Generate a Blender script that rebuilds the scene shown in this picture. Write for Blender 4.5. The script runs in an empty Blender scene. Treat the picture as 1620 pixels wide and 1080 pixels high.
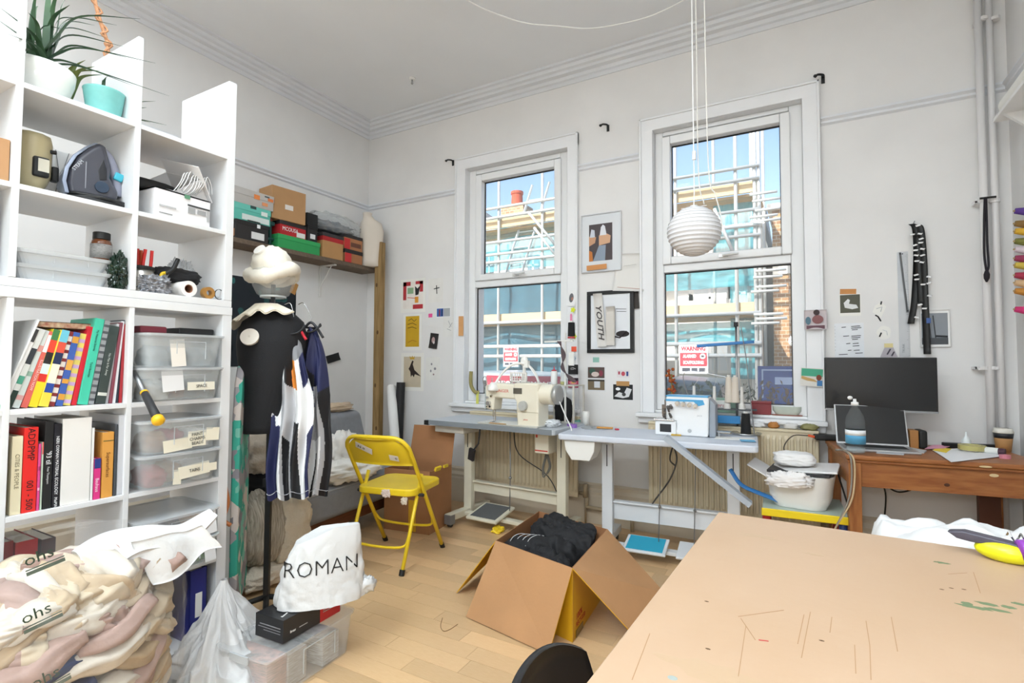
import bpy, bmesh, math, random
from math import sin, cos, pi, radians as rad
from mathutils import Vector as V, Matrix, Euler, noise
SC = bpy.context.scene; COL = SC.collection
# ---------------- camera ----------------
FPX, CH = 826.9, 1.22
YAW, PIT, ROL = rad(29.39), rad(2.31), rad(0.24)
FW = V((-sin(YAW)*cos(PIT), cos(YAW)*cos(PIT), sin(PIT)))
_r = V((cos(YAW), sin(YAW), 0)); _u = _r.cross(FW)
RT = _r*cos(ROL)+_u*sin(ROL); UP = _u*cos(ROL)-_r*sin(ROL)
cd = bpy.data.cameras.new('camera'); cam = bpy.data.objects.new('camera', cd); COL.objects.link(cam)
cd.sensor_width = 36; cd.lens = FPX/1620*36; cd.clip_start = .02; cd.clip_end = 300
cam.matrix_world = Matrix(((RT.x, UP.x, -FW.x, 0), (RT.y, UP.y, -FW.y, 0), (RT.z, UP.z, -FW.z, CH), (0, 0, 0, 1)))
SC.camera = cam
SC.view_settings.view_transform = 'Standard'; SC.view_settings.look = 'None'
SC.view_settings.gamma = 1; SC.view_settings.use_curve_mapping = False
SC.view_settings.exposure = 0.16
# ---------------- sky, sun, flash, added ceiling fill ----------------
W = bpy.data.worlds.new('sky'); SC.world = W; W.use_nodes = True
nt = W.node_tree; bg = nt.nodes['Background']
sk = nt.nodes.new('ShaderNodeTexSky'); sk.sky_type = 'NISHITA'; sk.sun_disc = False
sk.sun_elevation = rad(38); sk.sun_rotation = rad(200); sk.air_density = 1.0; sk.dust_density = 1.5
nt.links.new(sk.outputs[0], bg.inputs[0]); bg.inputs[1].default_value = 0.30
def lamp(name, typ, loc, energy, size=.1, rot=(0, 0, 0), col=(1, 1, 1), sy=None):
    d = bpy.data.lights.new(name, typ); d.energy = energy; d.color = col
    if typ == 'AREA':
        d.size = size
        if sy: d.shape = 'RECTANGLE'; d.size_y = sy
    elif typ == 'SUN': d.angle = size
    else: d.shadow_soft_size = size
    o = bpy.data.objects.new(name, d); COL.objects.link(o); o.location = loc; o.rotation_euler = rot
    return o
lamp('sun', 'SUN', (0, -5, 12), 6.5, rad(.6), (rad(52), 0, rad(-22)), (1, .97, .92))
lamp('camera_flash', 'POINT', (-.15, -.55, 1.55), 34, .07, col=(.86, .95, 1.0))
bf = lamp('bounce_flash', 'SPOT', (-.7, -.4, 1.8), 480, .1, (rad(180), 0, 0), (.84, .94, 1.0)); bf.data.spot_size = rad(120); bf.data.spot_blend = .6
FILL_STRIPS = ((-1.2, -1.3, 3.5, 84), (-1.9, 1.05, 3.5, 17), (-3.1, .4, 3.5, 8))  # ceiling fill lamps, added out of view to brighten the room
for x_, y_, z_, e_ in FILL_STRIPS: lamp('added_fill_lamp', 'AREA', (x_, y_, z_-.012), e_, 1.3, (0, 0, 0), (.82, .93, 1.0), .16)
# ---------------- helpers ----------------
def at(px, py, **k):
    d = FW+RT*((px-810)/FPX)-UP*((py-540)/FPX)
    a, v = list(k.items())[0]; i = 'XYZ'.index(a); c = V((0, 0, CH))
    return c+d*((v-c[i])/d[i])
def lin(h):
    o = []
    for i in (0, 2, 4):
        s = int(h[i:i+2], 16)/255; o.append(s/12.92 if s <= .04045 else ((s+.055)/1.055)**2.4)
    return (*o, 1)
MC = {}
def mt(col, rough=.55, metal=0, var=0, vs=8, bump=0, bs=30, stretch=None, emit=0, alpha=1, rnd=0, col2=None, coat=0):
    """procedural material: colour with optional noise variation, fine relief, per-object variation"""
    key = (col, rough, metal, var, vs, bump, bs, stretch, emit, alpha, rnd, col2, coat)
    if key in MC: return MC[key]
    m = bpy.data.materials.new('m_'+col); m.use_nodes = True; MC[key] = m
    n = m.node_tree; p = n.nodes['Principled BSDF']; c = lin(col)
    p.inputs['Base Color'].default_value = c; p.inputs['Roughness'].default_value = rough; p.inputs['Metallic'].default_value = metal
    p.inputs['Coat Weight'].default_value = coat
    if emit: p.inputs['Emission Color'].default_value = c; p.inputs['Emission Strength'].default_value = emit
    co = None
    if var or bump:
        co = n.nodes.new('ShaderNodeTexCoord'); out = co.outputs['Object']
        if stretch:
            mp = n.nodes.new('ShaderNodeMapping'); mp.inputs['Scale'].default_value = stretch; n.links.new(out, mp.inputs[0]); out = mp.outputs[0]
    if var:
        t = n.nodes.new('ShaderNodeTexNoise'); t.inputs['Scale'].default_value = vs; t.inputs['Detail'].default_value = 5; n.links.new(out, t.inputs[0])
        r = n.nodes.new('ShaderNodeMapRange'); r.inputs[1].default_value = .3; r.inputs[2].default_value = .7; n.links.new(t.outputs[0], r.inputs[0])
        x = n.nodes.new('ShaderNodeMix'); x.data_type = 'RGBA'; n.links.new(r.outputs[0], x.inputs[0])
        d = lin(col2) if col2 else tuple(v*(1-var) for v in c[:3])+(1,)
        x.inputs[6].default_value = d; x.inputs[7].default_value = c if col2 else tuple(min(1, v*(1+var*.5)) for v in c[:3])+(1,)
        src = x.outputs[2]
        if rnd:
            oi = n.nodes.new('ShaderNodeObjectInfo'); h = n.nodes.new('ShaderNodeHueSaturation')
            r2 = n.nodes.new('ShaderNodeMapRange'); r2.inputs[3].default_value = 1-rnd; r2.inputs[4].default_value = 1+rnd*.6
            n.links.new(oi.outputs['Random'], r2.inputs[0]); n.links.new(r2.outputs[0], h.inputs['Value']); n.links.new(src, h.inputs['Color']); src = h.outputs[0]
        n.links.new(src, p.inputs['Base Color'])
    if bump:
        t = n.nodes.new('ShaderNodeTexNoise'); t.inputs['Scale'].default_value = bs; t.inputs['Detail'].default_value = 3; n.links.new(out, t.inputs[0])
        b = n.nodes.new('ShaderNodeBump'); b.inputs['Strength'].default_value = bump; b.inputs['Distance'].default_value = .01
        n.links.new(t.outputs[0], b.inputs['Height']); n.links.new(b.outputs[0], p.inputs['Normal'])
    if alpha < 1:
        tr = n.nodes.new('ShaderNodeBsdfTransparent'); mx = n.nodes.new('ShaderNodeMixShader'); mx.inputs[0].default_value = alpha
        n.links.new(tr.outputs[0], mx.inputs[1]); n.links.new(p.outputs[0], mx.inputs[2]); n.links.new(mx.outputs[0], n.nodes['Material Output'].inputs[0])
    return m
class B:
    """mesh builder"""
    def __init__(s): s.v = []; s.f = []; s.m = []; s.k = 0
    def add(s, vs, fs, M=None):
        o = len(s.v); s.v += [tuple(M @ V(p)) if M else tuple(p) for p in vs]
        s.f += [tuple(o+i for i in f) for f in fs]; s.m += [s.k]*len(fs); return s
    def mi(s, k): s.k = k; return s
    def box(s, c, d, rot=None, taper=1):
        x, y, z = d[0]/2, d[1]/2, d[2]/2; t = taper
        vs = [(-x, -y, -z), (x, -y, -z), (x, y, -z), (-x, y, -z), (-x*t, -y*t, z), (x*t, -y*t, z), (x*t, y*t, z), (-x*t, y*t, z)]
        M = Matrix.Translation(c)
        if rot: M = M @ Euler(rot).to_matrix().to_4x4()
        return s.add(vs, [(0, 3, 2, 1), (4, 5, 6, 7), (0, 1, 5, 4), (1, 2, 6, 5), (2, 3, 7, 6), (3, 0, 4, 7)], M)
    def bb(s, x0, x1, y0, y1, z0, z1): return s.box(((x0+x1)/2, (y0+y1)/2, (z0+z1)/2), (abs(x1-x0), abs(y1-y0), abs(z1-z0)))
    def tube(s, pts, r, n=8, closed=False, cap=True, flat=1):
        P = [V(p) for p in pts]; N = len(P); R = r if isinstance(r, (list, tuple)) else [r]*N
        vs = []; fs = []; ref = None
        for i in range(N):
            a = P[(i-1) % N] if (closed or i > 0) else P[i]; b = P[(i+1) % N] if (closed or i < N-1) else P[i]
            t = (b-a); t = t.normalized() if t.length > 1e-9 else V((0, 0, 1))
            if ref is None: ref = t.orthogonal().normalized()
            ref = ref-t*ref.dot(t)
            ref = ref.normalized() if ref.length > 1e-6 else t.orthogonal().normalized()
            w = t.cross(ref)
            for j in range(n):
                q = 2*pi*j/n; vs.append(P[i]+ref*(cos(q)*R[i])+w*(sin(q)*R[i]*flat))
        for i in range(N if closed else N-1):
            for j in range(n):
                a = i*n+j; b = i*n+(j+1) % n; c = ((i+1) % N)*n; fs.append((a, b, c+(j+1) % n, c+j))
        if cap and not closed: fs.append(tuple(range(n))[::-1]); fs.append(tuple((N-1)*n+j for j in range(n)))
        return s.add(vs, fs)
    def cyl(s, a, b, r, r2=None, n=16): return s.tube([a, b], [r, r if r2 is None else r2], n)
    def lathe(s, prof, n=24, c=(0, 0, 0), M=None, closed=False):
        vs = []; fs = []; k = len(prof)
        for j in range(n):
            q = 2*pi*j/n
            for (r, z) in prof: vs.append((c[0]+r*cos(q), c[1]+r*sin(q), c[2]+z))
        for j in range(n):
            for i in range(k-1+(1 if closed else 0)):
                a = j*k+i; b = ((j+1) % n)*k+i; i2 = (i+1) % k
                fs.append((a, b, ((j+1) % n)*k+i2, j*k+i2))
        if not closed:
            if prof[0][0] > 1e-5: fs.append(tuple(j*k for j in range(n))[::-1])
            if prof[-1][0] > 1e-5: fs.append(tuple(j*k+k-1 for j in range(n)))
        return s.add(vs, fs, M)
    def prism(s, poly, a, b, axis='y', M=None):
        """polygon in the plane across axis, swept from a to b along it"""
        n = len(poly); f = {'y': lambda p, t: (p[0], t, p[1]), 'z': lambda p, t: (p[0], p[1], t), 'x': lambda p, t: (t, p[0], p[1])}[axis]
        vs = [f(p, a) for p in poly]+[f(p, b) for p in poly]
        fs = [tuple(range(n)), tuple(range(n, 2*n))[::-1]]+[(i, i+n, (i+1) % n+n, (i+1) % n) for i in range(n)]
        return s.add(vs, fs, M)
    def sph(s, c, r, nu=16, nv=10, fn=None):
        r = r if isinstance(r, (tuple, list)) else (r, r, r); vs = []; fs = []
        for i in range(nv+1):
            a = pi*i/nv
            for j in range(nu):
                q = 2*pi*j/nu; d = V((sin(a)*cos(q), sin(a)*sin(q), cos(a)))
                k = fn(d) if fn else 1
                vs.append((c[0]+d.x*r[0]*k, c[1]+d.y*r[1]*k, c[2]+d.z*r[2]*k))
        for i in range(nv):
            for j in range(nu): fs.append((i*nu+j, (i+1)*nu+j, (i+1)*nu+(j+1) % nu, i*nu+(j+1) % nu))
        return s.add(vs, fs)
    def sheet(s, fn, nu, nv, th=0):
        """surface fn(u,v), with thickness th along the normal"""
        g = [[V(fn(i/nu, j/nv)) for j in range(nv+1)] for i in range(nu+1)]
        def nrm(i, j):
            a = g[min(i+1, nu)][j]-g[max(i-1, 0)][j]; b = g[i][min(j+1, nv)]-g[i][max(j-1, 0)]; c = a.cross(b); return c.normalized() if c.length else V((0, 0, 1))
        w = nv+1; vs = [g[i][j] for i in range(nu+1) for j in range(w)]
        fs = [(i*w+j, (i+1)*w+j, (i+1)*w+j+1, i*w+j+1) for i in range(nu) for j in range(nv)]
        if th:
            o = len(vs); vs += [g[i][j]-nrm(i, j)*th for i in range(nu+1) for j in range(w)]
            fs += [tuple(o+q for q in f)[::-1] for f in fs]
            ed = [i*w for i in range(nu+1)]+[nu*w+j for j in range(1, w)]+[i*w+nv for i in range(nu-1, -1, -1)]+[j for j in range(nv-1, 0, -1)]
            for a, b in zip(ed, ed[1:]+ed[:1]): fs.append((a, b, b+o, a+o))
        return s.add(vs, fs)
def obj(name, b, mat, parent=None, loc=None, rot=None, bev=0, smooth=False, sub=0, seg=2, label=None, kind=None, fix=False):
    me = bpy.data.meshes.new(name); me.from_pydata(b.v, [], b.f)
    mats = mat if isinstance(mat, (list, tuple)) else [mat]
    for m in mats: me.materials.append(m)
    if len(mats) > 1: me.polygons.foreach_set('material_index', b.m)
    if fix:
        bm = bmesh.new(); bm.from_mesh(me); bmesh.ops.remove_doubles(bm, verts=bm.verts, dist=1e-5); bmesh.ops.recalc_face_normals(bm, faces=bm.faces); bm.to_mesh(me); bm.free()
    me.update()
    if smooth: me.polygons.foreach_set('use_smooth', [True]*len(me.polygons))
    o = bpy.data.objects.new(name, me); COL.objects.link(o); o.parent = parent
    if loc is not None: o.location = loc
    if rot is not None: o.rotation_euler = rot
    if bev:
        q = o.modifiers.new('bevel', 'BEVEL'); q.width = bev; q.segments = seg; q.limit_method = 'ANGLE'; q.angle_limit = rad(40)
        if not smooth: me.polygons.foreach_set('use_smooth', [True]*len(me.polygons)); w = o.modifiers.new('wn', 'WEIGHTED_NORMAL'); w.keep_sharp = False
    if sub: q = o.modifiers.new('sub', 'SUBSURF'); q.levels = sub; q.render_levels = sub
    if label: o['label'] = label
    if kind: o['kind'] = kind
    return o
def tag(o, label, cat, group=None, kind=None):
    o['label'] = label; o['category'] = cat
    if group: o['group'] = group
    if kind: o['kind'] = kind
    return o
def thing(name, label, cat, loc=(0, 0, 0), rz=0, group=None, rot=None):
    o = bpy.data.objects.new(name, None); COL.objects.link(o); o.location = loc; o.empty_display_size = .05
    o.rotation_euler = rot if rot else (0, 0, rz)
    return tag(o, label, cat, group)
def struct(name, b=None, mat=None, parent=None, **k):
    if b is None:
        o = bpy.data.objects.new(name, None); COL.objects.link(o); o.parent = parent
    else: o = obj(name, b, mat, parent, **k)
    if parent is None: o['kind'] = 'structure'
    return o
def text(body, size, mat, parent, M, name='lettering', sx=1.0, align='CENTER', ext=.0004, bold=0, ital=0):
    c = bpy.data.curves.new('t', 'FONT'); c.body = body; c.size = size; c.align_x = align; c.align_y = 'CENTER'; c.extrude = ext; c.offset = bold; c.shear = ital; c.resolution_u = 2
    t = bpy.data.objects.new('t', c); COL.objects.link(t)
    me = bpy.data.meshes.new_from_object(t.evaluated_get(bpy.context.evaluated_depsgraph_get()))
    bpy.data.objects.remove(t); bpy.data.curves.remove(c)
    me.transform(M @ Matrix.Diagonal((sx, 1, 1, 1))); me.materials.clear(); me.materials.append(mat)
    o = bpy.data.objects.new(name, me); COL.objects.link(o); o.parent = parent; return o
def face(x, y, z, roll=0, tilt=0):
    """matrix that stands text up on a surface facing local -y (x right, z up); roll turns it in that plane"""
    return Matrix.Translation((x, y, z)) @ Matrix.Rotation(rad(90)+tilt, 4, 'X') @ Matrix.Rotation(roll, 4, 'Z')
def side(x, y, z, roll=0): return Matrix.Translation((x, y, z)) @ Matrix.Rotation(rad(90), 4, 'Z') @ Matrix.Rotation(rad(90), 4, 'X') @ Matrix.Rotation(roll, 4, 'Z')  # facing local +x
def flat(x, y, z, roll=0): return Matrix.Translation((x, y, z)) @ Matrix.Rotation(roll, 4, 'Z')
def nz(p, s=1.0, o=0): return noise.noise(V((p[0]*s+o, p[1]*s+o*1.7, p[2]*s-o)))
def ridge(p, s, o=0): return 1-2*abs(nz(p, s, o))
def crease(p, s, o=0): return 2.6*abs(nz(p, s, o))-.55
def blob(c, r, seed=0, amp=.15, sc=3, nu=56, nv=36, e=.75, floor=None, fold=.5, b=None, ani=(1, 1, 1)):
    """rumpled soft body: a superellipsoid with folds, flattened where it lies on floor"""
    b = b or B()
    def fn(d):
        k = 1/((abs(d.x)**(2/e)+abs(d.y)**(2/e)+abs(d.z)**(2/e))**(e/2))
        q = (d.x*ani[0], d.y*ani[1], d.z*ani[2])
        return k*(1+amp*(fold*crease(q, sc, seed)+(1-fold)*nz(q, sc*.6, seed+9)+.38*crease(q, sc*2.3, seed+4)+.12*crease(q, sc*5, seed+2)))
    o = len(b.v); b.sph(c, r, nu, nv, fn)
    if floor is not None:
        for i in range(o, len(b.v)):
            p = b.v[i]
            if p[2] < floor: b.v[i] = (p[0], p[1], floor+.0005)
    return b
def arc(p, q, sag, n=16, seed=0, amp=0):
    p, q = V(p), V(q); L = []
    for i in range(n+1):
        t = i/n; x = p.lerp(q, t); x.z -= sag*4*t*(1-t)
        if amp and 0 < i < n: x += V((nz((t*5, seed, 0)), nz((t*5, seed, 7)), nz((t*5, seed, 3))))*amp
        L.append(x)
    return L
def spl(pts, n=8):
    """Catmull-Rom through the points"""
    P = [V(p) for p in pts]; P = [P[0]*2-P[1]]+P+[P[-1]*2-P[-2]]; out = []
    for i in range(1, len(P)-2):
        a, b, c, d = P[i-1:i+3]
        for k in range(n):
            t = k/n; out.append(.5*((2*b)+(c-a)*t+(2*a-5*b+4*c-d)*t*t+(3*b-a-3*c+d)*t*t*t))
    out.append(P[-2]); return out
def dup(root, loc=None, rz=None, label=None, parent=None):
    r = root.copy(); COL.objects.link(r); r.parent = parent
    if loc is not None: r.location = loc
    if rz is not None: r.rotation_euler = (0, 0, rz)
    if label: r['label'] = label
    for ch in root.children: dup(ch, parent=r)
    return r
# common materials
WHITE = mt('f2f1ef', .5); PAINT = mt('e9e7e5', .75, var=.05, vs=2.2, bump=.06, bs=14); CEIL = mt('f0f1f3', .85, var=.03, vs=1.2)
GLOSSW = mt('eeeeef', .35, var=.03, vs=5); UPVC = mt('eeeeee', .3); LAM = mt('e3e3e3', .38)
BLACK = mt('131313', .5); DARK = mt('26262a', .5); CHROME = mt('c9c9c9', .2, 1); STEEL = mt('9a9c9e', .35, .9)
CARD = mt('b98a5e', .85, var=.12, vs=6, bump=.08, bs=60, stretch=(1, 1, 8)); PAPER = mt('f0eee8', .8); CREAM = mt('e6dccb', .8, var=.1, vs=20)
YEL = mt('f0cf2a', .38, var=.06, vs=9); GLASS = mt('dfe8ea', .03, alpha=.10); CLEAR = mt('d7dcdd', .12, alpha=.30); CLEARF = mt('e4e8e8', .2, alpha=.24); MILKY = mt('e2e6e8', .3, alpha=.55)
# ================= the room =================
D, L, R, Hc, YB = 3.85, -3.845, 1.005, 3.61, -3.0
# floor: laminate strips
fb = B().bb(L-.3, R+.3, YB-.3, D+.3, -.1, -.006)
floor = struct('floor', fb, mt('9a7a52', .6))
WOODF = mt('e0bf95', .34, var=.13, vs=5, stretch=(2.0, 26, 1), rnd=.16, col2='cfa878', bump=.03, bs=60)
pm = B().bb(-.5, .5, -.5, .5, -.006, 0)
pmesh = None; random.seed(5); rest = B()
y = .95; wY = .098; row = 0
while y < D:
    x = L-random.random()*.5
    while x < R:
        ln = random.choice((.38, .45, .52, .6)); x1 = min(x+ln, R); x0 = max(x, L)
        if x1-x0 > .02:
            cx, cy = (x0+x1)/2, y+wY/2
            if -2.95 < cx < -.25 and cy < D-.05:
                if pmesh is None:
                    o = obj('floor_plank', pm, WOODF, floor); pmesh = o.data
                else:
                    o = bpy.data.objects.new('floor_plank', pmesh); COL.objects.link(o); o.parent = floor
                o.location = (cx, cy, 0); o.scale = (x1-x0-.0012, min(wY, D-y)-.0012, 1)
            else: rest.bb(x0, x1-.0012, y, min(y+wY, D)-.0012, -.006, 0)
        x += ln
    y += wY
rest.bb(L, R, YB, .95, -.006, 0)
obj('floor_planks', rest, WOODF, floor, kind='stuff')
struct('ceiling', B().bb(L-.3, R+.3, YB-.3, D+.3, Hc, Hc+.2), CEIL)
for i_, (x_, y_, z_, e_) in enumerate(FILL_STRIPS):  # fittings added to house the fill lamps
    t = thing('added_fill_strip', 'added white fill strip on the ceiling, %s' % ('behind the camera', 'above the middle of the room', 'above the shelving')[i_], 'ceiling light', (x_, y_, z_))
    obj('housing', B().bb(-.65, .65, -.05, .05, .03, Hc-z_-.0005), WHITE, t, bev=.004); obj('diffuser', B().bb(-.64, .64, -.045, .045, 0, .03), mt('f4f6f8', .4, emit=1.0), t, bev=.008)
struct('wall_left', B().bb(L-.2, L, YB, D+.2, 0, Hc), PAINT)
struct('wall_right', B().bb(R, R+.2, YB, D+.2, 0, Hc), PAINT)
struct('wall_front', B().bb(L-.2, R+.2, YB-.2, YB, 0, Hc), PAINT)
W1 = (-2.655, -1.64, .86, 2.965); W2 = (-.98, .012, .86, 2.955)
wb = B(); T = .32
for a, b_, z0, z1 in ((L-.2, W1[0], 0, Hc), (W1[1], W2[0], 0, Hc), (W2[1], R+.2, 0, Hc), (W1[0], W1[1], 0, W1[2]), (W1[0], W1[1], W1[3], Hc), (W2[0], W2[1], 0, W2[2]), (W2[0], W2[1], W2[3], Hc)):
    wb.bb(a, b_, D, D+T, z0, z1)
struct('wall_back', wb, PAINT)
# cornice, picture rail, skirting
TRIMM = mt('e4e5e8', .6, var=.04, vs=3)
prof = [(0, 0), (.13, 0), (.13, -.018), (.105, -.02), (.1, -.045), (.075, -.05), (.07, -.07), (.035, -.075), (.03, -.1), (.012, -.105), (.01, -.135), (0, -.135)]
struct('trim_1', B().prism([(D-d, Hc+z) for d, z in prof], L, R, 'x'), TRIMM)
struct('trim_2', B().prism([(L+d, Hc+z) for d, z in prof], YB, D, 'y'), TRIMM)
rp = [(0, 0), (.012, -.004), (.026, -.004), (.03, -.018), (.014, -.03), (.016, -.045), (0, -.055)]
ZR = 2.80; n = 3
for a, b_ in ((L, -2.75), (-1.56, -1.07), (.105, R)):
    struct('trim_%d' % n, B().prism([(D-d, ZR+z) for d, z in rp], a, b_, 'x'), TRIMM); n += 1
struct('trim_%d' % n, B().prism([(L+d, ZR+z) for d, z in rp], YB, D, 'y'), TRIMM); n += 1
struct('trim_%d' % n, B().prism([(R-d, ZR+z) for d, z in rp], YB, D, 'y'), TRIMM)
SKM = mt('cfc2ad', .6, var=.1, vs=4)
sp = [(0, 0), (.03, 0), (.03, .2), (.022, .215), (.026, .235), (.012, .26), (.016, .285), (0, .3)]
struct('baseboard_back', B().prism([(D-d, z) for d, z in sp], L, R, 'x'), SKM)
struct('baseboard_left', B().prism([(L+d, z) for d, z in sp], YB, D, 'y'), SKM)
struct('baseboard_right', B().prism([(R-d, z) for d, z in sp], YB, D, 'y'), SKM)
# windows
def window(nm, w, cas, gU, gL, zt=2.838, zm=(1.886, 1.999), zb=.945):
    win = struct(nm); Yg = D+.09; x0, x1, z0, z1 = w
    c0, c1, ct = cas; b = B()                                    # architrave boards with a moulded outer bead
    for a, e in ((c0, x0+.012), (x1-.012, c1)): b.bb(a, e, D-.028, D+.0, z0+.0, ct)
    b.bb(c0, c1, D-.0285, D, z1-.012, ct)
    for a in (c0, c1-.016): b.bb(a, a+.016, D-.04, D-.027, z0, ct)
    b.bb(c0, c1, D-.04, D-.027, ct-.016, ct)
    obj('architrave', b, GLOSSW, win, bev=.004)
    rv = B()                                                    # reveal lining
    rv.bb(x0, x0+.012, D-.0, D+.2, z0, z1); rv.bb(x1-.012, x1, D, D+.2, z0, z1); rv.bb(x0, x1, D, D+.2, z1-.012, z1)
    obj('reveal', rv, GLOSSW, win)
    f = B(); y0, y1 = Yg-.045, Yg+.03                            # outer frame and transom
    f.bb(x0+.012, gL[0], y0, y1, z0+.02, z1-.012); f.bb(gL[1], x1-.012, y0, y1, z0+.02, z1-.012)
    f.bb(gL[0], gL[1], y0, y1, zt+.075, z1-.012); f.bb(gL[0], gL[1], y0, y1, zm[0], zm[1]-.055); f.bb(gL[0], gL[1], y0, y1, z0+.02, zb)
    obj('window_frame', f, UPVC, win, bev=.006)
    s = B(); a0, a1, b0, b1 = gU[0]-.06, gU[1]+.06, zm[1]-.055, zt+.06; q0, q1 = Yg-.07, Yg+.02   # top-hung sash
    s.bb(a0, gU[0], q0, q1, b0, b1); s.bb(gU[1], a1, q0, q1, b0, b1); s.bb(gU[0], gU[1], q0, q1, zt, b1); s.bb(gU[0], gU[1], q0, q1, b0, zm[1])
    obj('window_sash', s, UPVC, win, bev=.007)
    g = B()
    for (a, e, lo, hi) in ((gU[0], gU[1], zm[1], zt), (gL[0], gL[1], zb, zm[0])):
        for p in ((a, a+.006, lo, hi), (e-.006, e, lo, hi), (a, e, lo, lo+.006), (a, e, hi-.008, hi)): g.bb(p[0], p[1], Yg-.012, Yg+.0, p[2], p[3])
    obj('window_gasket', g, BLACK, win)
    obj('window_pane', B().bb(gU[0], gU[1], Yg, Yg+.006, zm[1], zt), GLASS, win); obj('window_pane', B().bb(gL[0], gL[1], Yg, Yg+.006, zb, zm[0]), GLASS, win)
    cx = (gU[0]+gU[1])/2; h = B().box((cx, q0-.006, zm[1]-.03), (.06, .014, .022)).tube([(cx, q0-.012, zm[1]-.03), (cx, q0-.03, zm[1]-.032), (cx+.1, q0-.034, zm[1]-.028)], .008, 8)
    obj('window_handle', h, mt('d8d8d6', .3, .3), win, bev=.002)
    obj('window_sill', B().bb(c0-.03, c1+.012, D-.065, D, z0-.03, z0+.0).bb(x0, x1, D, D+.2, z0-.0, z0+.02), GLOSSW, win, bev=.006)
    obj('sill_moulding', B().bb(c0-.02, c1, D-.03, D, z0-.075, z0-.03), GLOSSW, win, bev=.006)
    return win
win1 = window('window_1', W1, (-2.75, -1.56, 3.06), (-2.5, -1.79), (-2.573, -1.743))
win2 = window('window_2', W2, (-1.066, .1, 3.04), (-.852, -.131), (-.908, -.078), zt=2.836)
# pipe boxing strip beside window 2 is the glossy casing; two heating pipes in the far right corner
pp = thing('heating_pipe', 'pair of white heating pipes running up the wall in the right corner', 'pipe', (0, 0, 0))
PIPE = mt('e6e3e2', .35)
for px_, r_ in ((1556, .019), (1573.5, .0165)):
    p = at(px_, 300, Y=D-.05); obj('pipe', B().cyl((p.x, p.y, .2), (p.x, p.y, Hc-.1), r_), PIPE, pp, smooth=True)
for py_ in (30, 318, 582):
    p = at(1564, py_, Y=D-.05); b = B()
    for px_ in (1556, 1573.5):
        q = at(px_, py_, Y=D-.05); b.cyl((q.x, q.y, q.z-.009), (q.x, q.y, q.z+.009), .024)
    b.bb(p.x-.06, p.x+.045, D-.06, D-.045, p.z-.006, p.z+.006).bb(p.x-.062, p.x-.05, D-.06, D, p.z-.008, p.z+.008)
    obj('pipe_clip', b, PIPE, pp)
# radiators
def radiator(label, x0, x1, z0, z1):
    t = thing('radiator', label, 'radiator', ((x0+x1)/2, D-.075, z0)); w = x1-x0; h = z1-z0
    RM = mt('dccdae', .45, var=.09, vs=3); pts = []; nr = int(w/.0333); b = B()
    for i in range(nr):
        a = -w/2+i*w/nr; s_ = w/nr
        for u, d in ((0, 0), (.3, 0), (.42, .011), (.88, .011)): pts.append((a+u*s_, -.03-d))
    pts.append((w/2, -.03)); k = len(pts); vs = []
    for zz, sc in ((0, 0), (.035, 0), (.06, 1), (h-.06, 1), (h-.035, 0), (h, 0)): vs += [(x, -.03+(y_+.03)*sc, zz) for x, y_ in pts]
    b.add(vs, [(r_*k+i, r_*k+i+1, (r_+1)*k+i+1, (r_+1)*k+i) for r_ in range(5) for i in range(k-1)])
    b.bb(-w/2, w/2, -.0295, -.02, 0, h)
    obj('ribbed_panel', b, RM, t); obj('top_rail', B().bb(-w/2, w/2, -.036, .03, h-.012, h+.006), RM, t, bev=.004)
    obj('convector', B().bb(-w/2+.03, w/2-.03, -.02, .03, .03, h-.03).bb(-w/2+.1, -w/2+.14, .03, .074, .1, h-.1).bb(w/2-.14, w/2-.1, .03, .074, .1, h-.1), RM, t)
    v = B().cyl((w/2, 0, .03), (w/2+.06, 0, .03), .011).cyl((w/2+.05, 0, .0), (w/2+.05, 0, .1), .02).cyl((w/2+.05, 0, -z0+.0), (w/2+.05, 0, .0), .008)
    obj('valve', v, mt('a9977c', .5, .3), t, smooth=True); return t
radiator('cream ribbed radiator under the window behind the industrial straight stitch machine', -2.52, -1.53, .2, .80)
radiator('cream ribbed radiator under the window behind the overlocker table', -.99, .06, .2, .80)
lp = thing('heating_pipe', 'low horizontal heating pipe along the skirting between the two radiators', 'pipe', (0, 0, 0))
obj('pipe', B().cyl((-1.47, D-.075, .13), (-1.12, D-.075, .12), .014).cyl((-1.47, D-.075, .13), (-1.47, D-.075, .2), .012).cyl((-1.12, D-.075, .0), (-1.12, D-.075, .12), .014), mt('b9a88c', .5), lp, smooth=True)
# ================= cube shelving =================
def rr(w, d, r, n=4, cx=0, cy=0):
    o = []
    for sx, sy, a0 in ((1, 1, 0), (-1, 1, 90), (-1, -1, 180), (1, -1, 270)):
        for i in range(n+1):
            a = rad(a0+90*i/n); o.append((cx+sx*(w/2-r)+r*cos(a), cy+sy*(d/2-r)+r*sin(a)))
    return o
def loft(b, rings, c0=True, c1=True):
    n = len(rings[0]); vs = [p for r_ in rings for p in r_]
    fs = [(i*n+j, i*n+(j+1) % n, (i+1)*n+(j+1) % n, (i+1)*n+j) for i in range(len(rings)-1) for j in range(n)]
    if c0: fs.append(tuple(range(n))[::-1])
    if c1: fs.append(tuple((len(rings)-1)*n+j for j in range(n)))
    return b.add(vs, fs)
def ring(pts, z): return [(x, y_, z) for x, y_ in pts]
XF, DP = -2.24, .38
def sh(px_, py_, d=0): p = at(px_, py_, X=XF-d); return p.y, p.z
YC = (.315, .672, 1.022, 1.398)
low = thing('cube_shelving', 'lower white open cube shelving unit holding the books and clear tubs', 'shelving', (XF, 0, 0), pi/2)
lz = (.02, .364, .709, 1.052)
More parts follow.
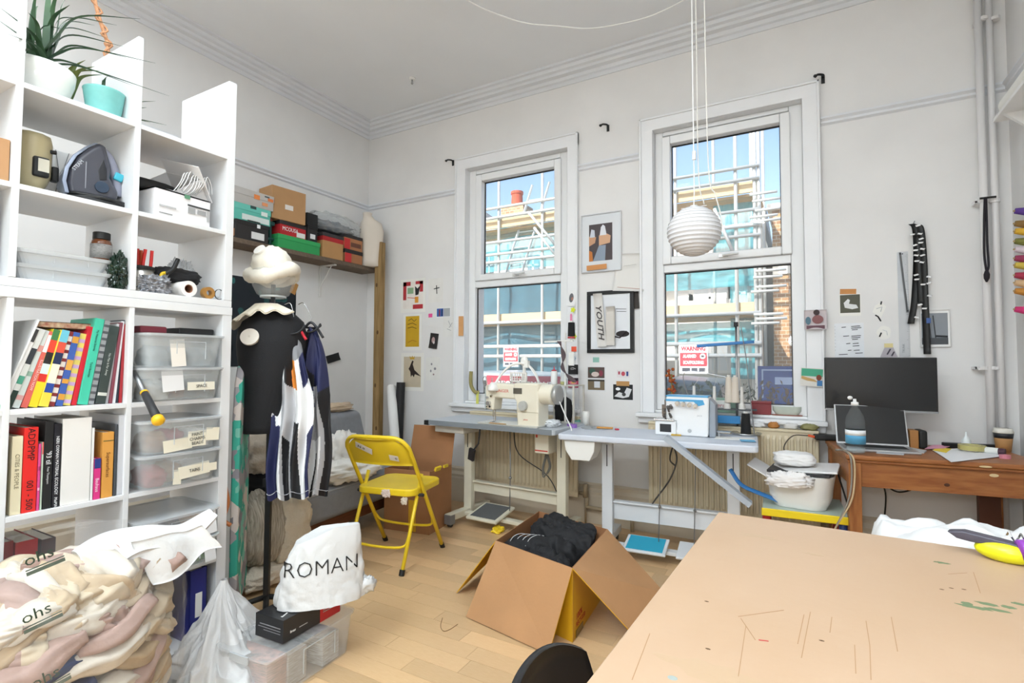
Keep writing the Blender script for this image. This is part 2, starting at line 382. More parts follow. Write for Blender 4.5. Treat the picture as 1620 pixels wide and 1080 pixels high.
for i, yc in enumerate(YC): t_ = .042 if i in (0, 3) else .018; obj('upright', B().bb(yc-t_/2, yc+t_/2, 0, DP, 0, 1.425), LAM, low, bev=.0015)
for i in range(3):
    a, e = YC[i]+(.021 if i == 0 else .009), YC[i+1]-(.021 if i == 2 else .009)
    for z in lz[1:]: obj('shelf_board', B().bb(a, e, 0, DP, z-.009, z+.009), LAM, low, bev=.0012)
    obj('base_board', B().bb(a, e, 0, DP, 0, .04), LAM, low, bev=.0012)
obj('top_board', B().bb(YC[0]-.021, YC[3]+.021, -.002, DP, 1.425, 1.46), LAM, low, bev=.0015)
upp = thing('cube_shelving', 'upper white open-topped cube shelving unit with plants and iron', 'shelving', (XF, 0, 1.461), pi/2)
for i, yc in enumerate(YC): t_ = .036 if i == 3 else .02; obj('upright', B().bb(yc-t_/2, yc+t_/2, 0, DP, .03, 1.02), LAM, upp, bev=.0015)
obj('base_board', B().bb(YC[0]-.018, YC[3]+.018, 0, DP, 0, .029), LAM, upp, bev=.0015)
for i in range(3):
    a, e = YC[i]+.01, YC[i+1]-(.018 if i == 2 else .01)
    for z in (.33, .67): obj('shelf_board', B().bb(a, e, 0, DP, z-.009, z+.009), LAM, upp, bev=.0012)
Z1, Z2, Z3 = 1.4905, 1.8005, 2.1405     # standing heights in the upper unit
def S(name, label, cat, y_, d, z, rz=0, group=None, rot=None): return thing(name, label, cat, (XF-d, y_, z), pi/2+rz, group, rot)
# ---- books ----
PAGE = mt('ece6da', .85, var=.08, vs=200)
def book(y0, y1, z0, h, col, label, dep=.22, ins=.015, lean=0, titles=(), bands=(), cat='book', group=None, name='book', rough=.45):
    w = y1-y0; th = min(.003, w*.2); c = mt(col, rough)
    t = S(name, label, cat, (y0+y1)/2+h/2*sin(lean)*0, ins, z0+abs(sin(lean))*w/2, group=group, rot=(0, lean, pi/2))
    obj('cover', B().bb(-w/2, w/2, 0, th, 0, h).bb(-w/2, -w/2+th, th, dep, 0, h).bb(w/2-th, w/2, th, dep, 0, h), c, t, bev=.0008)
    obj('page_block', B().bb(-w/2+th, w/2-th, th, dep-.004, .003, h-.004), PAGE, t)
    for s_, sz, zf, tc in titles: text(s_, sz, mt(tc, .5), t, face(0, -.0006, h*zf, -pi/2), sx=1)
    for zf0, zf1, bc in bands: obj('spine_print', B().bb(-w/2+.0008, w/2-.0008, -.0006, 0, h*zf0, h*zf1), mt(bc, .5), t)
    return t
zD = 1.0615; zE = .7185; zF = .3735
def yb(c): return at(c/3, 480+495/3, X=XF).y        # base pixel (crop x) to position along the shelf
rowD = [(0, 12, .31, 'e8e8e6', 'thin white zine, leftmost in the upper book row', 0.30, ((.0, .14, '2aa54a'),)),
 (13, 36, .28, 'efeeec', 'white magazine beside a green leaf patterned book', .3, ((.82, .98, '3a3a3a'),)),
 (37, 72, .275, 'd8d9d4', 'pale book with black and green leaf pattern on its spine', .3, ((.0, .22, '20372e'), (.3, .4, '4d9d84'), (.55, .75, '30343a'))),
 (74, 112, .27, 'cfd6d2', 'pale grey green floral spine book', .27, ((.1, .16, 'd7a3a0'), (.4, .46, '8fae9c'), (.72, .8, 'd99a90'))),
 (115, 150, .265, 'd9655a', 'coral red book with a white block at the top of its spine', .26, ((.72, .95, 'f2ede6'),)),
 (152, 197, .27, 'e9cf2c', 'yellow red and black colour-block spine book', .22, ((.32, .42, 'd4322c'), (.42, .55, 'cfe0e4'), (.55, .7, '1f1f22'), (.7, .86, 'd8432f'), (.86, 1, '3f7a4a'))),
 (198, 243, .268, 'ecd24a', 'yellow and blue geometric patterned spine book', .2, ((.18, .3, '28489a'), (.3, .55, 'f0e6cf'), (.55, .7, '1d2b50'), (.7, .84, 'dd5340'), (.84, 1, '6ec0d4'))),
 (246, 277, .265, '8e2f31', 'maroon book with white scalloped spine edge', .18, tuple((.06+i*.115, .13+i*.115, 'f1e9e2') for i in range(8))),
 (279, 314, .262, '3d5da8', 'blue book with orange moon and star ornaments', .17, ((.08, .16, 'd99a3a'), (.3, .36, 'd99a3a'), (.48, .62, 'e0a548'), (.85, .94, 'd99a3a'))),
 (316, 353, .258, 'e3cf6a', 'yellow and lilac dotted spine book', .16, tuple((.03+i*.12, .08+i*.12, 'c7a3cc') for i in range(8))),
 (356, 381, .285, 'cf2030', 'plain red book beside the turquoise one', .15, ()),
 (383, 431, .315, '45c3a3', 'tall turquoise book in the upper book row', .14, ()),
 (433, 462, .31, '9b9ea0', 'grey checked ring-bound book', .14, tuple((.04+i*.08, .07+i*.08, '55585c') for i in range(12))),
 (465, 513, .29, '37423f', 'dark slate green spine book', .13, ((.1, .14, 'd8d8d0'),)),
 (516, 530, .3, 'c9c9cc', 'thin silver magazine leaning at the row end', .1, ()),
 (531, 545, .305, '84424e', 'thin plum coloured magazine at the row end', .09, ()),
 (547, 562, .31, 'e6e6e8', 'thin white magazine third from the row end', .07, ()),
 (564, 580, .315, '2d3440', 'thin navy magazine second from the row end', .05, ()),
 (582, 596, .3, 'a3262e', 'thin dark red magazine, last of the upper book row', .02, ())]
for c0, c1, h, col, lab, lean, bands in rowD:
    b0, b1 = yb(c0), yb(c1)
    w_ = (b1-b0)*cos(lean)*.97; m_ = (b0+b1)/2
    tt = {'45c3a3': (('My Material Stories', .010, .74, '1d5c4c'), ('Tord Boontje', .010, .4, '1d5c4c')), '37423f': (('No Man Is Far Away', .010, .5, 'c9cfc8'),), 'd9655a': (('ILLUSTRATION NOW', .011, .42, 'f3d6cf'),)}.get(col, ())
    book(m_-w_/2, m_+w_/2, zD, h, col, lab, .2, .02+.012*abs(sin(c0)), lean, tt, bands, group='books in the upper book row')
tb = S('book', 'pale patterned book lying flat on top of the upper row of books', 'book', .86, .05, zD+.272, rot=(0, 0, pi/2))
obj('cover', B().bb(-.11, .09, 0, .003, 0, .022).bb(-.11, .09, 0, .16, 0, .002).bb(-.11, .09, 0, .16, .02, .022), mt('d9c3a0', .6, var=.25, vs=60, col2='a8604c'), tb); obj('page_block', B().bb(-.108, .088, .003, .157, .002, .02), PAGE, tb)
def ye(c): return at(c/3, 480+960/3, X=XF).y
def he(c): return at(c[0]/3, 480+c[1]/3, X=XF).z-zE
rowE = [((0, 600), 10, 'd9a93e', 'mustard book at the left edge of the lower book row', (), ()),
 ((52, 632), 106, 'e2d6b4', 'cream book with thin grey lettering, left of the thick red book', (('CITIES & PEOPLE', .0155, .55, '7d7458'),), ()),
 ((107, 590), 178, 'e0251f', 'thick red book with big black lettering and numbers in the lower row', (('ADDPMP', .027, .8, '241010'), ('001 - 500', .025, .2, '241010')), ()),
 ((179, 668), 194, 'd9488a', 'thin pink magazine squeezed beside the red book', (), ((.3, .34, 'f0b9cf'), (.6, .66, 'a02a5c'))),
 ((195, 660), 206, 'b9c7b4', 'thin pale green magazine with a red top', (), ((.82, 1, 'd84a44'),)),
 ((207, 560), 250, '1b1b1c', 'plain black book with short white title beside the pale green magazine', (("'93 til", .02, .58, 'eeeeee'), ('Pete Thompson', .009, .38, 'c9c9c9')), ()),
 ((251, 572), 288, '15141d', 'black book with long white title, left of the off-white box', (('NERI OXMAN MATERIAL ECOLOGY', .0125, .5, 'f0f0f0'), ('MoMA', .012, .06, 'f0f0f0')), ()),
 ((291, 545), 431, 'e9e5df', 'large off-white slipcase box in the lower book row', (), ()),
 ((432, 592), 446, 'e4e3df', 'thin white booklet right of the off-white box', (), ()),
 ((447, 738), 481, 'd8337f', 'small magenta book with a blue top', (('Bauhaus', .015, .35, 'f6dbe8'),), ((.76, 1, '27387e'),)),
 ((485, 612), 539, 'dc9c47', 'orange book with brown lettering', (('Supersurfaces', .0165, .5, '7c4a1c'),), ((.86, .875, '6c6130'),)),
 ((542, 575), 556, '45484c', 'thin charcoal book beside the grey binder', (), ()),
 ((558, 530), 604, 'bcbcbf', 'tall grey ring binder at the end of the lower book row', (), ((.02, .98, 'c6c6c9'),))]
for (c0, top), c1, col, lab, tt, bands in rowE:
    a, e = ye(c0), ye(c1); h = min(.318, he(((c0+c1)/2, top)))
    big = 'slipcase' in lab
    book(a+.0008, e-.0008, zE, h, col, lab, .24, .012, 0, tt, bands, group='books in the lower book row')
# red books and dark folder in the row below
for i, (a, e, h, col, lab) in enumerate(((.69, .735, .24, '8d1d22', 'dark red book half hidden behind the bag of fabric'), (.74, .80, .23, 'a82228', 'red book beside the dark red one behind the bag of fabric'), (.81, .85, .22, '3a2020', 'brown book behind the bag of fabric'))):
    book(a, e, zF, h, col, lab, .2, .1, 0, group='books behind the fabric bag')
# ---- plants ----
GRN = mt('3f5f3a', .45, var=.3, vs=9, col2='28452e'); SOIL = mt('3a2a20', .95, bump=.5, bs=80)
def leaf(b, pts, w, n=7):
    P = spl(pts, n); N = len(P)-1
    dirv = (P[-1]-P[0]); sd = V((-dirv.y, dirv.x, 0)); sd = sd.normalized() if sd.length > 1e-4 else V((1, 0, 0))
    vs = []
    for i, p in enumerate(P):
        k = w*(1-(i/N)**2.2)*(.45+.55*min(1, i/N*5))+.0006
        vs += [p-sd*k+V((0, 0, .3*k)), p-V((0, 0, .2*k)), p+sd*k+V((0, 0, .3*k))]
    fs = []
    for i in range(N): a = i*3; fs += [(a, a+1, a+4, a+3), (a+1, a+2, a+5, a+4)]
    return b.add(vs, fs)
def plant(name, label, y_, d, z, pots, tips, base_r, w, mat, droop=.06):
    """pots: list of (part name, lathe profile, material); tips: pixel targets and depth"""
    t = thing(name, label, 'plant', (XF-d, y_, z)); o0 = V((XF-d, y_, z))
    for nm, pr, m in pots: obj(nm, B().lathe(pr, 32), m, t, smooth=True)
    top = max(p[1] for p in pots[0][1])
    for i, (tx, ty, dx) in enumerate(tips):
        e = at(tx, ty, X=XF-d+dx)-o0; a = random.uniform(0, 6.28)
        s = V((cos(a)*base_r, sin(a)*base_r, top-.015)); mid = s.lerp(e, .5); mid.z = max(mid.z, max(s.z, e.z)*.6+.4*mid.z+droop); mid = mid.lerp(s, .15)
        obj('leaf', leaf(B(), [s, s.lerp(mid, .5)+V((0, 0, .02)), mid, e], w*random.uniform(.8, 1.15)), mat, t, smooth=True)
    return t
random.seed(3)
PW = mt('f0eee6', .18)
plant('potted_spider_plant', 'spider plant with long narrow leaves in a round white pot', .775, .17, Z3,
 [('pot', [(0.0, 0), (.058, 0), (.064, .02), (.072, .045), (.088, .06), (.1, .1), (.103, .135), (.1, .14), (.096, .135), (.094, .12)], PW), ('soil', [(.0, .115), (.095, .115)], SOIL)],
 [(0, 12, .22), (-5, 30, .24), (58, -12, 0), (80, -20, -.05), (120, -15, 0), (122, 28, .05), (222, 30, .2), (246, 100, .22), (196, 74, .06), (200, 91, .1), (268, 152, .24), (212, 136, .19), (40, 60, .1), (34, 84, .12), (96, 45, .02), (60, 10, -.1), (150, 40, -.08), (110, 8, .1), (170, 60, .02), (8, 52, .24), (45, 20, .1), (40, 40, .12), (130, -20, -.05), (95, -20, .06), (185, 40, -.04)], .03, .0098, GRN, .05)
TEAL = mt('7fc4bd', .4, var=.1, vs=20, bump=.05)
plant('teal_pot', 'turquoise straight-sided plant pot beside the white pot', .955, .12, Z3,
 [('pot', [(0, 0), (.045, 0), (.05, .004), (.066, .115), (.068, .12), (.063, .12), (.06, .1)], TEAL), ('soil', [(0, .1), (.061, .1)], SOIL)], [(176, 117, 0), (168, 122, .02)], .01, .006, GRN, .01)
plant('small_houseplant', 'small drooping leafy plant in a terracotta pot behind the shelf divider', 1.075, .22, Z3,
 [('pot', [(0, 0), (.028, 0), (.035, .05), (.03, .05)], mt('a9623c', .8)), ('soil', [(0, .045), (.031, .045)], SOIL)], [(264, 198, .12), (238, 194, .1), (232, 170, .1), (246, 160, .06), (228, 190, .12)], .01, .009, mt('4c6240', .5, var=.2, vs=9), .03)
plant('small_cactus_pot', 'little patterned pot with orange green foliage between the two big pots', .872, .25, Z3,
 [('pot', [(0, 0), (.03, 0), (.036, .07), (.032, .07)], mt('d8cdb8', .5, var=.4, vs=60, col2='4a3a30')), ('soil', [(0, .06), (.033, .06)], SOIL)], [(135, 95, .05), (158, 112, .1), (150, 105, .12), (120, 100, .08), (162, 118, .12)], .015, .012, mt('7f7f3a', .5, var=.4, vs=12, col2='4c6a2c'), .04)
rp_ = [at(146, -40, X=-2.8), at(150, 0, X=-2.8), at(156, 25, X=-2.8), at(164, 50, X=-2.8), at(170, 70, X=-2.8), at(171, 105, X=-2.8)]
tr = thing('hanging_twine', 'twisted strip of brown jute hanging behind the plants', 'twine', rp_[0])
ROPE = mt('c08a64', .9, var=.25, vs=60)
q = [p-rp_[0] for p in rp_]; q = [q[0]+V((0, 0, Hc-rp_[0].z))]+q
obj('strand', B().tube(spl(q, 6), .008, 7), ROPE, tr, smooth=True); obj('strand', B().tube([p+V((.004, .018*sin(i*.9), 0)) for i, p in enumerate(spl(q, 6))], .005, 6), ROPE, tr, smooth=True)
obj('knot', B().sph(q[5], .014, 10, 8), ROPE, tr, smooth=True)
# ---- iron cell ----
st = S('garment_steamer', 'khaki plastic steamer tank with a black handle on the shelf by the iron', 'steamer', .757, .16, Z2, rz=-.1)
KH = mt('bdb08a', .3)
obj('body', B().lathe([(0, .02), (.03, .02), (.046, .05), (.058, .085), (.06, .2), (.055, .222), (.03, .228), (0, .228)], 10), KH, st, smooth=True)
obj('handle', B().box((.015, -.06, .1), (.045, .02, .07)), BLACK, st, bev=.006); obj('tank_plug', B().box((.066, .0, .1), (.022, .03, .055)), BLACK, st, bev=.006)
obj('window_slot', B().box((.02, -.071, .105), (.03, .003, .045)), mt('d8d2c0', .3), st)
obj('nozzle', B().cyl((-.02, -.01, 0), (-.02, -.01, .03), .014).cyl((.03, 0, 0), (.03, 0, .03), .012).cyl((0, .02, 0), (0, .02, .03), .012), mt('b08d4c', .3, .9), st, smooth=True)
obj('screw', B().cyl((.045, -.035, .17), (.06, -.042, .17), .007), BLACK, st); obj('screw', B().cyl((-.048, -.03, .18), (-.062, -.036, .18), .007), BLACK, st)
ir = S('steam_iron', 'grey steam iron standing on its heel with coiled black cord', 'iron', .928, .12, Z2, rz=-.2)
sol = [(-.075, .03), (-.085, .07), (-.078, .12), (-.055, .175), (-.02, .22), (.012, .252)]
bodyp = [(.012, .252), (.03, .235), (.042, .19), (.05, .15), (.048, .12), (.06, .095), (.075, .075), (.07, .03)]
obj('soleplate', loft(B(), [[(x-.012, -w_, z), (x, -w_, z), (x, w_, z), (x-.012, w_, z)] for (x, z), w_ in zip(sol, (.05, .056, .052, .042, .026, .004))]), mt('9aa3b6', .25, .3), ir, bev=.002)
obj('water_tank', B().prism([(x+.001, z) for x, z in sol]+bodyp[1:], -.042, .042), mt('45464f', .25), ir, bev=.02, seg=4)
obj('handle', B().tube(spl([(.012, 0, .235), (.045, 0, .205), (.066, 0, .15), (.075, 0, .1), (.075, 0, .06)], 6), [.018]*25, 12), mt('8a8c9c', .35), ir, smooth=True)
obj('finger_hole', B().prism([(.022, .19), (.034, .15), (.036, .105), (.012, .1), (.006, .14)], -.0435, .0435), mt('1c1d22', .4), ir, bev=.004)
obj('trigger', B().box((.076, -.005, .135), (.03, .04, .032), (0, .3, 0)), mt('3aa8bd', .3), ir, bev=.005)
obj('dial', B().cyl((.02, -.043, .075), (.02, -.05, .075), .022, n=24), mt('24364a', .3), ir, bev=.002); text('STEAM', .016, mt('c9ccd2', .4), ir, face(-.052, -.0432, .14, 1.0)); obj('scale_marks', B().bb(-.03, -.027, -.0432, -.0425, .06, .16), mt('8a8c94', .4), ir)
cord = []
for i in range(90): a = i*.42; cord.append((.01+(.085+.006*sin(i*1.3))*cos(a), -.01+(.06)*sin(a), .007+.026*(i/90)+.004*sin(i*.7)))
obj('cord', B().tube(cord, .0055, 6), BLACK, ir, smooth=True)
obj('heel', B().box((.01, 0, .016), (.12, .1, .028)), DARK, ir, bev=.005)
bp = at(76, 222, X=-2.70)
cb = thing('wire_frame_board', 'white board with crossing thin wires seen behind the steamer', 'panel', (-2.69, .86, 1.83), pi/2)
obj('board', B().bb(-.17, .2, 0, .012, 0, .26), WHITE, cb); w_ = B()
for i in range(7): w_.tube([(-.17+i*.055, -.003, .0), (-.11+i*.055-.05*(i % 2)*2, -.003, .26)], .0012, 5)
obj('wire', w_, mt('6a6a6a', .5), cb); obj('ledge', B().bb(-.17, .2, -.02, .0, .14, .17), GLOSSW, cb)
def carton(label, p, dims, rz, col, lid=None, cat='box', name='cardboard_box', lidh=.0, rough=.7, prints=(), group=None):
    """closed box: body plus lid with overhang; dims x,y,z; prints: (face,u0,u1,v0,v1,col) ; front is -y, side is +x"""
    t = thing(name, label, cat, p, rz, group); x, y_, z = dims
    m = mt(col, rough, var=.05, vs=12)
    if lid:
        obj('body', B().bb(-x/2+.003, x/2-.003, -y_/2+.003, y_/2-.003, 0, z-.004), m, t, bev=.0015)
        obj('lid', B().bb(-x/2, x/2, -y_/2, y_/2, z-lidh, z), mt(lid, rough, var=.05, vs=12), t, bev=.0015)
    else:
        obj('body', B().bb(-x/2, x/2, -y_/2, y_/2, 0, z), m, t, bev=.002)
        obj('flap_seam', B().bb(-x/2+.001, x/2-.001, -.0012, .0012, z, z+.0006), mt('6d5034', .9), t)
    for fc, u0, u1, v0, v1, c in prints:
        b = B()
        if fc == 'f': b.bb(-x/2+x*u0, -x/2+x*u1, -y_/2-.0008, -y_/2, z*v0, z*v1)
        elif fc == 's': b.bb(x/2, x/2+.0008, -y_/2+y_*u0, -y_/2+y_*u1, z*v0, z*v1)
        elif fc == 'l': b.bb(-x/2-.0008, -x/2, -y_/2+y_*u0, -y_/2+y_*u1, z*v0, z*v1)
        else: b.bb(-x/2+x*u0, -x/2+x*u1, -y_/2+y_*v0, -y_/2+y_*v1, z, z+.0008)
        obj('printed_label', b, mt(c, .6), t)
    return t
carton('small brown cardboard box at the far left of the upper shelf', (XF-.1, .595, Z2), (.13, .16, .14), pi/2, 'b78b60')
# ---- box cell ----
wbx = carton('white shoebox with printed product label on the upper shelf', (XF-.11, 1.2, Z2), (.235, .2, .115), pi/2+.06, 'eceaea', 'efeeee', lidh=.0, prints=(('f', .08, .36, .36, .42, 'b9b9b9'), ('f', .08, .3, .12, .15, '8a8a8a'), ('f', .56, .97, .62, .68, '3b3b3b'), ('f', .57, .7, .36, .58, 'a5a5a5'), ('f', .74, .9, .4, .56, '9a9a9a'), ('f', .92, .97, .2, .58, 'b0b0b0'), ('f', .5, .6, .86, 1, '5d8f70')))
ob = S('open_shoebox', 'white shoebox tipped open showing brown inside and white cables', 'box', 1.27, .17, Z2+.119, rot=(rad(20), rad(-38), pi/2))
w_ = B(); x, y_, z, k = .13, .2, .1, .003
w_.bb(-x/2, x/2, -y_/2, y_/2, 0, k).bb(-x/2, -x/2+k, -y_/2, y_/2, 0, z).bb(x/2-k, x/2, -y_/2, y_/2, 0, z).bb(-x/2, x/2, y_/2-k, y_/2, 0, z).bb(-x/2, x/2, -y_/2, -y_/2+k, 0, z)
obj('body', w_, [mt('e7e4e2', .6)], ob, bev=.001); obj('lining', B().bb(-x/2+k, x/2-k, -y_/2+k, y_/2-k, k, k+.001), mt('7a5535', .8), ob)
obj('lid_panel', B().bb(x/2, x/2+.004, -y_/2-.02, y_/2, -.005, z+.06), mt('efeded', .6), ob, bev=.001); obj('end_label', B().bb(x/2+.004, x/2+.0046, -y_/2-.01, -y_/2+.07, .06, z+.05), mt('4a2c3c', .6), ob)
wc = S('white_cables', 'tangle of thin white cables spilling from the tipped shoebox', 'cable', 1.25, .05, Z2+.118)
b = B()
for i in range(9):
    a = -.055+i*.012; b.tube(spl([(a-.02, -.005+.004*i, .0), (a+.005, -.015, .05+.012*sin(i)), (a+.03, -.0, .10+.006*(i % 3)), (a+.06, .02, .085), (a+.07, .03, .02+.01*i % .05)], 5), .0022, 5)
obj('cable', b, mt('e9e8e6', .4), wc, smooth=True)
bs_ = S('black_case', 'curved black case lying behind the white shoebox', 'case', 1.14, .2, Z2+.118)
obj('body', blob((0, 0, .03), (.13, .08, .035), 3, .03, 2, e=.6, floor=0), BLACK, bs_, smooth=True)
carton('flat orange brown box at the back of the shelf behind the white shoebox', (XF-.3, 1.17, Z2), (.22, .1, .2), pi/2, 'b5613a')
# ---- bottle cell ----
pb = S('supplement_bottle', 'amber supplement bottle with black lid and grey label', 'bottle', .955, .1, Z1+.105)
obj('body', B().lathe([(0, 0), (.031, 0), (.034, .005), (.034, .07), (.03, .082), (.024, .086), (0, .086)], 24), mt('6a3a1c', .15, coat=.5), pb, smooth=True)
obj('lid', B().lathe([(0, .086), (.028, .086), (.028, .11), (.026, .113), (0, .113)], 24), BLACK, pb, bev=.001); obj('label_wrap', B().lathe([(.0345, .012), (.0345, .066)], 24), mt('6d6a68', .5, var=.4, vs=120, stretch=(1, 1, 6), col2='a8a5a0'), pb, smooth=True)
def tub(label, p, w, d, h, rz=pi/2, lid=True, name='clear_storage_tub', m=None, cards=(), lab=None, taper=.9, group='clear storage tubs'):
    """translucent lidded tub, front towards local -y, origin at the middle of its base"""
    t = thing(name, label, 'storage tub', p, rz, group); m = m or CLEAR; r_ = min(w, d)*.12; b = B()
    rings = [ring(rr(w*taper-.004, d*taper-.004, r_), .003), ring(rr(w*taper, d*taper, r_), 0), ring(rr(w, d, r_), h-.012), ring(rr(w+.012, d+.012, r_), h-.01), ring(rr(w+.012, d+.012, r_), h-.004), ring(rr(w-.004, d-.004, r_), h-.004), ring(rr(w*taper-.005, d*taper-.005, r_), .0035)]
    loft(b, rings[1:], False, True); obj('body', b, m, t, smooth=False)
    if lid:
        b = B(); loft(b, [ring(rr(w+.016, d+.016, r_), h-.006), ring(rr(w+.018, d+.018, r_), h+.002), ring(rr(w-.02, d-.02, r_), h+.004), ring(rr(w-.03, d-.03, r_), h+.001)], False, True)
        obj('lid', b, MILKY if m is CLEAR else m, t)
        for sx in (-1, 1): obj('clip', B().box((sx*(w/2+.009), 0, h-.012), (.008, d*.35, .028)), MILKY, t, bev=.002)
    b = B(); e = -d*(taper+.045)/2-.0045
    for sx in (-.13, .24): b.bb(w*sx, w*sx+.003, e, e+.003, h*.25, h*.78)
    b.bb(-w*.13, w*.24+.003, e, e+.003, h*.78, h*.8); obj('card_holder', b, MILKY, t)
    for i, (x0, x1, z0, z1, c, s_) in enumerate(cards):
        yy = -d*(taper+(1-taper)*(z0+z1)/2)/2-.004
        o = obj('card', B().box(((x0+x1)/2*w, yy, (z0+z1)/2*h), (abs(x1-x0)*w, .001, (z1-z0)*h), (-.05, .08*((i % 3)-1), 0)), mt(c, .7), t)
        if s_: text(s_, .018, mt('3a3630', .7), t, face((x0+x1)/2*w, yy-.003, (z0+z1)/2*h, .06), sx=.9)
    return t
tub('frosted flat plastic container with lid, lower of the two on the shelf', (XF-.12, .82, Z1), .27, .2, .05, m=MILKY, name='flat_container', group='flat frosted containers')
tub('frosted flat plastic container with lid, stacked on top beside the amber bottle', (XF-.12, .82, Z1+.0545), .265, .2, .046, m=MILKY, name='flat_container', group='flat frosted containers')
gp = S('foil_packet', 'crumpled dark green foil packet hanging over the shelf edge', 'packet', .982, .03, Z1)
obj('packet', blob((0, 0, .06), (.03, .02, .072), 5, .35, 4, e=.9, floor=0), mt('12301f', .2, var=.5, vs=25, col2='0a1810'), gp)
dk = S('dark_folder', 'dark grey folder standing at the far left of the shelf above the books', 'folder', .6, .05, Z1); obj('folder', B().bb(-.03, .03, 0, .25, 0, .25), mt('3f4a50', .5), dk, bev=.003)
# ---- tool cell ----
tc = S('metal_tin', 'brushed metal tin full of pliers and cutters', 'tin', 1.085, .09, Z1)
obj('body', B().lathe([(0, 0), (.046, 0), (.048, .003), (.048, .1), (.046, .1), (.046, .008), (0, .008)], 28), mt('c8c4bc', .28, .8), tc, smooth=True); obj('rim', B().lathe([(.045, .094), (.05, .094), (.05, .108), (.045, .108)], 28, closed=True), BLACK, tc)
def pliers(label, dx, dy, lean, col, hl=.09):
    t = S('pliers', label, 'pliers', 1.085+dx, .09+dy, Z1+.012, rot=(.1, lean, pi/2), group='tools in the metal tin')
    obj('jaws', B().prism([(-.012, 0), (.012, 0), (.014, .06), (.0, .085), (-.014, .06)], -.004, .004), STEEL, t)
    for s_ in (-1, 1): obj('grip', B().tube(spl([(s_*.006, 0, .075), (s_*.014, 0, .1), (s_*.012, 0, .075+hl)], 5), .0065, 8), mt(col, .4), t, smooth=True)
pliers('red handled pliers in the metal tin, left one', -.022, 0, -.05, 'c32a20'); pliers('red handled pliers in the metal tin, right one', .01, -.012, .04, 'cf2420')
pliers('orange handled snips in the metal tin', -.008, .02, 0, 'd8562a')
sn = S('wire_cutters', 'black and yellow handled cutters leaning out of the tin', 'cutters', 1.148, .055, Z1+.03, rot=(0, .25, pi/2))
obj('blade', B().prism([(-.01, 0), (.008, 0), (.012, .07), (-.004, .07)], -.003, .003), STEEL, sn); obj('grip', B().tube(spl([(.0, 0, .06), (.022, 0, .09), (.03, 0, .14)], 5), .009, 8), BLACK, sn, smooth=True); obj('grip', B().tube(spl([(.0, 0, .065), (-.012, 0, .05), (.006, 0, .0)], 5), .007, 8), mt('e8c11c', .4), sn, smooth=True)
sc_ = S('glass_jar', 'tall clear jar with pink pens behind the tin', 'jar', 1.07, .2, Z1); obj('jar', B().lathe([(0, 0), (.035, 0), (.035, .2), (.04, .205), (.033, .205), (.032, .005), (0, .005)], 20), CLEARF, sc_, smooth=True)
for i in range(4): obj('pen', B().cyl((-.015+.01*i, .005*(i % 2), .006), (-.02+.013*i, .01, .19), .004), mt(('c94a6a', 'd8d4cc', '7a3a9a', 'e39a3c')[i], .4), sc_, smooth=True)
po = S('black_pouch', 'black fabric pouch lying on the paper roll', 'pouch', 1.235, .13, Z1+.062); obj('pouch', blob((0, 0, .03), (.1, .06, .036), 8, .12, 2.5, e=.7, floor=0), mt('1c1c1e', .8), po, smooth=True)
prl = S('paper_roll', 'thick white paper roll with brown core lying on the shelf', 'paper roll', 1.235, .0, Z1)
b = B(); Mr = Matrix.Rotation(rad(90), 4, 'X') @ Matrix.Rotation(0, 4, 'Z'); b.lathe([(.018, -.27), (.033, -.27), (.033, .0), (.018, .0)], 28, M=Matrix.Translation((0, .01, .033)) @ Mr, closed=True)
obj('paper', b, mt('efe9e4', .7), prl, smooth=False); obj('core', B().lathe([(.0145, -.268), (.0178, -.268), (.0178, -.004), (.0145, -.004)], 24, M=Matrix.Translation((0, .01, .033)) @ Mr, closed=True), mt('8a5a40', .8), prl)
for nm, lab, c, y_, dd, z, r_, sd in (('foil_bag', 'crinkled clear bag of silver clips in front of the tin', 'b8bac0', 1.11, .025, 0, (.055, .02, .036), 2), ('plastic_bag', 'clear crinkled plastic bag behind the paper roll', 'd9dcde', 1.3, .2, 0, (.05, .05, .09), 6)):
    t = S(nm, lab, 'bag', y_, dd, Z1+z); obj('bag', blob((0, 0, r_[2]*.9), r_, sd, .3, 5, e=.7, floor=0), mt(c, .12, .35 if 'foil' in nm else 0, alpha=1 if 'foil' in nm else .45, var=.5 if 'foil' in nm else 0, vs=60, col2='45484e' if 'foil' in nm else None), t)
td = S('tape_dispenser', 'small amber tape roll with looping black cable at the shelf end', 'tape', 1.325, .02, Z1); obj('tape', B().lathe([(.012, -.012), (.026, -.012), (.026, .012), (.012, .012)], 24, M=Matrix.Translation((0, .01, .0265)) @ Mr, closed=True), mt('a8793c', .3), td)
b = B(); [b.tube([(.045+.02*cos(a*.35+i), -.002+.002*i, .025+.022*sin(a*.35+i)) for a in range(19)], .0012, 5) for i in range(3)]; obj('cable', b, BLACK, td)
# ---- tubs on the right column ----
yc = 1.212; LAB = 'e9e4dc'
tubs = [('top', 1.196, .131, ((-.2, -.02, .02, .86, 'e8e0d4', ''),)), ('second', 1.0615, .13, ((-.3, -.04, .3, .98, 'e4e2e0', ''), (.02, .38, .3, .56, 'e9e2cf', 'SPACE'))),
 ('third', .8535, .13, ((-.25, .1, .05, .42, 'e8dfc8', ''), (.05, .28, .12, .6, 'eae2cc', 'PAINT\nCHARMS\nBEADS'), (.28, .46, .25, .66, 'e8dfc8', ''))), ('fourth', .719, .13, ((-.06, .34, .22, .6, 'e9e0ca', 'TAINS'), (.3, .44, .3, .55, 'e9e0ca', ''), (-.12, -.02, .05, .5, 'e9e0ca', ''))),
 ('fifth', .4885, .11, ((.3, .45, .05, .95, 'efefef', ''),)), ('bottom', .374, .11, ((.3, .45, .05, .95, 'efefef', ''),))]
